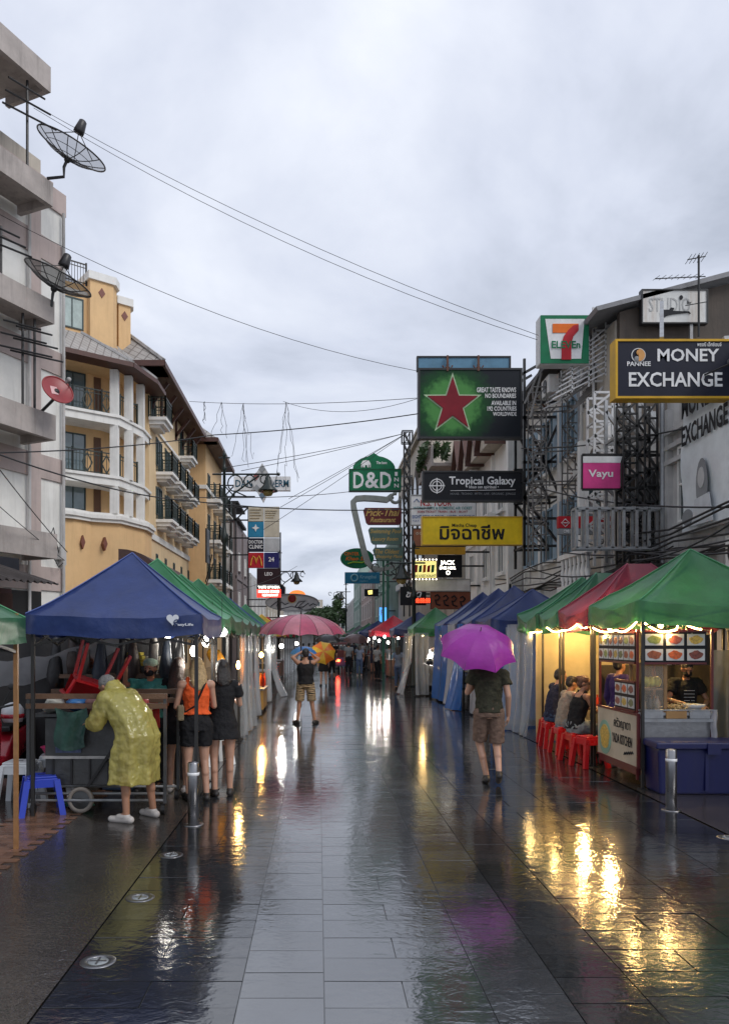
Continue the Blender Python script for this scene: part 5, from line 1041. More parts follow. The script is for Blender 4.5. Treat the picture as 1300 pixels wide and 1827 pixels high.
def build_bulbs():
    for (px, py, d, pw, lab) in [(396,1126,11.2,30,'brightest white bulb at the front of the green tents'), (379,1128,12.0,14,'white bulb just left of the brightest one'), (367,1144,10.6,12,'white bulb above the blonde woman'), (346,1160,9.7,9,'cylindrical white bulb in front of the blonde hair'), (297,1133,10.0,6,'small bulb under the blue valance'), (502,1152,24,30,'white bulb behind clear plastic on the left'), (529,1148,30,16,'white bulb left of the blue umbrella'), (754,1130,27,0,'')]:
        if lab: bulb(at(px,py,d), lab, power=pw, r=.075 if pw == 30 and d < 15 else (.05 if d < 15 else .07))
    bulb(at(754,1131,27), 'warm bulb under the green tent over the parked car', WARM, 25, .07)
    for k, (px, py) in enumerate([(668,1138),(676,1143),(686,1136),(692,1146),(657,1141),(710,1138)]):
        bulb(at(px,py,36.5+.4*k), ['first','second','third','fourth','fifth','sixth'][k]+' white bulb from the left in the far red tent stall' if k != 4 else 'white bulb at the edge of the far red tent stall', power=10, r=.06, e=18)
    for (x, y, z, lab) in [(4.75,10.9,2.12,'added warm bulb above the noodle cart'), (4.6,12.4,2.1,'added warm bulb under the crimson tent'), (4.7,13.9,2.1,'added warm bulb in front of the beige tarpaulin')]: bulb((x,y,z), lab, WARM, 48, .04, 20, .15)  # bulbs added under the canopies to warm and brighten the stall interiors
    bulb(at(466,1168,21), 'warm bulb glowing over the fried food stall', (1,.55,.16), 38, .06, 30, .3); bulb(at(425,1186,13.5), 'warm bulb by the yellow bags', (1,.6,.2), 8, .035, 20, .3)
build_bulbs()
def light_string(label, pts, e=22, r=.011):
    path = []
    for a, b in zip(pts[:-1], pts[1:]):
        a, b = Vector(a), Vector(b)
        for i in range(7): u = i/6; p = a.lerp(b, u); p.z -= .22*u*(1-u)*(b-a).length; path.append(p)
    t = thing('light_string', label, 'string light'); MB().tube(path, r, 6).build('led_tube', glow('warm_led_tube', (1,.66,.24), e), t)
    MB().tube([p+Vector((0,0,.016)) for p in path], .004, 4).build('cord', CABLE, t)
    for i in range(3, len(path), 14):
        l = bpy.data.lights.new('string_light', 'POINT'); l.energy = 4.5; l.color = WARM; l.shadow_soft_size = .03; lo = bpy.data.objects.new('string_light', l); COL.objects.link(lo); lo.parent = t; lo.location = path[i]-Vector((0,0,.06))
light_string('warm glowing light string along the street side of the right-hand tents', [(4.06,15.5,2.13),(4.03,14.6,2.03),(4.05,13.9,2.1),(4.03,13.0,2.04),(4.05,12.3,2.13),(4.03,11.8,2.07)])
light_string('warm glowing light string zigzagging above the noodle cart menu', [(4.02,11.5,2.06),(4.06,10.7,2.02),(4.02,10.2,2.02),(4.06,9.95,2.16),(4.34,9.98,1.99),(4.55,9.98,2.02),(4.58,9.98,2.13),(4.9,10.05,2.02)])
# ================================================================ stools, crates
def taper_stool(label, loc, mat, h=.45, w=.16, wt=.12, rot=0, grp='plastic stools', name='plastic_stool'):
    t = thing(name, label, 'stool', grp, loc); t.rotation_euler = (0,0,rot); s = MB()
    s.prism([(-wt,-wt),(wt,-wt),(wt,wt),(-wt,wt)], h-.025, h, 'z').box(-wt-.008,wt+.008,-wt-.008,wt+.008,h-.05,h-.025); s.build('seat', mat, t, bevel=.008)
    MB().box(-.035,.035,-.012,.012,h+.0005,h+.003).build('grip_hole', DARK_IN, t)
    for sx in (-1,1):
        for sy in (-1,1):
            m = MB(); a = lambda f, z: (sx*(wt+(w-wt)*f), sy*(wt+(w-wt)*f), z); m.bar(a(0,h-.04), a(1,0), .062, .062); m.build('leg', mat, t)
    for k, (dx, dy) in enumerate([(1,0),(-1,0),(0,1),(0,-1)]):
        q = wt+(w-wt)*.12; m = MB(); z = h*.84
        m.box(dx*q-(.01 if dx else q*.9), dx*q+(.01 if dx else q*.9), dy*q-(.01 if dy else q*.9), dy*q+(.01 if dy else q*.9), z-.05, z+.03); m.build('apron', mat, t)
    return t
PL_RED = paint('red_plastic', (0.55,0.015,0.02), rough=.3, coat=.2); PL_WHT = paint('white_plastic', (0.62,0.64,0.66), rough=.35); PL_BLU = paint('blue_plastic', (0.02,0.05,0.45), rough=.35); PL_PINK = paint('pink_plastic', (0.7,0.06,0.2), rough=.35)
for i, (x, y, lab) in enumerate([(4.2,14.25,'red plastic stool farthest along the row of customers'), (4.1,13.7,'red plastic stool under the man in dark shirt'), (4.06,12.95,'red plastic stool between the two seated customers'), (4.0,12.15,'red plastic stool under the customer in black tank top'), (4.02,11.65,'red plastic stool beside the kitchen sign')]):
    taper_stool(lab, (x,y,0), PL_RED, .46, .19, .14, .1*i-.15, 'red stools beside the noodle cart')
for i, (x, y, z, m, lab) in enumerate([(-3.42,9.0,0,PL_WHT,'white plastic stool beside the brown post'), (-3.2,9.5,0.0,PL_WHT,'white plastic stool behind the cart with the pink basin'), (-3.02,8.55,0,PL_BLU,'blue plastic stool at the end of the metal cart'), (-1.58,11.9,0,PL_WHT,'white plastic stool beside the snack counter')]):
    taper_stool(lab, (x,y,z), m, .5 if m is PL_WHT else .42, .21, .15, .2*i, 'stools on the left pavement')
t_ = thing('basin', 'pink plastic basin resting on a white stool', 'basin', None, (-3.2,9.5,.5)); MB().lathe([(.1,.004),(.15,.09),(.16,.095),(.155,.1),(.14,.09),(.095,.02),(.01,.02)], n=20).build('bowl', PL_PINK, t_, True)
# ================================================================ left: metal cart and its load
def build_left_cart():
    ST = mk('dull_cart_steel', (0.085,0.088,0.09), rough=.42, metal=.6, var=.3, scale=5, bump=.2, streak=.3); TIM = mk('wet_timber_rail', (0.13,0.07,0.04), rough=.45, var=.3, scale=9, bump=.3)
    t = thing('vendor_cart', 'long metal vendor cart with timber rails under the blue tent', 'cart'); x0, x1, d0, d1 = -3.14, -1.66, 8.5, 9.3
    for z in (1.17,1.275):
        MB().box(x0-.02,x1+.02,d0-.03,d0+.03,z-.025,z+.03).build('rail', TIM, t); MB().box(x0-.02,x1+.02,d1-.03,d1+.03,z-.025,z+.03).build('rail', TIM, t)
    for x in (x0,x1):
        for d in (d0,d1): MB().bar((x,d,.12),(x,d,1.3),.035).build('post', ST, t)
    MB().box(x0+.03,x1-.4,d0+.03,d1-.03,1.05,1.08).build('tray', ST, t)
    b = MB().box(-2.98,-2.2,d0+.05,d1-.1,.62,1.04).build('body', ST, t, bevel=.01); MB().box(-2.98,-2.2,d0+.06,d1-.1,.3,.6).build('lower_body', ST, t, bevel=.01)
    MB().box(-3.0,-2.18,d0+.03,d0+.05,.595,.625).build('trim', W_GREY, b)
    for k in range(4): MB().box(-2.9+k*.2,-2.88+k*.2,d0+.04,d0+.06,.31,.6).build('stiffener', BLACK_S, t)
    for z, d in ((.15,d0),(.2,d0+.12),(.15,d1)): MB().cyl((x0+.02,d,z),(x1,d,z),.015,n=8).build('base_tube', GREY_S, t)
    for x in (x0+.05,x1-.02):
        for d in (d0,d1): w = MB().cyl((x-.02,d,.055),(x+.02,d,.055),.055,n=14).build('caster', BLACK_S, t)
    w = MB().lathe([(.11,-.02),(.14,-.02),(.14,.02),(.11,.02)], n=20); 
    T = Matrix.Translation((-2.58,d0+.02,.15)) @ Matrix.Rotation(pi/2,4,'X'); w = MB(T).lathe([(.1,-.02),(.14,-.025),(.14,.025),(.1,.02),(.1,-.02)], n=22).build('wheel', mk('pale_tyre',(0.25,0.22,0.19),rough=.7), t, True); MB(T).lathe([(.03,-.03),(.1,-.012),(.1,.012),(.03,.03)], n=16).build('hub', ST, w)
    MB().bar((-2.5,d0+.01,.3),(-2.2,d0+.01,.75),.03).build('push_bar', BLACK_S, t)
    c = tag(MB().grid(lambda u, v: (-2.84+u*.34+.02*sin(v*6), d0-.05+.025*sin(u*9+v*2), 1.16-v*.42-.05*sin(u*pi)), 12, 10).build('green_cloth', mk('wet_dark_green_cloth',(0.012,0.055,0.04),rough=.35,var=.3,bump=.6,bscale=14), None, True, fix=False), 'wet dark green cloth hanging over the cart rail', 'cloth')
    c = tag(MB().box(-2.86,-2.58,d0+.036,d0+.042,.66,.80).build('poster', mk('blue_poster_print',(0.07,0.10,0.20),rough=.4,var=.7,scale=14)), 'small blue printed poster stuck on the cart side', 'poster')
    # things lying in the tray
    R = random.Random(4)
    for i, (x, m, lab) in enumerate([(-2.7,paint('bag_blue',(0.05,0.2,0.5)),'crumpled blue plastic bag in the cart tray'), (-2.45,paint('bag_pinkish',(0.4,0.2,0.18)),'brown paper bundle in the cart tray'), (-2.25,paint('bag_navy',(0.03,0.04,0.12)),'navy bundle in the cart tray next to the red chair'), (-2.0,paint('bag_red',(0.35,0.05,0.05)),'red bag at the right end of the cart tray'), (-2.95,paint('bag_white',(0.5,0.5,0.45)),'pale carton at the left end of the cart tray')]):
        vs = MB().ball((x,8.85+R.uniform(-.15,.1),1.17), (.12,.12,.09), 12, 8); vs.v = [p+Vector((0,0,.05*mnoise.noise(p*9)))+Vector((.05*mnoise.noise(p*11+Vector((3,0,0))),.04*mnoise.noise(p*10),0)) for p in vs.v]
        tag(vs.build('bundle', m, None, True), lab, 'bundle', 'bundles in the cart tray')
    # upturned red plastic chair lying on the cart
    t = thing('plastic_chair', 'red plastic chair stacked upside down on the cart', 'chair'); T = Matrix.Translation((-2.62,8.95,1.30)) @ Matrix.Rotation(.35,4,'Y') @ Matrix.Rotation(.5,4,'Z')
    MB(T).prism([(-.22,-.2),(.22,-.2),(.19,.2),(-.19,.2)], .10, .13, 'z').build('seat', PL_RED, t)
    for (x, y) in ((-.2,-.18),(.2,-.18),(-.17,.18),(.17,.18)): MB(T).bar((x,y,.12),(x*1.25,y*1.25,.55),.05,.03).build('leg', PL_RED, t)
    MB(T).grid(lambda u, v: ((u-.5)*.42, .2+.03*sin(u*pi)+v*.08, .11-v*.32), 8, 5).build('backrest', PL_RED, t, True, fix=False)
    for s in (-1,1): MB(T).tube([(s*.23,-.18,.12),(s*.26,-.15,-.08),(s*.26,.15,-.1),(s*.22,.24,-.1)], .022, 6).build('armrest', PL_RED, t)
    # grey tarp slung under the canopies and an added dark sheet behind that keeps the stall interior dark
    tag(MB().grid(lambda u, v: (-4.3+u*1.9, 9.9+.3*v, 1.62+.42*u-.38*v*(1-.55*u)-.12*sin(pi*u)+.02*sin(u*23+v*5)), 20, 8).build('tarpaulin', plastic('milky_tarp',(0.42,0.43,0.45),.8,.6,9), None, True, fix=False), 'milky grey plastic tarpaulin slung behind the brown post', 'tarpaulin')
    tag(MB().grid(lambda u, v: (-4.7+u*2.9, 10.42+.05*sin(u*30), 2.1-v*2.05), 40, 4).build('added_cloth', mk('black_shade_sheet',(0.014,0.013,0.014),rough=.7,var=.4,scale=3,bump=.5,bscale=8), None, True, fix=False), 'added black sheet keeping the back of the blue tent dark', 'cloth')
    tag(MB().grid(lambda u, v: (-3.13-.03*sin(v*7), 6.95+.0*u+u*.12, 1.88-v*1.4), 3, 10).build('purple_cloth', paint('purple_drape',(0.16,0.03,0.22)), None, True, fix=False), 'strip of purple cloth hanging at the left edge', 'cloth')
    for i, (x, z, c, lab) in enumerate([(-2.35,1.55,(0.5,0.4,0.06),'stack of yellow snack packets on the back shelf'), (-2.1,1.5,(0.55,0.5,0.4),'pale snack packets on the back shelf'), (-3.0,1.52,(0.3,0.1,0.05),'orange carton on the back shelf')]):
        m = MB()
        for k in range(4): m.box(x-.13,x+.12-.02*k,10.1,10.3,z+.045*k,z+.045*k+.038)
        tag(m.build('packet_stack', mk('packet_%d' % i, c, rough=.4, var=.5, scale=18)), lab, 'packets')
    tag(MB().box(-3.4,-1.9,9.95,10.36,1.40,1.45).box(-3.4,-3.36,9.95,10.36,0,1.4).box(-1.94,-1.9,9.95,10.36,0,1.4).build('shelf', TIM), 'timber shelf at the back of the blue tent', 'shelf')
    for k in range(9):
        x = -3.35+.2*k+R.uniform(-.05,.05); ln = R.uniform(.35,.7); b = MB(); etub = [(x,10.0,2.05),(x+.01,10.0,1.9-ln*.1),(x,10.0,1.85-ln*.6),(x-.01,10.0,1.85-ln)]; b.tube(etub, [.005,.05,R.uniform(.07,.11),.05], 10); b.v = [p+Vector((.03*mnoise.noise(p*9),.03*mnoise.noise(p*8),.03*mnoise.noise(p*7))) for p in b.v]
        tag(b.build('hanging_bag', mk('hanging_%d' % (k % 4), [(0.02,0.02,0.022),(0.05,0.035,0.03),(0.11,0.10,0.09),(0.03,0.04,0.06)][k % 4], rough=.5, var=.3, bump=.5, bscale=20), None, True), 'dark bag hanging in a row at the back of the blue tent', 'bag', 'bags hanging at the back of the blue tent')
    for k, (x, d, z, c) in enumerate([(-2.95,9.9,0,(0.06,0.05,0.04)),(-2.5,9.95,0,(0.03,0.05,0.09)),(-2.5,9.93,.36,(0.12,0.05,0.03)),(-2.05,9.9,0,(0.05,0.05,0.05)),(-3.45,9.95,0,(0.09,0.07,0.05))]):
        q = thing('crate', ['brown crate behind the white stools','navy crate behind the cart','rust coloured crate on top of the navy one','grey crate behind the poncho wearer','tan crate next to the scooter'][k], 'crate', 'crates behind the cart', (x,d,z)); cm = paint('crate_%d' % k, c, var=.3)
        for z0 in (.02,.13,.24): MB().box(-.2,.2,-.15,-.135,z0,z0+.085).box(-.2,.2,.135,.15,z0,z0+.0851).box(-.2,-.185,-.135,.135,z0,z0+.085).box(.185,.2,-.135,.135,z0,z0+.085).build('slat_ring', cm, q)
        for sx in (-.18,.18):
            for sy in (-.13,.13): MB().box(sx-.012,sx+.012,sy-.004,sy+.004,0,.34).build('corner_post', cm, q)
        MB().box(-.185,.185,-.135,.135,.005,.02).build('base', cm, q)
    tag(MB().grid(lambda u, v: (-2.86+u*.3+.05*sin(v*5), 8.75+v*.2, .03+.2*sin(pi*u)*sin(pi*v)), 10, 8).build('plastic_bag', paint('bag_green',(0.02,0.14,0.09)), None, True, fix=False), 'crumpled green plastic bag on the ground under the cart', 'bag')
build_left_cart()
# ---- parked scooter at the far left
def build_scooter():
    t = thing('scooter', 'parked scooter with red and white front at the left edge', 'scooter', None, (-3.95,9.75,0)); RD = paint('scooter_red',(0.42,0.015,0.03),rough=.25,coat=.5)
    T = Matrix.Translation((0,0,0))
    for y in (-.6,.6):
        R_ = Matrix.Translation((0,y,.24)) @ Matrix.Rotation(pi/2,4,'Y'); w = MB(R_).lathe([(.15,-.04),(.22,-.05),(.24,0),(.22,.05),(.15,.04)], n=20).build('wheel', mk('rubber',(0.015,0.015,0.015),rough=.7), t, True); MB(R_).lathe([(.02,-.05),(.14,-.03),(.14,.03),(.02,.05)], n=14).build('hub', GREY_S, w)
    MB().prism([(-.45,.28),(-.1,.3),(.25,.35),(.75,.5),(.85,.72),(.55,.78),(.1,.7),(-.1,.45),(-.35,.42)], -.13, .13, 'x').build('body', RD, t, True, bevel=.03)
    MB().prism([(-.6,.35),(-.4,.35),(-.35,.9),(-.45,1.05),(-.58,1.0),(-.68,.6)], -.17, .17, 'x').build('front_fairing', RD, t, bevel=.03)
    MB().prism([(0,.74),(.75,.80),(.75,.86),(.3,.87),(0,.81)], -.12, .12, 'x').build('seat', mk('black_vinyl',(0.015,0.015,0.016),rough=.4), t, bevel=.02)
    MB().tube([(-.34,-.42,1.12),(-.15,-.5,1.08),(.15,-.5,1.08),(.34,-.42,1.12)], .016, 6).build('handlebar', BLACK_S, t)
    MB().ball((0,-.66,.95), (.1,.06,.08), 10, 8).build('headlight', GLASS_L, t, True)
    for s in (-1,1): MB().cyl((s*.2,-.46,1.1),(s*.3,-.44,1.3),.006,n=5).ball((s*.32,-.44,1.33),(.06,.02,.04),8,6).build('mirror', BLACK_S, t)
    h = thing('helmet', 'white and red crash helmet resting on the scooter seat', 'helmet', None, (-3.72,9.55,.99)); MB().lathe([(.11,-.1),(.135,-.03),(.13,.05),(.09,.11),(.03,.135),(.001,.14)], n=18).build('shell', PL_WHT, h, True); MB().lathe([(.138,-.05),(.14,-.02),(.137,.0),(.13,.0)], n=18).build('stripe', RD, h, True)
build_scooter()
# ================================================================ counters and goods along the left
def counter(label, x0, x1, d0, d1, h, mat, top=None):
    t = thing('stall_counter', label, 'counter'); MB().box(x0,x1,d0,d1,.08,h-.04).build('cabinet', mat, t, bevel=.006); MB().box(x0-.04,x1+.04,d0-.04,d1+.04,h-.04,h).build('worktop', top or GREY_S, t, bevel=.006)
    for (x, d) in ((x0+.05,d0+.05),(x1-.05,d0+.05),(x0+.05,d1-.05),(x1-.05,d1-.05)): MB().box(x-.025,x+.025,d-.025,d+.025,0,.08).build('foot', BLACK_S, t)
    return t
def bottles(n, x0, x1, d0, d1, z, lab, cols, grp, h=.22, name='bottle', cat='bottle', seed=0):
    R = random.Random(seed); me = {}
    for i in range(n):
        k = i % len(cols)
        if k not in me: me[k] = MB().lathe([(.03,0),(.034,.01),(.034,h*.6),(.014,h*.8),(.014,h*.94),(.017,h*.95),(.017,h)], n=12).mesh('bottle', mk('bottle_%s_%d' % (grp[:9],k), cols[k], rough=.15, var=.1, bump=0), True)
        o = obj(name, me[k], None, (R.uniform(x0,x1), R.uniform(d0,d1), z)); tag(o, lab, cat, grp)
def build_left_counters():
    WD = mk('counter_brown',(0.11,0.06,0.04),rough=.5,var=.3,scale=4); DK = mk('counter_dark',(0.03,0.03,0.032),rough=.5,var=.3)
    counter('dark snack counter facing the women', -2.5, -1.75, 10.6, 12.0, .86, DK); bottles(12, -2.35, -1.85, 10.7, 11.9, .86, 'small sauce bottle on the dark snack counter', [(0.5,0.2,0.02),(0.35,0.03,0.02),(0.55,0.42,0.1)], 'sauce bottles on the snack counter', .22, seed=1)
    counter('brown counter with papers and price cards', -2.4, -1.62, 12.7, 14.1, .92, WD)
    R = random.Random(8)
    for k in range(7):
        x = -1.64+R.uniform(-.05,.12); d = 12.6+.2*k; T = Matrix.Translation((x,d,.94+R.uniform(-.4,.02))) @ Matrix.Rotation(R.uniform(-.5,.5),4,'Y') @ Matrix.Rotation(R.uniform(-.3,.3),4,'X')
        tag(MB(T).box(-.09,.09,-.06,.06,0,.006).build('price_card', mk('card_%d' % (k % 3), [(0.5,0.38,0.25),(0.6,0.55,0.42),(0.35,0.16,0.08)][k % 3], rough=.6)), 'cardboard price card on the brown counter', 'card', 'price cards on the brown counter')
    for k in range(4):
        b = MB().ball((-1.78+.05*(k % 2),13.3+.3*k,1.62-.08*k), (.10,.10,.15), 12, 8); b.v = [p+Vector((.05*mnoise.noise(p*8),0,.05*mnoise.noise(p*7))) for p in b.v]
        o = tag(b.build('food_bag', mk('amber_food_bag',(0.65,0.32,0.03),rough=.25,var=.4,scale=12,trans=.3), None, True), ['nearest','second','third','farthest'][k]+' amber plastic bag of food hanging in the left row', 'food bag', 'amber food bags')
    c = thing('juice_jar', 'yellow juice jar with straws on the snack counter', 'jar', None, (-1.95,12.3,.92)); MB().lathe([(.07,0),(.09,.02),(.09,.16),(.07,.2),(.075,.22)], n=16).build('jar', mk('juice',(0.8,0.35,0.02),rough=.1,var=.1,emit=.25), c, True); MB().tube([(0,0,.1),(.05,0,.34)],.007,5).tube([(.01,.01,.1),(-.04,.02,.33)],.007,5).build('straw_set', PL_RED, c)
    # fried food stall with warm light
    counter('yellow fronted fried food counter under warm light', -1.98, -1.42, 20.1, 21.6, .62, mk('yellow_panel',(0.6,0.33,0.08),rough=.5)); bottles(14, -1.95, -1.45, 20.2, 21.5, .62, 'red sauce bottle on the fried food counter', [(0.5,0.05,0.02),(0.6,0.25,0.02),(0.3,0.03,0.02)], 'bottles on the fried food counter', .34, seed=2)
    tag(MB().grid(lambda u, v: (-2.05+.02*sin(u*20), 19.9+u*1.9, 2.1-v*1.6), 12, 3).build('orange_cloth', mk('orange_cloth',(0.7,0.36,0.10),rough=.6,trans=.3), None, True, fix=False), 'orange cloth glowing behind the fried food counter', 'cloth')
    for k, (x, d0) in enumerate([(-2.0,15.0),(-2.0,17.0),(-2.0,26.0),(-2.1,34.2),(-2.1,38.5)]):
        counter(['stainless counter behind clear plastic sheets','second stainless counter in the left row','plain counter behind the pink parasol','far counter below the yellow tent','far counter below the red tent on the left'][k], x-.5, x+.35, d0, d0+1.3, .85, [GREY_S,DK,WD,DK,WD][k])
    tag(MB().box(-1.75,-1.5,11.35,11.37,.35,.62).build('price_board', S_BLACK), 'small black price board low on the counter', 'sign')
    # lit stalls under the far right-hand tents
    LS = mk('lit_stall_sheet',(0.55,0.57,0.6),rough=.6,var=.35,scale=6,trans=.2)  # added backdrop, its pale colour stands in for bright white stall light
    for k, (x0, d0, lab) in enumerate([(3.9,38.2,'pale goods counter in the far red tent'), (3.9,31.6,'pale goods counter in the far blue tent'), (3.5,46.6,'distant goods counter in the small blue tent'), (3.4,53.6,'distant goods counter in the small green tent')]):
        counter(lab, x0-.5, x0+.4, d0, d0+1.4, .9, [F0 for F0 in (WD,DK,WD,DK)][k]); bottles(10, x0-.5, x0+.3, d0, d0+1.3, .9, 'goods standing on the '+lab, [(0.5,0.5,0.5),(0.4,0.1,0.08),(0.1,0.25,0.35)], 'goods on counter %d' % (k+1), .3, 'goods_jar', 'jar', 20+k)
        tag(MB().grid(lambda u, v: (x0+.75+.03*sin(u*20), d0-.4+u*2.2, 2.2-v*2.15), 20, 3).build('added_cloth', LS, None, True, fix=False), 'added bright cloth behind the '+lab, 'cloth')
    # clear plastic rain curtains
    CL = plastic('clear_rain_sheet', (0.66,0.72,0.78), .42, 1.0, 6)
    def curtain(label, p, q, z0, z1, flare=0.0, folds=7, amp=.06, m=CL):
        p, q = Vector((*p,0)), Vector((*q,0)); nrm = Vector((-(q-p).y,(q-p).x,0)).normalized()
        R_ = random.Random(len(label)); ph = R_.uniform(0,6)
        def f(u, v):
            b = p.lerp(q,u)+nrm*(amp*sin(u*folds*pi+ph+1.5*sin(v*3))*(.4+.6*v)+flare*v*v*(.6+.4*sin(u*5+ph))); return (b.x, b.y, z1+(z0-z1)*v)
        tag(MB().grid(f, 36, 14).build('rain_curtain', m, None, True, fix=False), label, 'plastic sheet', 'clear plastic rain sheets')
    curtain('bluish clear rain sheet hanging from the fourth green tent', (-1.43,14.3), (-1.45,17.2), .04, 2.08, -.08); curtain('clear rain sheet hanging beside the fried food stall', (-1.5,18.3), (-1.52,19.7), .08, 2.1, -.1, 5); curtain('long clear rain sheet beyond the fried food stall', (-1.5,22.2), (-1.5,24.4), .1, 2.1, -.1, 6)
    curtain('wide slanting rain sheet on the left behind the parasol', (-1.62,25.2), (-1.58,29.5), .03, 2.15, -.55, 6)
    curtain('crinkled clear rain sheet at the far corner of the green tents on the right', (4.06,14.9), (3.98,16.6), .03, 2.2, .22, 7, .07); curtain('clear rain sheet crossing behind the purple umbrella', (4.0,16.8), (5.5,16.9), .05, 2.15, -.1, 5)
    curtain('clear rain sheet round the green tent over the parked car', (3.15,26.0), (3.1,28.4), .05, 2.1, .45, 6); curtain('clear rain sheet on the front of the far green tent', (3.2,26.05), (3.65,26.05), .05, 2.1, -.25, 4)
    BLT = plastic('blue_tarp_sheet', (0.03,0.17,0.55), .95, .7, 7); WHT = plastic('white_tarp_sheet', (0.6,0.63,0.68), .85, .7, 7)
    curtain('blue tarpaulin curtain hanging left of the purple umbrella', (3.72,22.6), (3.66,24.6), .05, 2.3, .1, 3, .05, BLT); curtain('second blue tarpaulin gathered behind the walking man', (3.74,20.4), (3.78,21.3), .02, 2.3, .35, 3, .08, BLT); curtain('white tarpaulin curtain between the blue ones', (3.74,21.4), (3.72,22.5), .05, 2.3, .15, 4, .05, WHT); curtain('blue tarpaulin wall under the nearest blue tent', (3.92,17.9), (5.9,17.95), .05, 2.1, .0, 5, .04, BLT); curtain('pale sheet beside the nearest blue tent', (3.9,17.9), (3.86,19.9), .05, 2.05, .15, 5, .05, WHT)
    TARP = mk('beige_tarp', (0.50,0.42,0.26), rough=.5, var=.2, scale=2, bump=.5, bscale=5, trans=.35)
    curtain('beige tarpaulin wall glowing behind the seated customers', (4.02,14.52), (6.1,14.46), .02, 2.15, 0, 7, .025, TARP)
    curtain('grey plastic sheet on the right edge behind the noodle vendor', (5.25,10.5), (6.3,10.3), .1, 1.75, 0, 5, .04, plastic('smoky_sheet',(0.16,0.16,0.13),.8,.6,7)); curtain('dark cloth wall behind the noodle cart', (4.3,12.0), (6.2,11.95), .1, 1.5, 0, 6, .03, mk('brown_stall_cloth',(0.05,0.04,0.03),rough=.7,var=.4))
build_left_counters()
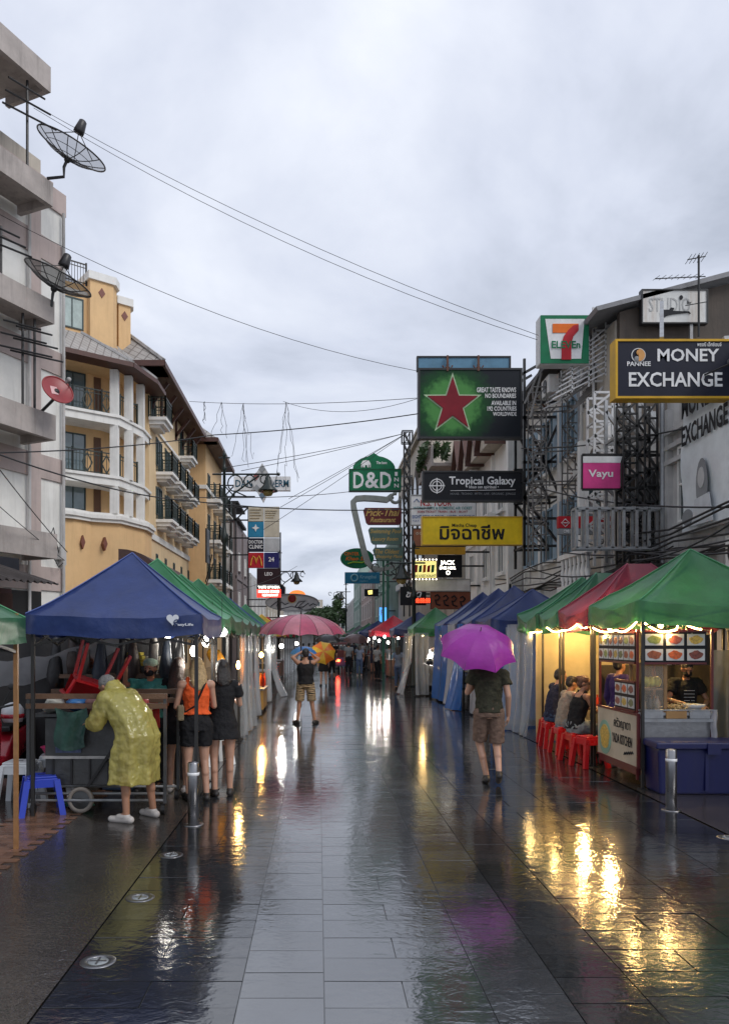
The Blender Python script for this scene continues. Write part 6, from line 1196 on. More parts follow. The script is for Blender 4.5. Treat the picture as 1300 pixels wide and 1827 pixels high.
# ================================================================ right: noodle cart
def food_print(k):
    cols = [(0.35,0.10,0.04),(0.60,0.12,0.03),(0.22,0.06,0.04),(0.25,0.30,0.08),(0.28,0.08,0.06),(0.62,0.42,0.08),(0.18,0.2,0.08)]
    return mk('food_%d' % (k % 7), cols[k % 7], rough=.35, var=.6, scale=30, bump=.2)
def build_noodle_cart():
    t = thing('noodle_cart', 'noodle cart with lit food menus, glass case and steel counter', 'food cart'); x0, dn, df = 4.07, 10.02, 11.35
    FRM = paint('dark_red_frame',(0.11,0.012,0.015)); WHT_C = P('plate_white',(0.62,0.62,0.60))
    for (x, d) in ((x0,dn),(x0,df),(5.02,dn),(5.02,df)): MB().bar((x,d,.1),(x,d,2.02),.03).build('post', FRM, t)
    T = frame(0, dn)
    def menu(T_, u0, u1, z0, z1, nu, nv, nm, k0):
        b = MB(T_).box(u0,u1,-.02,.015,z0,z1).build(nm, S_BLACK, t); fr = MB(T_).box(u0,u1,-.03,.02,z1,z1+.025).box(u0,u1,-.03,.02,z0-.025,z0).build('menu_frame', FRM, b)
        du, dz = (u1-u0)/nu, (z1-z0)/nv
        for i in range(nu):
            for j in range(nv):
                a, c = u0+du*(i+.08), z0+dz*(j+.12); w, h = du*.84, dz*.76
                ph = MB(T_).box(a,a+w,-.026,-.0205,c,c+h).build('food_photo', WHT_C, b); MB(T_).prism([(a+w*(.5+.40*cos(q)*(1+.12*sin(5*q+k0))), c+h*(.5+.36*sin(q)*(1+.15*sin(4*q+i)))) for q in [2*pi*s/14 for s in range(14)]], -.030, -.0262).build('dish', food_print(i+j*3+k0), b)
    menu(T, 4.14, 4.94, 1.60, 1.985, 3, 2, 'front_menu', 0)
    TS = frame(x0, df, -90)
    menu(TS, .02, 1.30, 1.60, 1.97, 7, 2, 'side_menu', 2); menu(TS, .62, 1.30, .98, 1.33, 3, 2, 'low_side_menu', 4)
    s = MB(TS).box(.0,1.38,-.03,.0,.27,.92).build('name_board', P('board_cream',(0.52,0.44,0.33)), t); MB(TS).box(-.02,1.4,-.035,.005,.92,.95).box(-.02,1.4,-.035,.005,.245,.27).box(1.38,1.41,-.034,.004,.27,.92).build('board_edge', FRM, s)
    lettering('ครัวญาดา', s, S_BLACK, TS, .62, 1.18, .68, .84, y=-.033, bold=.006); lettering('YADA KITCHEN', s, S_BLACK, TS, .56, 1.24, .49, .62, y=-.033, bold=.0); MB(TS).tube([(.98+.03*k, -.036, .37+.03*(k % 2)+.005*k) for k in range(11)], .009, 5).build('handwritten_stroke', S_BLACK, s)
    MB(TS).prism([(.28+.24*cos(q), .52+.24*sin(q)) for q in [2*pi*k/20 for k in range(20)]], -.036, -.031).build('printed_bowl', P('mint',(0.25,0.42,0.33)), s); MB(TS).prism([(.29+.17*cos(q)*(1+.1*sin(5*q)), .53+.17*sin(q)) for q in [2*pi*k/20 for k in range(20)]], -.040, -.037).build('printed_noodles', food_print(5), s)
    MB(T).box(4.07,5.02,-.03,.5,.92,.96).build('counter_top', GREY_S, t, bevel=.004); MB(T).box(4.09,5.0,.0,.48,.25,.91).build('counter_panel', mk('cart_steel_panel',(0.30,0.30,0.30),rough=.35,metal=.7,var=.25,scale=4,streak=.3), t)
    MB(T).box(4.07,5.02,-.05,-.02,.84,.88).box(4.07,5.02,-.05,-.02,.985,1.0).build('counter_rail', GREY_S, t)
    for k in range(3): MB(T).box(4.12+k*.3,4.38+k*.3,-.045,-.022,.885,.98).build('steel_tray', [GREY_S, mk('amber_tray',(0.4,0.22,0.08)), GREY_S][k], t)
    MB().box(4.05,5.04,10.02,11.3,.16,.24).build('chassis', FRM, t)
    for x in (4.25,4.85): w = MB(Matrix.Translation((x,10.3,.12)) @ Matrix.Rotation(pi/2,4,'Y')).lathe([(.02,-.03),(.1,-.03),(.12,0),(.1,.03),(.02,.03)], n=16).build('wheel', MATS['rubber'], t, True)
    # glass case with wooden posts
    c = thing('glass_case', 'glass food case with wooden corner posts on the noodle cart', 'display case'); WD = mk('case_wood',(0.30,0.17,0.07),rough=.45,var=.25,scale=10)
    for (x, d) in ((4.14,10.06),(4.44,10.06),(4.14,10.4),(4.44,10.4)): MB().box(x-.02,x+.02,d-.02,d+.02,.962,1.56).build('post', WD, c)
    MB().box(4.12,4.46,10.04,10.42,1.56,1.59).build('top', WD, c); MB().box(4.16,4.42,10.08,10.38,1.24,1.26).build('shelf', WD, c); MB().box(4.16,4.42,10.05,10.056,.965,1.55).build('pane', mk('case_glass',(0.6,0.6,0.55),rough=.05,var=0,bump=0,alpha=.12,spec=1), c)
    bottles(9, 4.2, 4.4, 10.12, 10.34, .962, 'seasoning bottle inside the glass case', [(0.12,0.08,0.05),(0.3,0.25,0.18),(0.45,0.35,0.25)], 'bottles in the glass case', .2, seed=5)
    for k in range(3):
        b = MB().ball((4.25+.07*k,10.2,1.34), (.06,.08,.075), 10, 7); tag(b.build('cabbage', mk('yellow_cabbage',(0.6,0.5,0.06),rough=.5,var=.4,scale=14), None, True), 'yellow green vegetable on the shelf of the glass case', 'vegetable', 'vegetables in the glass case')
    # bean sprouts / noodles heaped on the counter
    R = random.Random(2); m = MB()
    for k in range(70):
        p = Vector((4.62+R.gauss(0,.13), 10.16+R.gauss(0,.05), .985+abs(R.gauss(0,.03)))); a = R.uniform(0,2*pi); m.tube([p, p+Vector((.05*cos(a),.03*sin(a),.03)), p+Vector((.1*cos(a),.06*sin(a),R.uniform(-.01,.05)))], .005, 4)
    o = tag(m.build('noodle_heap', mk('pale_noodle',(0.62,0.46,0.22),rough=.5)), 'heap of pale noodles on the cart counter', 'noodles', kind='stuff')
    p = thing('mixing_bowl', 'wide pale mixing bowl on the right end of the cart counter', 'bowl', None, (4.86,10.18,.96)); MB().lathe([(.06,.0),(.13,.06),(.15,.09),(.145,.092),(.12,.06),(.01,.02)], n=18).build('bowl', PL_WHT, p, True)
    bl = tag(MB().grid(lambda u, v: (4.98+.10*u+.006*sin(v*9), 9.97+.03*sin(u*8), 1.0-.38*v), 6, 10).build('plastic_bag', plastic('white_bag',(0.6,0.6,0.63),.8,.8,16), None, True, fix=False), 'white plastic bag hanging from the right end of the cart', 'bag')
    # crumpled film bundled under the canopy
    m = MB()
    for k in range(26):
        x = 4.2+k*.062; z = 2.03+R.uniform(-.06,.07); m.tube([(x,10.0+R.uniform(-.05,.1),z),(x+R.uniform(-.07,.1),10.0,z+R.uniform(-.05,.05)),(x+R.uniform(-.05,.12),10.05,z+R.uniform(-.09,.05))], [.003,.016,.004], 5)
    tag(m.build('rolled_film', plastic('rolled_film',(0.45,0.45,0.4),.6,.8,20), None, True), 'crumpled roll of plastic film tied above the front menu', 'plastic film', kind='stuff')
    # blue insulated box
    b = thing('storage_box', 'large dark blue storage box in front of the noodle cart', 'box'); BB = paint('dark_blue_box',(0.006,0.009,0.075),rough=.4,streak=.2)
    MB().add([(4.16,9.57,.0),(5.45,9.57,.0),(5.45,10.0,.0),(4.16,10.0,.0),(4.13,9.54,.56),(5.48,9.54,.56),(5.48,10.0,.56),(4.13,10.0,.56)], [(0,3,2,1),(4,5,6,7),(0,1,5,4),(1,2,6,5),(2,3,7,6),(3,0,4,7)]).build('tub', BB, b, bevel=.025)
    MB().box(4.09,5.52,9.49,10.0,.56,.645).build('lid', BB, b, bevel=.02); MB().box(4.7,4.86,9.47,9.492,.5,.63).build('latch', BB, b)
    for k in range(3): MB().box(4.3+k*.4,4.34+k*.4,9.535,9.575,.05,.52).build('rib', BB, b)
    # table for the seated customers
    tb = thing('dining_table', 'narrow dining table in front of the seated customers', 'table'); MB().box(4.62,5.15,11.9,14.2,.70,.73).build('tabletop', GREY_S, tb, bevel=.005)
    for (x, d) in ((4.68,11.96),(5.09,11.96),(4.68,14.14),(5.09,14.14)): MB().box(x-.02,x+.02,d-.02,d+.02,0,.70).build('leg', BLACK_S, tb)
    bottles(8, 4.7, 5.05, 12.0, 14.0, .73, 'condiment bottle on the dining table', [(0.5,0.06,0.03),(0.3,0.2,0.05)], 'bottles on the dining table', .2, seed=7)
build_noodle_cart()
# ================================================================ people
QUEUE = []
def cap(m, p, q, r1, r2, n=12):
    p, q = Vector(p), Vector(q); d = (q-p).normalized(); pts = []; rr = []
    for i in range(5): a = pi/2*(1-i/4); pts.append(p-d*r1*sin(a)); rr.append(max(.0008, r1*cos(a)))
    for i in range(5): a = pi/2*i/4; pts.append(q+d*r2*sin(a)); rr.append(max(.0008, r2*cos(a)))
    m.tube(pts, rr, n)
def etube(m, pts, rx, ry, side=(1,0,0), n=22, fold=0.0):
    pts = [Vector(p) for p in pts]; vs = []; fs = []; k = len(pts); s = Vector(side)
    for i, p in enumerate(pts):
        t = (pts[min(i+1,k-1)]-pts[max(i-1,0)]).normalized(); a = (s-t*s.dot(t)).normalized(); b = t.cross(a)
        q = [1+fold*(i/(k-1))*(sin(7*2*pi*j/n+.5*i)+.6*sin(11*2*pi*j/n+1.3*i)) for j in range(n)]; vs += [p+a*(rx[i]*q[j]*cos(2*pi*j/n))+b*(ry[i]*q[j]*sin(2*pi*j/n)) for j in range(n)]
    for i in range(k-1):
        for j in range(n): fs.append((i*n+j, i*n+(j+1) % n, (i+1)*n+(j+1) % n, (i+1)*n+j))
    m.add(vs, fs+[tuple(range(n-1,-1,-1)), tuple(range((k-1)*n,k*n))])
def elp(m, c, r, R=None):
    T0 = m.T; m.T = Matrix.Translation(Vector(c)) @ (R.to_4x4() if R is not None else Matrix()); m.ball((0,0,0), r, 16, 12); m.T = T0
def queue(m, name, mat, parent, vox, it=3, disp=0.0, dscale=.08):
    me = m.mesh(name, mat); o = bpy.data.objects.new('tmp', me); COL.objects.link(o)
    r = o.modifiers.new('r', 'REMESH'); r.mode = 'VOXEL'; r.voxel_size = vox; r.use_smooth_shade = True
    if disp:
        tx = bpy.data.textures.new('folds', 'CLOUDS'); tx.noise_scale = dscale; tx.noise_depth = 3
        d = o.modifiers.new('d', 'DISPLACE'); d.texture = tx; d.strength = disp; d.mid_level = .5
    s = o.modifiers.new('s', 'SMOOTH'); s.factor = .5; s.iterations = it
    QUEUE.append((o, name, mat, parent))
def flush():
    dg = bpy.context.evaluated_depsgraph_get()
    for o, name, mat, parent in QUEUE:
        me = bpy.data.meshes.new_from_object(o.evaluated_get(dg)); me.name = name; me.materials.clear(); me.materials.append(mat)
        me.polygons.foreach_set('use_smooth', [True]*len(me.polygons)); obj(name, me, parent)
    for o, *_ in QUEUE:
        me = o.data; bpy.data.objects.remove(o); bpy.data.meshes.remove(me)
    QUEUE.clear()
def skin(key, col): return mk('skin_'+key, col, rough=.45, var=.12, scale=20, bump=.05)
SK_L = skin('light', (0.46,0.26,0.18)); SK_T = skin('tan', (0.33,0.165,0.10)); SK_D = skin('brown', (0.22,0.11,0.07))
def fab(key, col, **k): return mk('fabric_'+key, col, **{**dict(rough=.8, var=.25, scale=12, bump=.4, bscale=60, spec=.25), **k})
H_BLACK = mk('hair_black', (0.014,0.011,0.010), rough=.35, var=.4, scale=30, bump=.6, bscale=90); H_BLOND = mk('hair_blond', (0.45,0.31,0.15), rough=.4, var=.4, scale=30, bump=.6, bscale=90); H_GREY = mk('hair_grey', (0.17,0.165,0.16), rough=.5, var=.3, scale=30, bump=.6, bscale=90); H_RED = mk('hair_auburn', (0.10,0.04,0.022), rough=.4, var=.4, scale=30, bump=.6, bscale=90)
F_BLK = fab('black', (0.012,0.012,0.014)); F_ORA = fab('orange', (0.75,0.11,0.025)); F_GRN = fab('teal', (0.07,0.30,0.26)); F_GRY = fab('grey', (0.20,0.22,0.23)); F_JEAN = fab('denim', (0.045,0.07,0.13)); F_WHT = fab('white', (0.55,0.56,0.57)); F_OLV = fab('olive', (0.035,0.035,0.022), var=.6, scale=16); F_BRN = fab('taupe', (0.155,0.10,0.075)); F_NVY = fab('navy', (0.02,0.022,0.045)); F_PUR = fab('purple', (0.05,0.03,0.13)); F_RED = fab('red', (0.4,0.04,0.035)); F_SLATE = fab('slate_blue', (0.12,0.15,0.21)); F_PAT = fab('speckled', (0.34,0.33,0.31), var=.9, scale=40)
def elephant_print():
    m = fab('elephant_print', (0.40,0.29,0.16)); nt = m.node_tree; N = nt.nodes.new; L = nt.links.new; b = nt.nodes['Principled BSDF']; tc = N('ShaderNodeTexCoord')
    w = N('ShaderNodeTexWave'); w.wave_type = 'RINGS'; w.inputs['Scale'].default_value = 9; w.inputs['Distortion'].default_value = 9; w.inputs['Detail'].default_value = 1; L(tc.outputs['Object'], w.inputs['Vector'])
    r = N('ShaderNodeValToRGB'); r.color_ramp.interpolation = 'CONSTANT'; e = r.color_ramp.elements; e[0].color = (.02,.017,.015,1); e[1].position = .48; e[1].color = (.42,.31,.18,1); L(w.outputs['Fac'], r.inputs[0]); L(r.outputs[0], b.inputs['Base Color']); return m
F_ELE = elephant_print(); SHOE = paint('shoe_black', (0.02,0.018,0.017), rough=.5); SOLE = paint('shoe_pale', (0.45,0.42,0.4), rough=.5)
def hand(m, wr, d, nrm, curl=.35, s=1.0, side=1):
    """palm, four unequal fingers of two bends and a thumb from the side of the palm"""
    wr = Vector(wr); d = Vector(d).normalized(); nrm = Vector(nrm); nrm = (nrm-d*nrm.dot(d)).normalized(); a = d.cross(nrm)*side; c = wr+d*.045*s
    for k in range(4): cap(m, wr+a*(.024-.016*k)*s*.7, wr+d*.082*s+a*(.027-.018*k)*s, .013*s, .012*s, 8)
    for k, ln in enumerate((.062,.072,.068,.052)):
        b = wr+d*.085*s+a*(.029-.0195*k)*s; ax = d; t = curl; p = b
        for seg, f in enumerate((.45,.32,.25)):
            ax = (ax*cos(t)+nrm*sin(t)).normalized(); q = p+ax*ln*f*s*1.25; cap(m, p, q, .0092*s-.0008*seg, .0086*s-.0008*seg, 8); p = q
    b = wr+d*.025*s+a*.03*s; t1 = (d*.65+a*.75+nrm*.25).normalized(); q = b+t1*.04*s; cap(m, b, q, .012*s, .0105*s, 8); cap(m, q, q+(d*.8+a*.35+nrm*.5).normalized()*.032*s, .0105*s, .009*s, 8)
STAND = dict(pelvis=(0,0,.93), waist=(0,.01,1.08), chest=(0,0,1.27), neck=(0,-.015,1.44), head=(0,.02,1.585), shL=(-.175,-.01,1.385), shR=(.175,-.01,1.385), elL=(-.225,-.03,1.11), elR=(.225,-.03,1.11), wrL=(-.235,.05,.87), wrR=(.235,.05,.87), hipL=(-.09,0,.90), hipR=(.09,0,.90), knL=(-.10,.02,.50), knR=(.10,.02,.50), anL=(-.105,-.02,.085), anR=(.105,-.02,.085), toeL=(-.13,.15,.03), toeR=(.13,.15,.03))
def person(label, loc, head_deg, h=1.7, pose=None, sk=None, hair=None, top=None, bottom=None, shoes=None, fem=False, vox=.01, look=None, face=True, extra=None, hem=.5, sleeve=.5, dress=None, hairlen=0.0, mask=None, group=None, curl=.35, tank=False, topz=0.0, bun=False, loose=0.0):
    s = h/1.70; J = {k: Vector(v)*s for k, v in {**STAND, **(pose or {})}.items()}; sk = sk or SK_T; hair = hair or H_BLACK
    t = thing('person', label, 'person', group, loc); t.rotation_euler = (0,0,radians(head_deg)); w = .92 if fem else 1.0; hw = 1.06 if fem else .97
    up = (J['neck']-J['chest']).normalized(); low = (J['waist']-J['pelvis']).normalized(); side = (J['shR']-J['shL']).normalized(); sideP = (J['hipR']-J['hipL']).normalized()
    spine = [J['pelvis']-low*.11*s, J['pelvis']-low*.02*s, J['waist'], J['chest'], J['chest'].lerp(J['neck'],.62), J['neck']]
    RX = [.10*hw,.160*hw,.125*w,.155*w,.135*w,.06]; RY = [.085,.112,.092,.112,.085,.055]
    b = MB(); etube(b, spine, [r*s for r in RX], [r*s for r in RY], side)
    cap(b, J['shL'], J['shR'], .058*s*w, .058*s*w); cap(b, J['neck']-up*.03*s, J['head']-up*.03*s, .055*s*w, .05*s*w)
    # head, facing along `look`
    fw = Vector(look if look else (0,1,0)); fw = (fw-up*0).normalized(); hu = Vector((0,0,1)); hu = (hu-fw*hu.dot(fw)).normalized(); hs = fw.cross(hu); R = Matrix((hs,fw,hu)).transposed(); c = J['head']
    def L(x, y, z): return c+R @ Vector((x*s,y*s,z*s))
    elp(b, L(0,-.01,.025), (.074*s,.093*s,.092*s), R); elp(b, L(0,.022,-.045), (.058*s,.066*s,.068*s), R); elp(b, L(0,.045,-.085), (.032*s,.034*s,.028*s), R)
    if face:
        cap(b, L(0,.078,.012), L(0,.099,-.028), .011*s, .016*s, 8); elp(b, L(0,.078,-.058), (.026*s,.016*s,.012*s), R); elp(b, L(0,.075,.03), (.05*s,.02*s,.014*s), R)
    for q in (-1,1): elp(b, L(q*.074,-.005,-.005), (.012*s,.022*s,.033*s), R)
    for S in 'LR':
        q = -1 if S == 'L' else 1; sh, el, wr = J['sh'+S], J['el'+S], J['wr'+S]; ar = .88 if fem else 1.0
        cap(b, sh, el, .049*s*ar, .039*s*ar); cap(b, el, wr, .040*s*ar, .027*s*ar); elp(b, sh, (.058*s*w,.058*s*w,.058*s*w))
        d = (wr-el).normalized(); hand(b, wr, d, Vector((-q*.9,.35,0)) if abs(d.z) > .5 else Vector((0,.3,-1)), curl, s*.98, -q)
        hp, kn, an, to = J['hip'+S], J['kn'+S], J['an'+S], J['toe'+S]
        cap(b, hp, kn, .088*s*hw, .056*s); cap(b, kn, an, .052*s, .036*s); sh_ = (an-kn).normalized(); back = Vector((0,-1,0)); back = (back-sh_*back.dot(sh_)).normalized(); cap(b, kn+sh_*.06*s+back*.012*s, kn.lerp(an,.42)+back*.014*s, .042*s, .047*s)
        fd = (to-an); heel = an-Vector((fd.x,fd.y,0)).normalized()*.045*s; heel.z = an.z-.05*s; cap(b, heel, to, .032*s, .028*s); cap(b, an, an.lerp(to,.5), .036*s, .032*s)
    queue(b, 'body', sk, t, vox, 4)
    # hair
    if hair:
        m = MB(); elp(m, L(0,-.022,.042), (.083*s,.098*s,.088*s), R); elp(m, L(0,-.045,-.005), (.078*s,.072*s,.075*s), R)
        if hairlen: etube(m, [L(0,-.035,.05), L(0,-.06,-.05), L(0,-.085,-.13-hairlen*.3), L(0,-.10,-.12-hairlen)], [.085*s,.10*s,.105*s,.05*s], [.075*s,.06*s,.045*s,.022*s], hs)
        if bun: elp(m, L(0,-.10,.07), (.045*s,.045*s,.045*s))
        queue(m, 'hair', hair, t, vox, 2, .016*s, .03)
    if face and vox < .012:
        for q in (-1,1): MB().ball(L(q*.03,.080,.006), (.011*s,.007*s,.006*s), 8, 6).build('eye', paint('eye_dark',(0.03,0.02,0.02),rough=.2), t, True)
    if mask:
        m = MB(); elp(m, L(0,.040,-.05), (.064*s,.068*s,.052*s), R); queue(m, 'face_mask', mask, t, vox, 2)
    g = .014*s
    def torso(m, z0=0, gg=g, low_ext=.0, strap=False):
        pts = [J['pelvis'].lerp(J['waist'],z0)-low*low_ext*s, J['waist'], J['chest'], J['chest'].lerp(J['neck'],.55)]; rx = [.165*hw,.140*w,.162*w,.145*w]; ry = [.122,.108,.118,.092]
        if not strap: pts.append(J['chest'].lerp(J['neck'],.86)); rx.append(.085); ry.append(.07)
        etube(m, pts, [r*s+gg for r in rx], [r*s+gg for r in ry], side)
    if top:
        m = MB(); torso(m, topz, g+loose, 0.0 if topz else .04, tank)
        if tank:
            for S in 'LR': cap(m, J['sh'+S].lerp(J['neck'],.42)+Vector((0,.05*s,-.06*s)), J['sh'+S].lerp(J['neck'],.42)+up*.055*s, .03*s, .022*s); cap(m, J['sh'+S].lerp(J['neck'],.42)+Vector((0,-.06*s,-.06*s)), J['sh'+S].lerp(J['neck'],.42)+up*.05*s, .03*s, .022*s)
        else:
            cap(m, J['shL'], J['shR'], .06*s*w+g, .06*s*w+g)
            for S in 'LR':
                sh, el, wr = J['sh'+S], J['el'+S], J['wr'+S]
                if sleeve <= 1: m.cyl(sh, sh.lerp(el,sleeve), .054*s+g, .055*s+g*1.4+loose*.5, n=14)
                else: m.cyl(sh, el, .052*s+g, .045*s+g, n=14); elp(m, el, (.045*s+g,)*3); m.cyl(el, el.lerp(wr,sleeve-1), .045*s+g, .034*s+g, n=14)
        queue(m, 'shirt', top, t, vox, 2, .032*s, .06)
    if bottom:
        m = MB(); etube(m, [J['pelvis']-low*.10*s, J['pelvis'], J['pelvis'].lerp(J['waist'],.62)], [.15*s*hw+g,.166*s*hw+g,.140*s*w+g], [.115*s+g,.118*s+g,.104*s+g], sideP)
        for S in 'LR':
            hp, kn, an = J['hip'+S], J['kn'+S], J['an'+S]
            if hem <= 1: m.cyl(hp, hp.lerp(kn,hem), .094*s*hw+g, (.094-.03*hem)*s+g*1.3+loose, n=16); elp(m, hp, (.092*s*hw+g,)*3)
            else: m.cyl(hp, kn, .092*s*hw+g, .062*s+g, n=16); elp(m, kn, (.062*s+g,)*3); m.cyl(kn, kn.lerp(an,hem-1), .062*s+g, .05*s+g, n=16)
        queue(m, 'trousers' if hem > 1 else 'shorts', bottom, t, vox, 2, .03*s, .05)
    if dress:
        m = MB(); torso(m, 0, g+.005); cap(m, J['shL'].lerp(J['neck'],.15), J['shR'].lerp(J['neck'],.15), .058*s*w+g, .058*s*w+g)
        etube(m, [J['waist'], J['pelvis'], Vector((J['pelvis'].x,J['pelvis'].y,dress*s))], [.135*s+g,.175*s+g,.215*s+g], [.105*s+g,.13*s+g,.17*s+g], sideP)
        for S in 'LR': m.cyl(J['sh'+S], J['sh'+S].lerp(J['el'+S],.55), .055*s+g, .062*s+g, n=14)
        queue(m, 'dress', top or F_BLK, t, vox, 2, .03*s, .08)
    if shoes:
        for S in 'LR':
            an, to = J['an'+S], J['toe'+S]; fd = (to-an); f2 = Vector((fd.x,fd.y,0)).normalized(); heel = an-f2*.05*s; heel.z = an.z-.048*s; m = MB(); cap(m, heel, to+f2*.02*s, .042*s, .036*s); cap(m, an-Vector((0,0,.02*s)), an.lerp(to,.55), .045*s, .038*s); queue(m, 'shoe', shoes, t, vox, 2)
    if extra: extra(t, J, s, L, vox)
    return t
def build_people():
    # --- raincoat wearer bending over the cart
    RC = mk('yellow_rain_plastic', (0.64,0.57,0.17), rough=.13, var=.3, scale=4, bump=1.0, bscale=8, trans=.45, alpha=.78, spec=.8)
    def coat(t, J, s, L, v):
        m = MB(); etube(m, fold=.085, pts=[J['neck']+Vector((0,.0,.03)), J['chest'].lerp(J['neck'],.55), J['chest'], J['waist'], J['pelvis'], Vector((.0,-.06,.66)), Vector((.0,-.05,.40))], rx=[.10,.205,.235,.235,.25,.275,.29], ry=[.09,.15,.185,.19,.20,.215,.225], n=60)
        cap(m, J['shL'], J['shR'], .10, .10)
        for S in 'LR': m.cyl(J['sh'+S], J['el'+S], .10, .095, n=16); elp(m, J['el'+S], (.09,.09,.09)); m.cyl(J['el'+S], J['el'+S].lerp(J['wr'+S],.85), .09, .075, n=16)
        queue(m, 'raincoat', RC, t, .009, 2, .035, .07)
        m = MB(); etube(m, [J['neck']-Vector((0,.02,.03)), J['neck']+Vector((0,.0,.06)), J['neck']+Vector((0,.03,.13))], [.125,.125,.075], [.11,.10,.06]); queue(m, 'hood', RC, t, .011, 2, .03, .06)
    person('person in yellow rain poncho bending over the cart', (X(232,8.28),8.28,0), 62, 1.66, dict(pelvis=(0,-.10,.91), waist=(0,-.04,1.06), chest=(0,.10,1.22), neck=(0,.22,1.345), head=(0,.33,1.42), shL=(-.19,.17,1.30), shR=(.19,.17,1.30), elL=(-.22,.28,1.04), elR=(.24,.22,1.03), wrL=(-.12,.45,1.02), wrR=(.14,.42,1.0), hipL=(-.10,-.1,.88), hipR=(.10,-.1,.88), knL=(-.15,-.06,.48), knR=(.16,-.12,.48), anL=(-.17,-.10,.085), anR=(.19,-.16,.085), toeL=(-.19,.07,.03), toeR=(.22,.0,.03)), SK_T, H_GREY, F_GRY, F_BRN, SOLE, vox=.010, look=(-.1,.85,-.55), extra=coat, hem=.9)
    def bag(col, nm):
        def f(t, J, s, L, v):
            p0 = J['shR']+Vector((-.05,-.02,.06))*s; c = J['hipL']+Vector((-.09,.03,.16))*s
            MB().tube([p0+Vector((0,.08,-.02)), p0, p0+Vector((-.06,-.115,-.10)), J['waist']+Vector((-.02,-.125,.06)), J['waist']+Vector((-.13,-.06,-.02)), c+Vector((0,0,.08))], .012, 6).build('bag_strap', F_BLK, t)
            MB(Matrix.Translation(c)).box(-.045,.035,-.10,.10,-.10,.08).build('shoulder_bag', col, t, bevel=.02)
        return f
    person('blonde woman in orange top and black shorts, seen from behind', (X(350,9.25),9.25,0), 14, 1.67, dict(elR=(.22,.04,1.12), wrR=(.15,.24,1.16), elL=(-.235,.03,1.12), wrL=(-.17,.22,1.02), anL=(-.09,-.02,.085), anR=(.12,-.04,.085)), SK_L, H_BLOND, F_ORA, F_BLK, SHOE, True, .009, (-.25,.95,-.1), hairlen=.16, hem=.62, tank=True, topz=.65, extra=bag(fab('khaki',(0.2,0.16,0.1)), 'bag'))
    person('dark-haired woman in loose black dress beside the blonde', (X(396,9.5),9.5,0), 12, 1.64, dict(elR=(.23,.06,1.14), wrR=(.18,.28,1.18), anL=(-.09,-.02,.085), anR=(.10,.02,.085)), SK_L, H_BLACK, None, None, SHOE, True, .009, (-.2,.95,-.15), hairlen=.10, dress=.72)
    person('woman with long wavy brown hair in black dress by the cart', (X(318,9.75),9.75,0), -8, 1.66, dict(elL=(-.22,.05,1.13), wrL=(-.12,.26,1.15)), SK_L, mk('hair_brown',(0.035,0.02,0.014),rough=.4,var=.4,scale=30,bump=.6,bscale=90), None, None, SOLE, True, .010, (0,.95,-.15), hairlen=.30, dress=.62)
    def vend(t, J, s, L, v):
        m = MB(); elp(m, L(0,-.01,.07), (.095*s,.108*s,.065*s)); queue(m, 'hair_net', fab('pale_green_cap',(0.30,0.42,0.33)), t, v, 2, .012, .02)
        m = MB(); etube(m, [J['pelvis']+Vector((0,.09,-.1)), J['waist']+Vector((0,.085,0)), J['chest']+Vector((0,.09,-.03))], [.15,.14,.10], [.07,.06,.055]); queue(m, 'apron', F_RED, t, v, 2)
    person('vendor in teal shirt, red apron, green cap and black mask', (X(268,9.75),9.78,0), 175, 1.64, dict(elR=(.30,.12,1.38), wrR=(.26,.20,1.62), elL=(-.24,.08,1.14), wrL=(-.10,.28,1.10)), SK_T, H_BLACK, F_GRN, F_BLK, SHOE, True, .010, (.15,1,-.05), mask=F_BLK, hem=1.9, sleeve=.7, extra=vend)
    # --- man photographing in tank top
    def phone(t, J, s, L, v): MB().box(-.04,.04,.22,.23,1.60,1.66).build('phone', BLACK_S, t)
    person('man in black tank top and patterned shorts, arms raised', (X(545,17.5),17.5,0), 2, 1.68, dict(elL=(-.30,.08,1.50), elR=(.30,.12,1.46), wrL=(-.10,.17,1.62), wrR=(.12,.2,1.60), knL=(-.14,.02,.5), knR=(.14,.02,.5), anL=(-.18,-.02,.085), anR=(.20,-.02,.085), toeL=(-.26,.13,.03), toeR=(.27,.13,.03), hipL=(-.10,0,.9), hipR=(.10,0,.9)), SK_T, H_BLACK, F_BLK, F_ELE, SHOE, False, .013, (0,1,.0), hem=.95, tank=True, extra=phone, loose=.02)
    # --- man walking away under the purple umbrella
    person('man in dark shirt and taupe shorts walking under the purple umbrella', (X(872,10.3),10.3,0), -4, 1.76, dict(waist=(0,.02,1.08), chest=(0,.05,1.27), neck=(0,.06,1.44), head=(0,.10,1.585), shL=(-.19,.03,1.385), shR=(.19,.05,1.385), elL=(-.255,.12,1.15), wrL=(-.09,.20,1.30), elR=(.235,-.03,1.11), wrR=(.25,.06,.86), hipL=(-.09,0,.90), hipR=(.09,0,.90), knL=(-.105,.10,.50), anL=(-.03,.02,.10), toeL=(-.03,.19,.03), knR=(.10,.0,.48), anR=(.09,-.22,.19), toeR=(.10,-.12,.05)), SK_L, mk('hair_dark_brown',(0.03,0.018,0.012),rough=.4), F_OLV, F_BRN, SHOE, False, .009, (0,.95,-.15), hem=.92, sleeve=.5, loose=.008)
    # --- others down the street
    def far(lab, px, d, hd, **k): person(lab, (X(px,d),d,0), hd, vox=.022 if d < 33 else .03, face=False, group='people further down the street', **k)
    far('woman in black dress under the orange and yellow umbrella', 577, 31.5, 5, h=1.62, sk=SK_L, dress=.62, fem=True, shoes=SHOE, hairlen=.1)
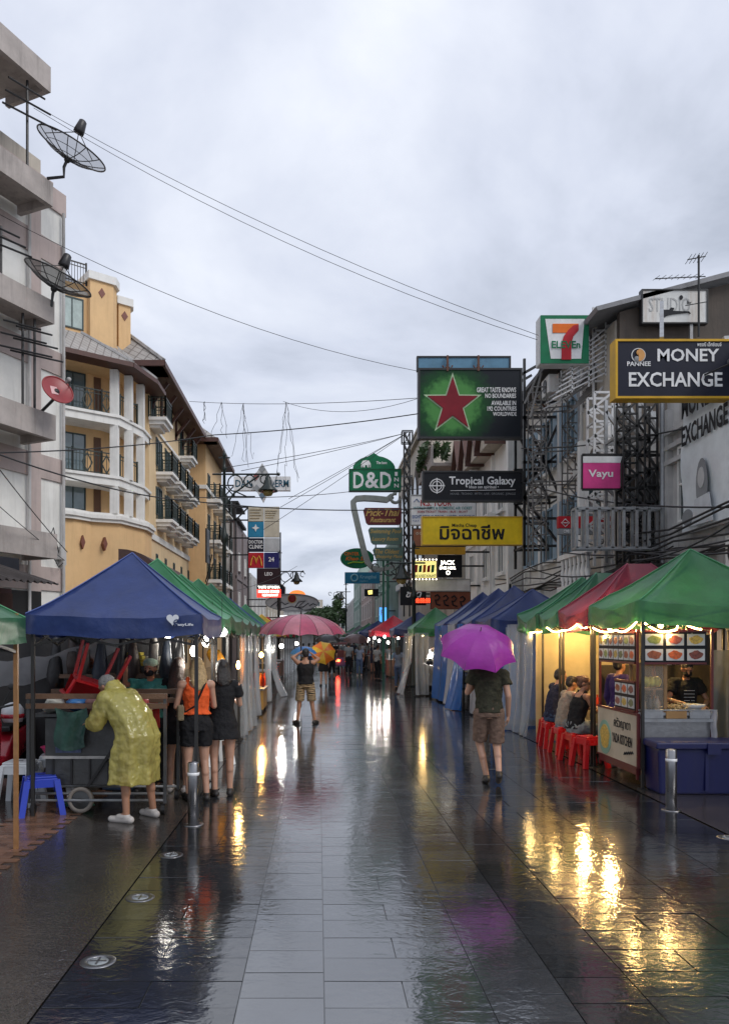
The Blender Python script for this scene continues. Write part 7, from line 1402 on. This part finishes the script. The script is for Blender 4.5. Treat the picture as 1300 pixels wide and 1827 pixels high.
    far('man in grey shirt and black trousers walking away', 622, 41, 0, h=1.72, top=F_GRY, bottom=F_BLK, hem=1.9, shoes=SHOE, pose=dict(knL=(-.1,.1,.5), anL=(-.1,.1,.09), toeL=(-.1,.26,.03)))
    far('woman in pale top and blue jeans under the brown umbrella', 641, 40, -4, h=1.62, top=F_SLATE, bottom=F_JEAN, hem=1.9, shoes=SOLE, fem=True, pose=dict(elL=(-.24,.1,1.15), wrL=(-.1,.18,1.34)), hairlen=.12)
    far('woman in speckled white shirt at the bright red tent stall', 673, 35.5, -50, h=1.64, top=F_PAT, bottom=F_BLK, hem=1.9, shoes=SHOE, fem=True)
    far('woman in slate blue shirt and jeans near the green tent', 711, 29.5, -30, h=1.62, top=F_SLATE, bottom=F_JEAN, hem=1.9, shoes=SHOE, fem=True, hairlen=.2)
    far('person in dark clothes beside the orange umbrella', 592, 37, 0, h=1.68, top=F_BLK, bottom=F_BLK, hem=1.5, shoes=SHOE)
    far('person in white shirt far down the street on the left', 551, 46, 10, h=1.66, top=F_WHT, bottom=F_JEAN, hem=1.9, shoes=SHOE)
    far('small distant figure in navy near the end of the street', 631, 62, 0, h=1.66, top=F_NVY, bottom=F_BLK, hem=1.9, shoes=SHOE)
    far('small distant figure in white near the right-hand tents', 655, 55, 0, h=1.66, top=F_WHT, bottom=F_GRY, hem=1.9, shoes=SHOE)
    R = random.Random(21); cl = [F_BLK,F_GRY,F_WHT,F_NVY,F_RED,F_SLATE,F_BRN]
    for i, (px, d, lab) in enumerate([(598,50,'distant walker in dark clothes right of the orange umbrella'), (612,54,'distant walker in the middle of the street'), (646,49,'distant walker beside the red tent stalls'), (665,44,'shopper with back turned at the far right stalls'), (541,52,'distant walker at the left-hand stalls'), (560,58,'distant walker left of the three-wheeler'), (622,70,'tiny figure far away in the middle of the street'), (590,75,'tiny figure far away left of the middle'), (694,41,'shopper standing under the far red tent')]):
        far(lab, px, d, R.uniform(-60,60), h=R.uniform(1.58,1.76), top=cl[i % 7], bottom=cl[(i*3+1) % 7], hem=1.9 if i % 3 else .9, shoes=SHOE, fem=bool(i % 2))
    # --- customers on the red stools, facing the cart
    SIT = dict(pelvis=(0,-.02,.54), waist=(0,-.01,.69), chest=(0,.05,.88), neck=(0,.08,1.05), head=(0,.13,1.19), shL=(-.175,.07,1.0), shR=(.175,.07,1.0), elL=(-.23,.16,.78), elR=(.23,.16,.78), wrL=(-.12,.38,.80), wrR=(.13,.38,.80), hipL=(-.09,.0,.53), hipR=(.09,.0,.53), knL=(-.13,.40,.50), knR=(.13,.40,.50), anL=(-.13,.36,.085), anR=(.13,.36,.085), toeL=(-.14,.52,.03), toeR=(.14,.52,.03))
    person('seated customer in black tank top with auburn hair tied up', (4.0,12.15,-.0), -78, 1.72, SIT, SK_T, H_RED, F_BLK, F_GRY, SHOE, True, .010, (.75,.8,-.1), hem=1.6, tank=True, bun=True)
    person('seated customer in navy shirt with short dark hair', (4.1,13.7,0), -82, 1.78, SIT, SK_L, H_BLACK, F_NVY, F_JEAN, SHOE, False, .011, (.3,.95,-.25), hem=1.9, sleeve=1.5)
    person('seated customer in beige shirt half hidden between the others', (4.06,12.95,0), -85, 1.66, SIT, SK_T, H_BLACK, fab('beige',(0.30,0.25,0.2)), F_GRY, SHOE, False, .012, (0,.95,-.3), hem=1.9, sleeve=.8)
    def pr(t, J, s, L, v):
        T = Matrix.Translation(J['chest']+Vector((0,.132,-.06))*s) @ Matrix.Rotation(pi,4,'Z')
        for z in (.06,-.03): MB(T).bar((-.07,0,z),(.07,0,z),.006).bar((-.07,0,z-.045),(.07,0,z-.045),.006).build('shirt_print', F_WHT, t)
    person('noodle vendor in black printed shirt and black mask', (X(1224,10.72),10.74,0), 176, 1.60, dict(elR=(.27,.08,1.14), wrR=(.13,.32,1.10), elL=(-.27,.08,1.12), wrL=(-.12,.34,1.06), head=(0,.05,1.575)), SK_T, H_BLACK, F_BLK, F_BLK, SHOE, True, .009, (.1,1,-.3), mask=F_BLK, hem=1.9, sleeve=.6, extra=pr, curl=.6)
    person('person in purple jacket standing behind the side menu', (4.42,11.55,0), -70, 1.62, None, SK_T, H_BLACK, F_PUR, F_GRY, SOLE, True, .014, None, hem=1.3, sleeve=1.8)
    flush()
build_people()
# ================================================================ parked car, three-wheeler, trees, small things
def build_car():
    t = thing('parked_car', 'silver car parked under the green tent on the right', 'car', None, (4.62,26.3,0)); PT = mk('silver_car_paint',(0.45,0.46,0.47),rough=.25,metal=.5,var=.08,scale=2,bump=0,coat=.8); TR = paint('car_trim',(0.02,0.02,0.022),rough=.5)
    # lengthwise profile (y towards the far end, z), nose to the viewer
    side = [(-2.1,.38),(-2.15,.62),(-2.05,.86),(-1.5,.98),(-1.05,1.04),(1.95,1.06),(2.1,.9),(2.12,.45),(1.9,.3),(-1.95,.3)]
    b = MB().prism(side, -.86, .86, 'x').build('body', PT, t, True, bevel=.06)
    cab = [(-1.08,1.04),(-.45,1.56),(-.2,1.62),(1.35,1.62),(1.7,1.5),(1.92,1.06)]
    c = MB(); n = len(cab); c.add([(-.80,y,z) if z < 1.1 else (-.66,y,z) for y, z in cab]+[(.80,y,z) if z < 1.1 else (.66,y,z) for y, z in cab], [tuple(range(n)), tuple(range(2*n-1,n-1,-1))]+[(i,n+i,n+(i+1) % n,(i+1) % n) for i in range(n)]); c.build('cabin', PT, t, bevel=.04)
    MB().add([(-.66,-1.02,1.1),(.66,-1.02,1.1),(.56,-.50,1.53),(-.56,-.50,1.53)], [(0,1,2,3)]).build('windscreen', GLASS, t, fix=False).location = (0,-.035,.03)
    for s in (-1,1):
        for (y0, y1, a, e) in ((-.75,.15,-.35,.12),(.25,1.1,.25,1.05)): MB().add([(s*.80,y0,1.10),(s*.80,y1,1.10),(s*.685,e,1.54),(s*.685,a,1.54)], [(0,1,2,3)]).build('side_window', GLASS, t, fix=False).location = (s*.02,0,0)
        MB().ball((s*1.0,-.72,1.12), (.12,.07,.08), 12, 8).build('mirror', PT if s > 0 else TR, t, True); MB().ball((s*.62,-2.1,.72), (.18,.08,.1), 12, 8).build('headlight', GLASS_L, t, True)
        for y in (-1.35,1.3):
            w = MB(Matrix.Translation((s*.78,y,.33)) @ Matrix.Rotation(pi/2,4,'Y')).lathe([(.2,-.1),(.3,-.11),(.33,-.06),(.33,.06),(.3,.11),(.2,.1)], n=24).build('wheel', MATS['rubber'], t, True); MB(Matrix.Translation((s*.86,y,.33)) @ Matrix.Rotation(pi/2,4,'Y')).lathe([(.03,-.03),(.2,-.02),(.2,.03),(.03,.04)], n=16).build('hub_cap', GREY_S, w, True)
    MB().box(-.55,.55,-2.19,-2.12,.5,.66).build('grille', TR, t); MB().box(-.85,.85,-2.2,-2.05,.34,.46).build('bumper', TR, t, bevel=.03); MB().box(-.22,.22,-2.21,-2.18,.4,.5).build('number_plate', S_WHITE, t)
build_car()
def build_tuk():
    d = 45.0; t = thing('three_wheeler', 'small motor three-wheeler with glowing red tail light', 'vehicle', None, (X(605,d),d,0)); B = paint('tuk_blue',(0.03,0.05,0.12))
    MB().box(-.6,.6,-.9,.6,.35,.85).build('body', B, t, bevel=.05); MB().prism([(-.95,1.72),(.8,1.72),(.95,1.6),(.95,1.55),(-.98,1.6)], -.65, .65, 'x').build('roof', paint('tuk_roof',(0.12,0.02,0.02)), t)
    for x in (-.58,.58):
        for y in (-.88,.75): MB().bar((x,y,.8),(x,y,1.62),.04).build('post', BLACK_S, t)
        MB(Matrix.Translation((x,-.5,.25)) @ Matrix.Rotation(pi/2,4,'Y')).lathe([(.1,-.06),(.25,-.06),(.25,.06),(.1,.06)], n=16).build('wheel', MATS['rubber'], t, True)
    MB().box(-.5,.5,-.2,.1,.85,1.25).build('seat', paint('tuk_seat',(0.2,0.02,0.02)), t); MB(Matrix.Translation((0,1.1,.25)) @ Matrix.Rotation(pi/2,4,'Y')).lathe([(.1,-.05),(.25,-.05),(.25,.05),(.1,.05)], n=16).build('front_wheel', MATS['rubber'], t, True); MB().box(-.3,.3,.6,1.0,.4,.9).build('front_cowl', B, t)
    MB().box(-.22,.02,-.93,-.9,.62,.74).build('tail_light', glow('tail_light',(1,.10,.03),9), t); MB().box(.3,.5,-.93,-.9,.62,.74).build('tail_light', glow('tail_light_dim',(1,.1,.03),2), t)
    l = bpy.data.lights.new('tail_lamp','POINT'); l.energy = 10; l.color = (1,.05,.03); l.shadow_soft_size = .1; o = bpy.data.objects.new('tail_lamp', l); COL.objects.link(o); o.parent = t; o.location = (-.1,-1.05,.68)
build_tuk()
LEAF = mk('leaf_green',(0.045,0.085,0.03),rough=.5,var=.5,scale=3,bump=0,trans=.25)
def foliage(c, r, n, size, seed):
    R = random.Random(seed); m = MB()
    lobes = [(Vector(c)+Vector((R.gauss(0,.5)*r[0],R.gauss(0,.5)*r[1],R.gauss(0,.45)*r[2])), R.uniform(.35,.6)) for _ in range(9)]
    for i in range(n):
        lc, lr = R.choice(lobes); v = Vector((R.gauss(0,1),R.gauss(0,1),R.gauss(0,1))).normalized()*(R.random()**.45); p = lc+Vector((v.x*r[0],v.y*r[1],v.z*r[2]))*lr
        a = Vector((R.gauss(0,1),R.gauss(0,1),R.gauss(0,.6))).normalized(); b = a.cross(Vector((R.gauss(0,1),R.gauss(0,1),R.gauss(0,1)))).normalized(); s = size*R.uniform(.6,1.4)
        m.add([p-a*s, p+b*s*.4, p+a*s, p-b*s*.4], [(0,1,2,3)])
    return m
def tree(label, x, y, h, r, seed, size=.35, n=1600):
    t = thing('tree', label, 'tree', None, (x,y,0)); R = random.Random(seed); m = MB(); m.tube([(0,0,0),(.1,0,h*.3),(0,.1,h*.55),(.1,0,h*.8)], [.22,.17,.12,.05], 8)
    for k in range(6): a = k*1.1; m.tube([(0,0,h*(.4+.05*k)),(r*.4*cos(a),r*.4*sin(a),h*(.55+.05*k)),(r*.75*cos(a),r*.75*sin(a),h*(.68+.04*k))], [.09,.06,.02], 6)
    m.build('trunk', mk('bark',(0.06,0.045,0.035),rough=.9), t); foliage((0,0,h*.74), (r,r,h*.3), n, size, seed).build('crown', LEAF, t, fix=False)
tree('dark leafy tree at the far end of the street', X(583,140), 140, 7.4, 2.2, 3); tree('bushy tree left of the far end of the street', X(560,146), 146, 7.0, 2.6, 4); tree('tree on the right of the far end of the street', X(604,147), 147, 8.2, 2.0, 5)
def build_roof_plants():
    t = thing('roof_plants', 'straggly green plants hanging over the stained roof terrace', 'plants', None, (5.6,39.5,11.0))
    foliage((0,0,-.2), (.5,2.2,1.0), 900, .16, 9).build('foliage', LEAF, t, fix=False); m = MB()
    for k in range(9): m.tube([(0,-2+k*.5,.0),(-.2,-2+k*.5+.1,.5),(-.3,-1.9+k*.5,-.5)], .02, 5)
    m.build('stem_cluster', MATS['bark'], t)
build_roof_plants()
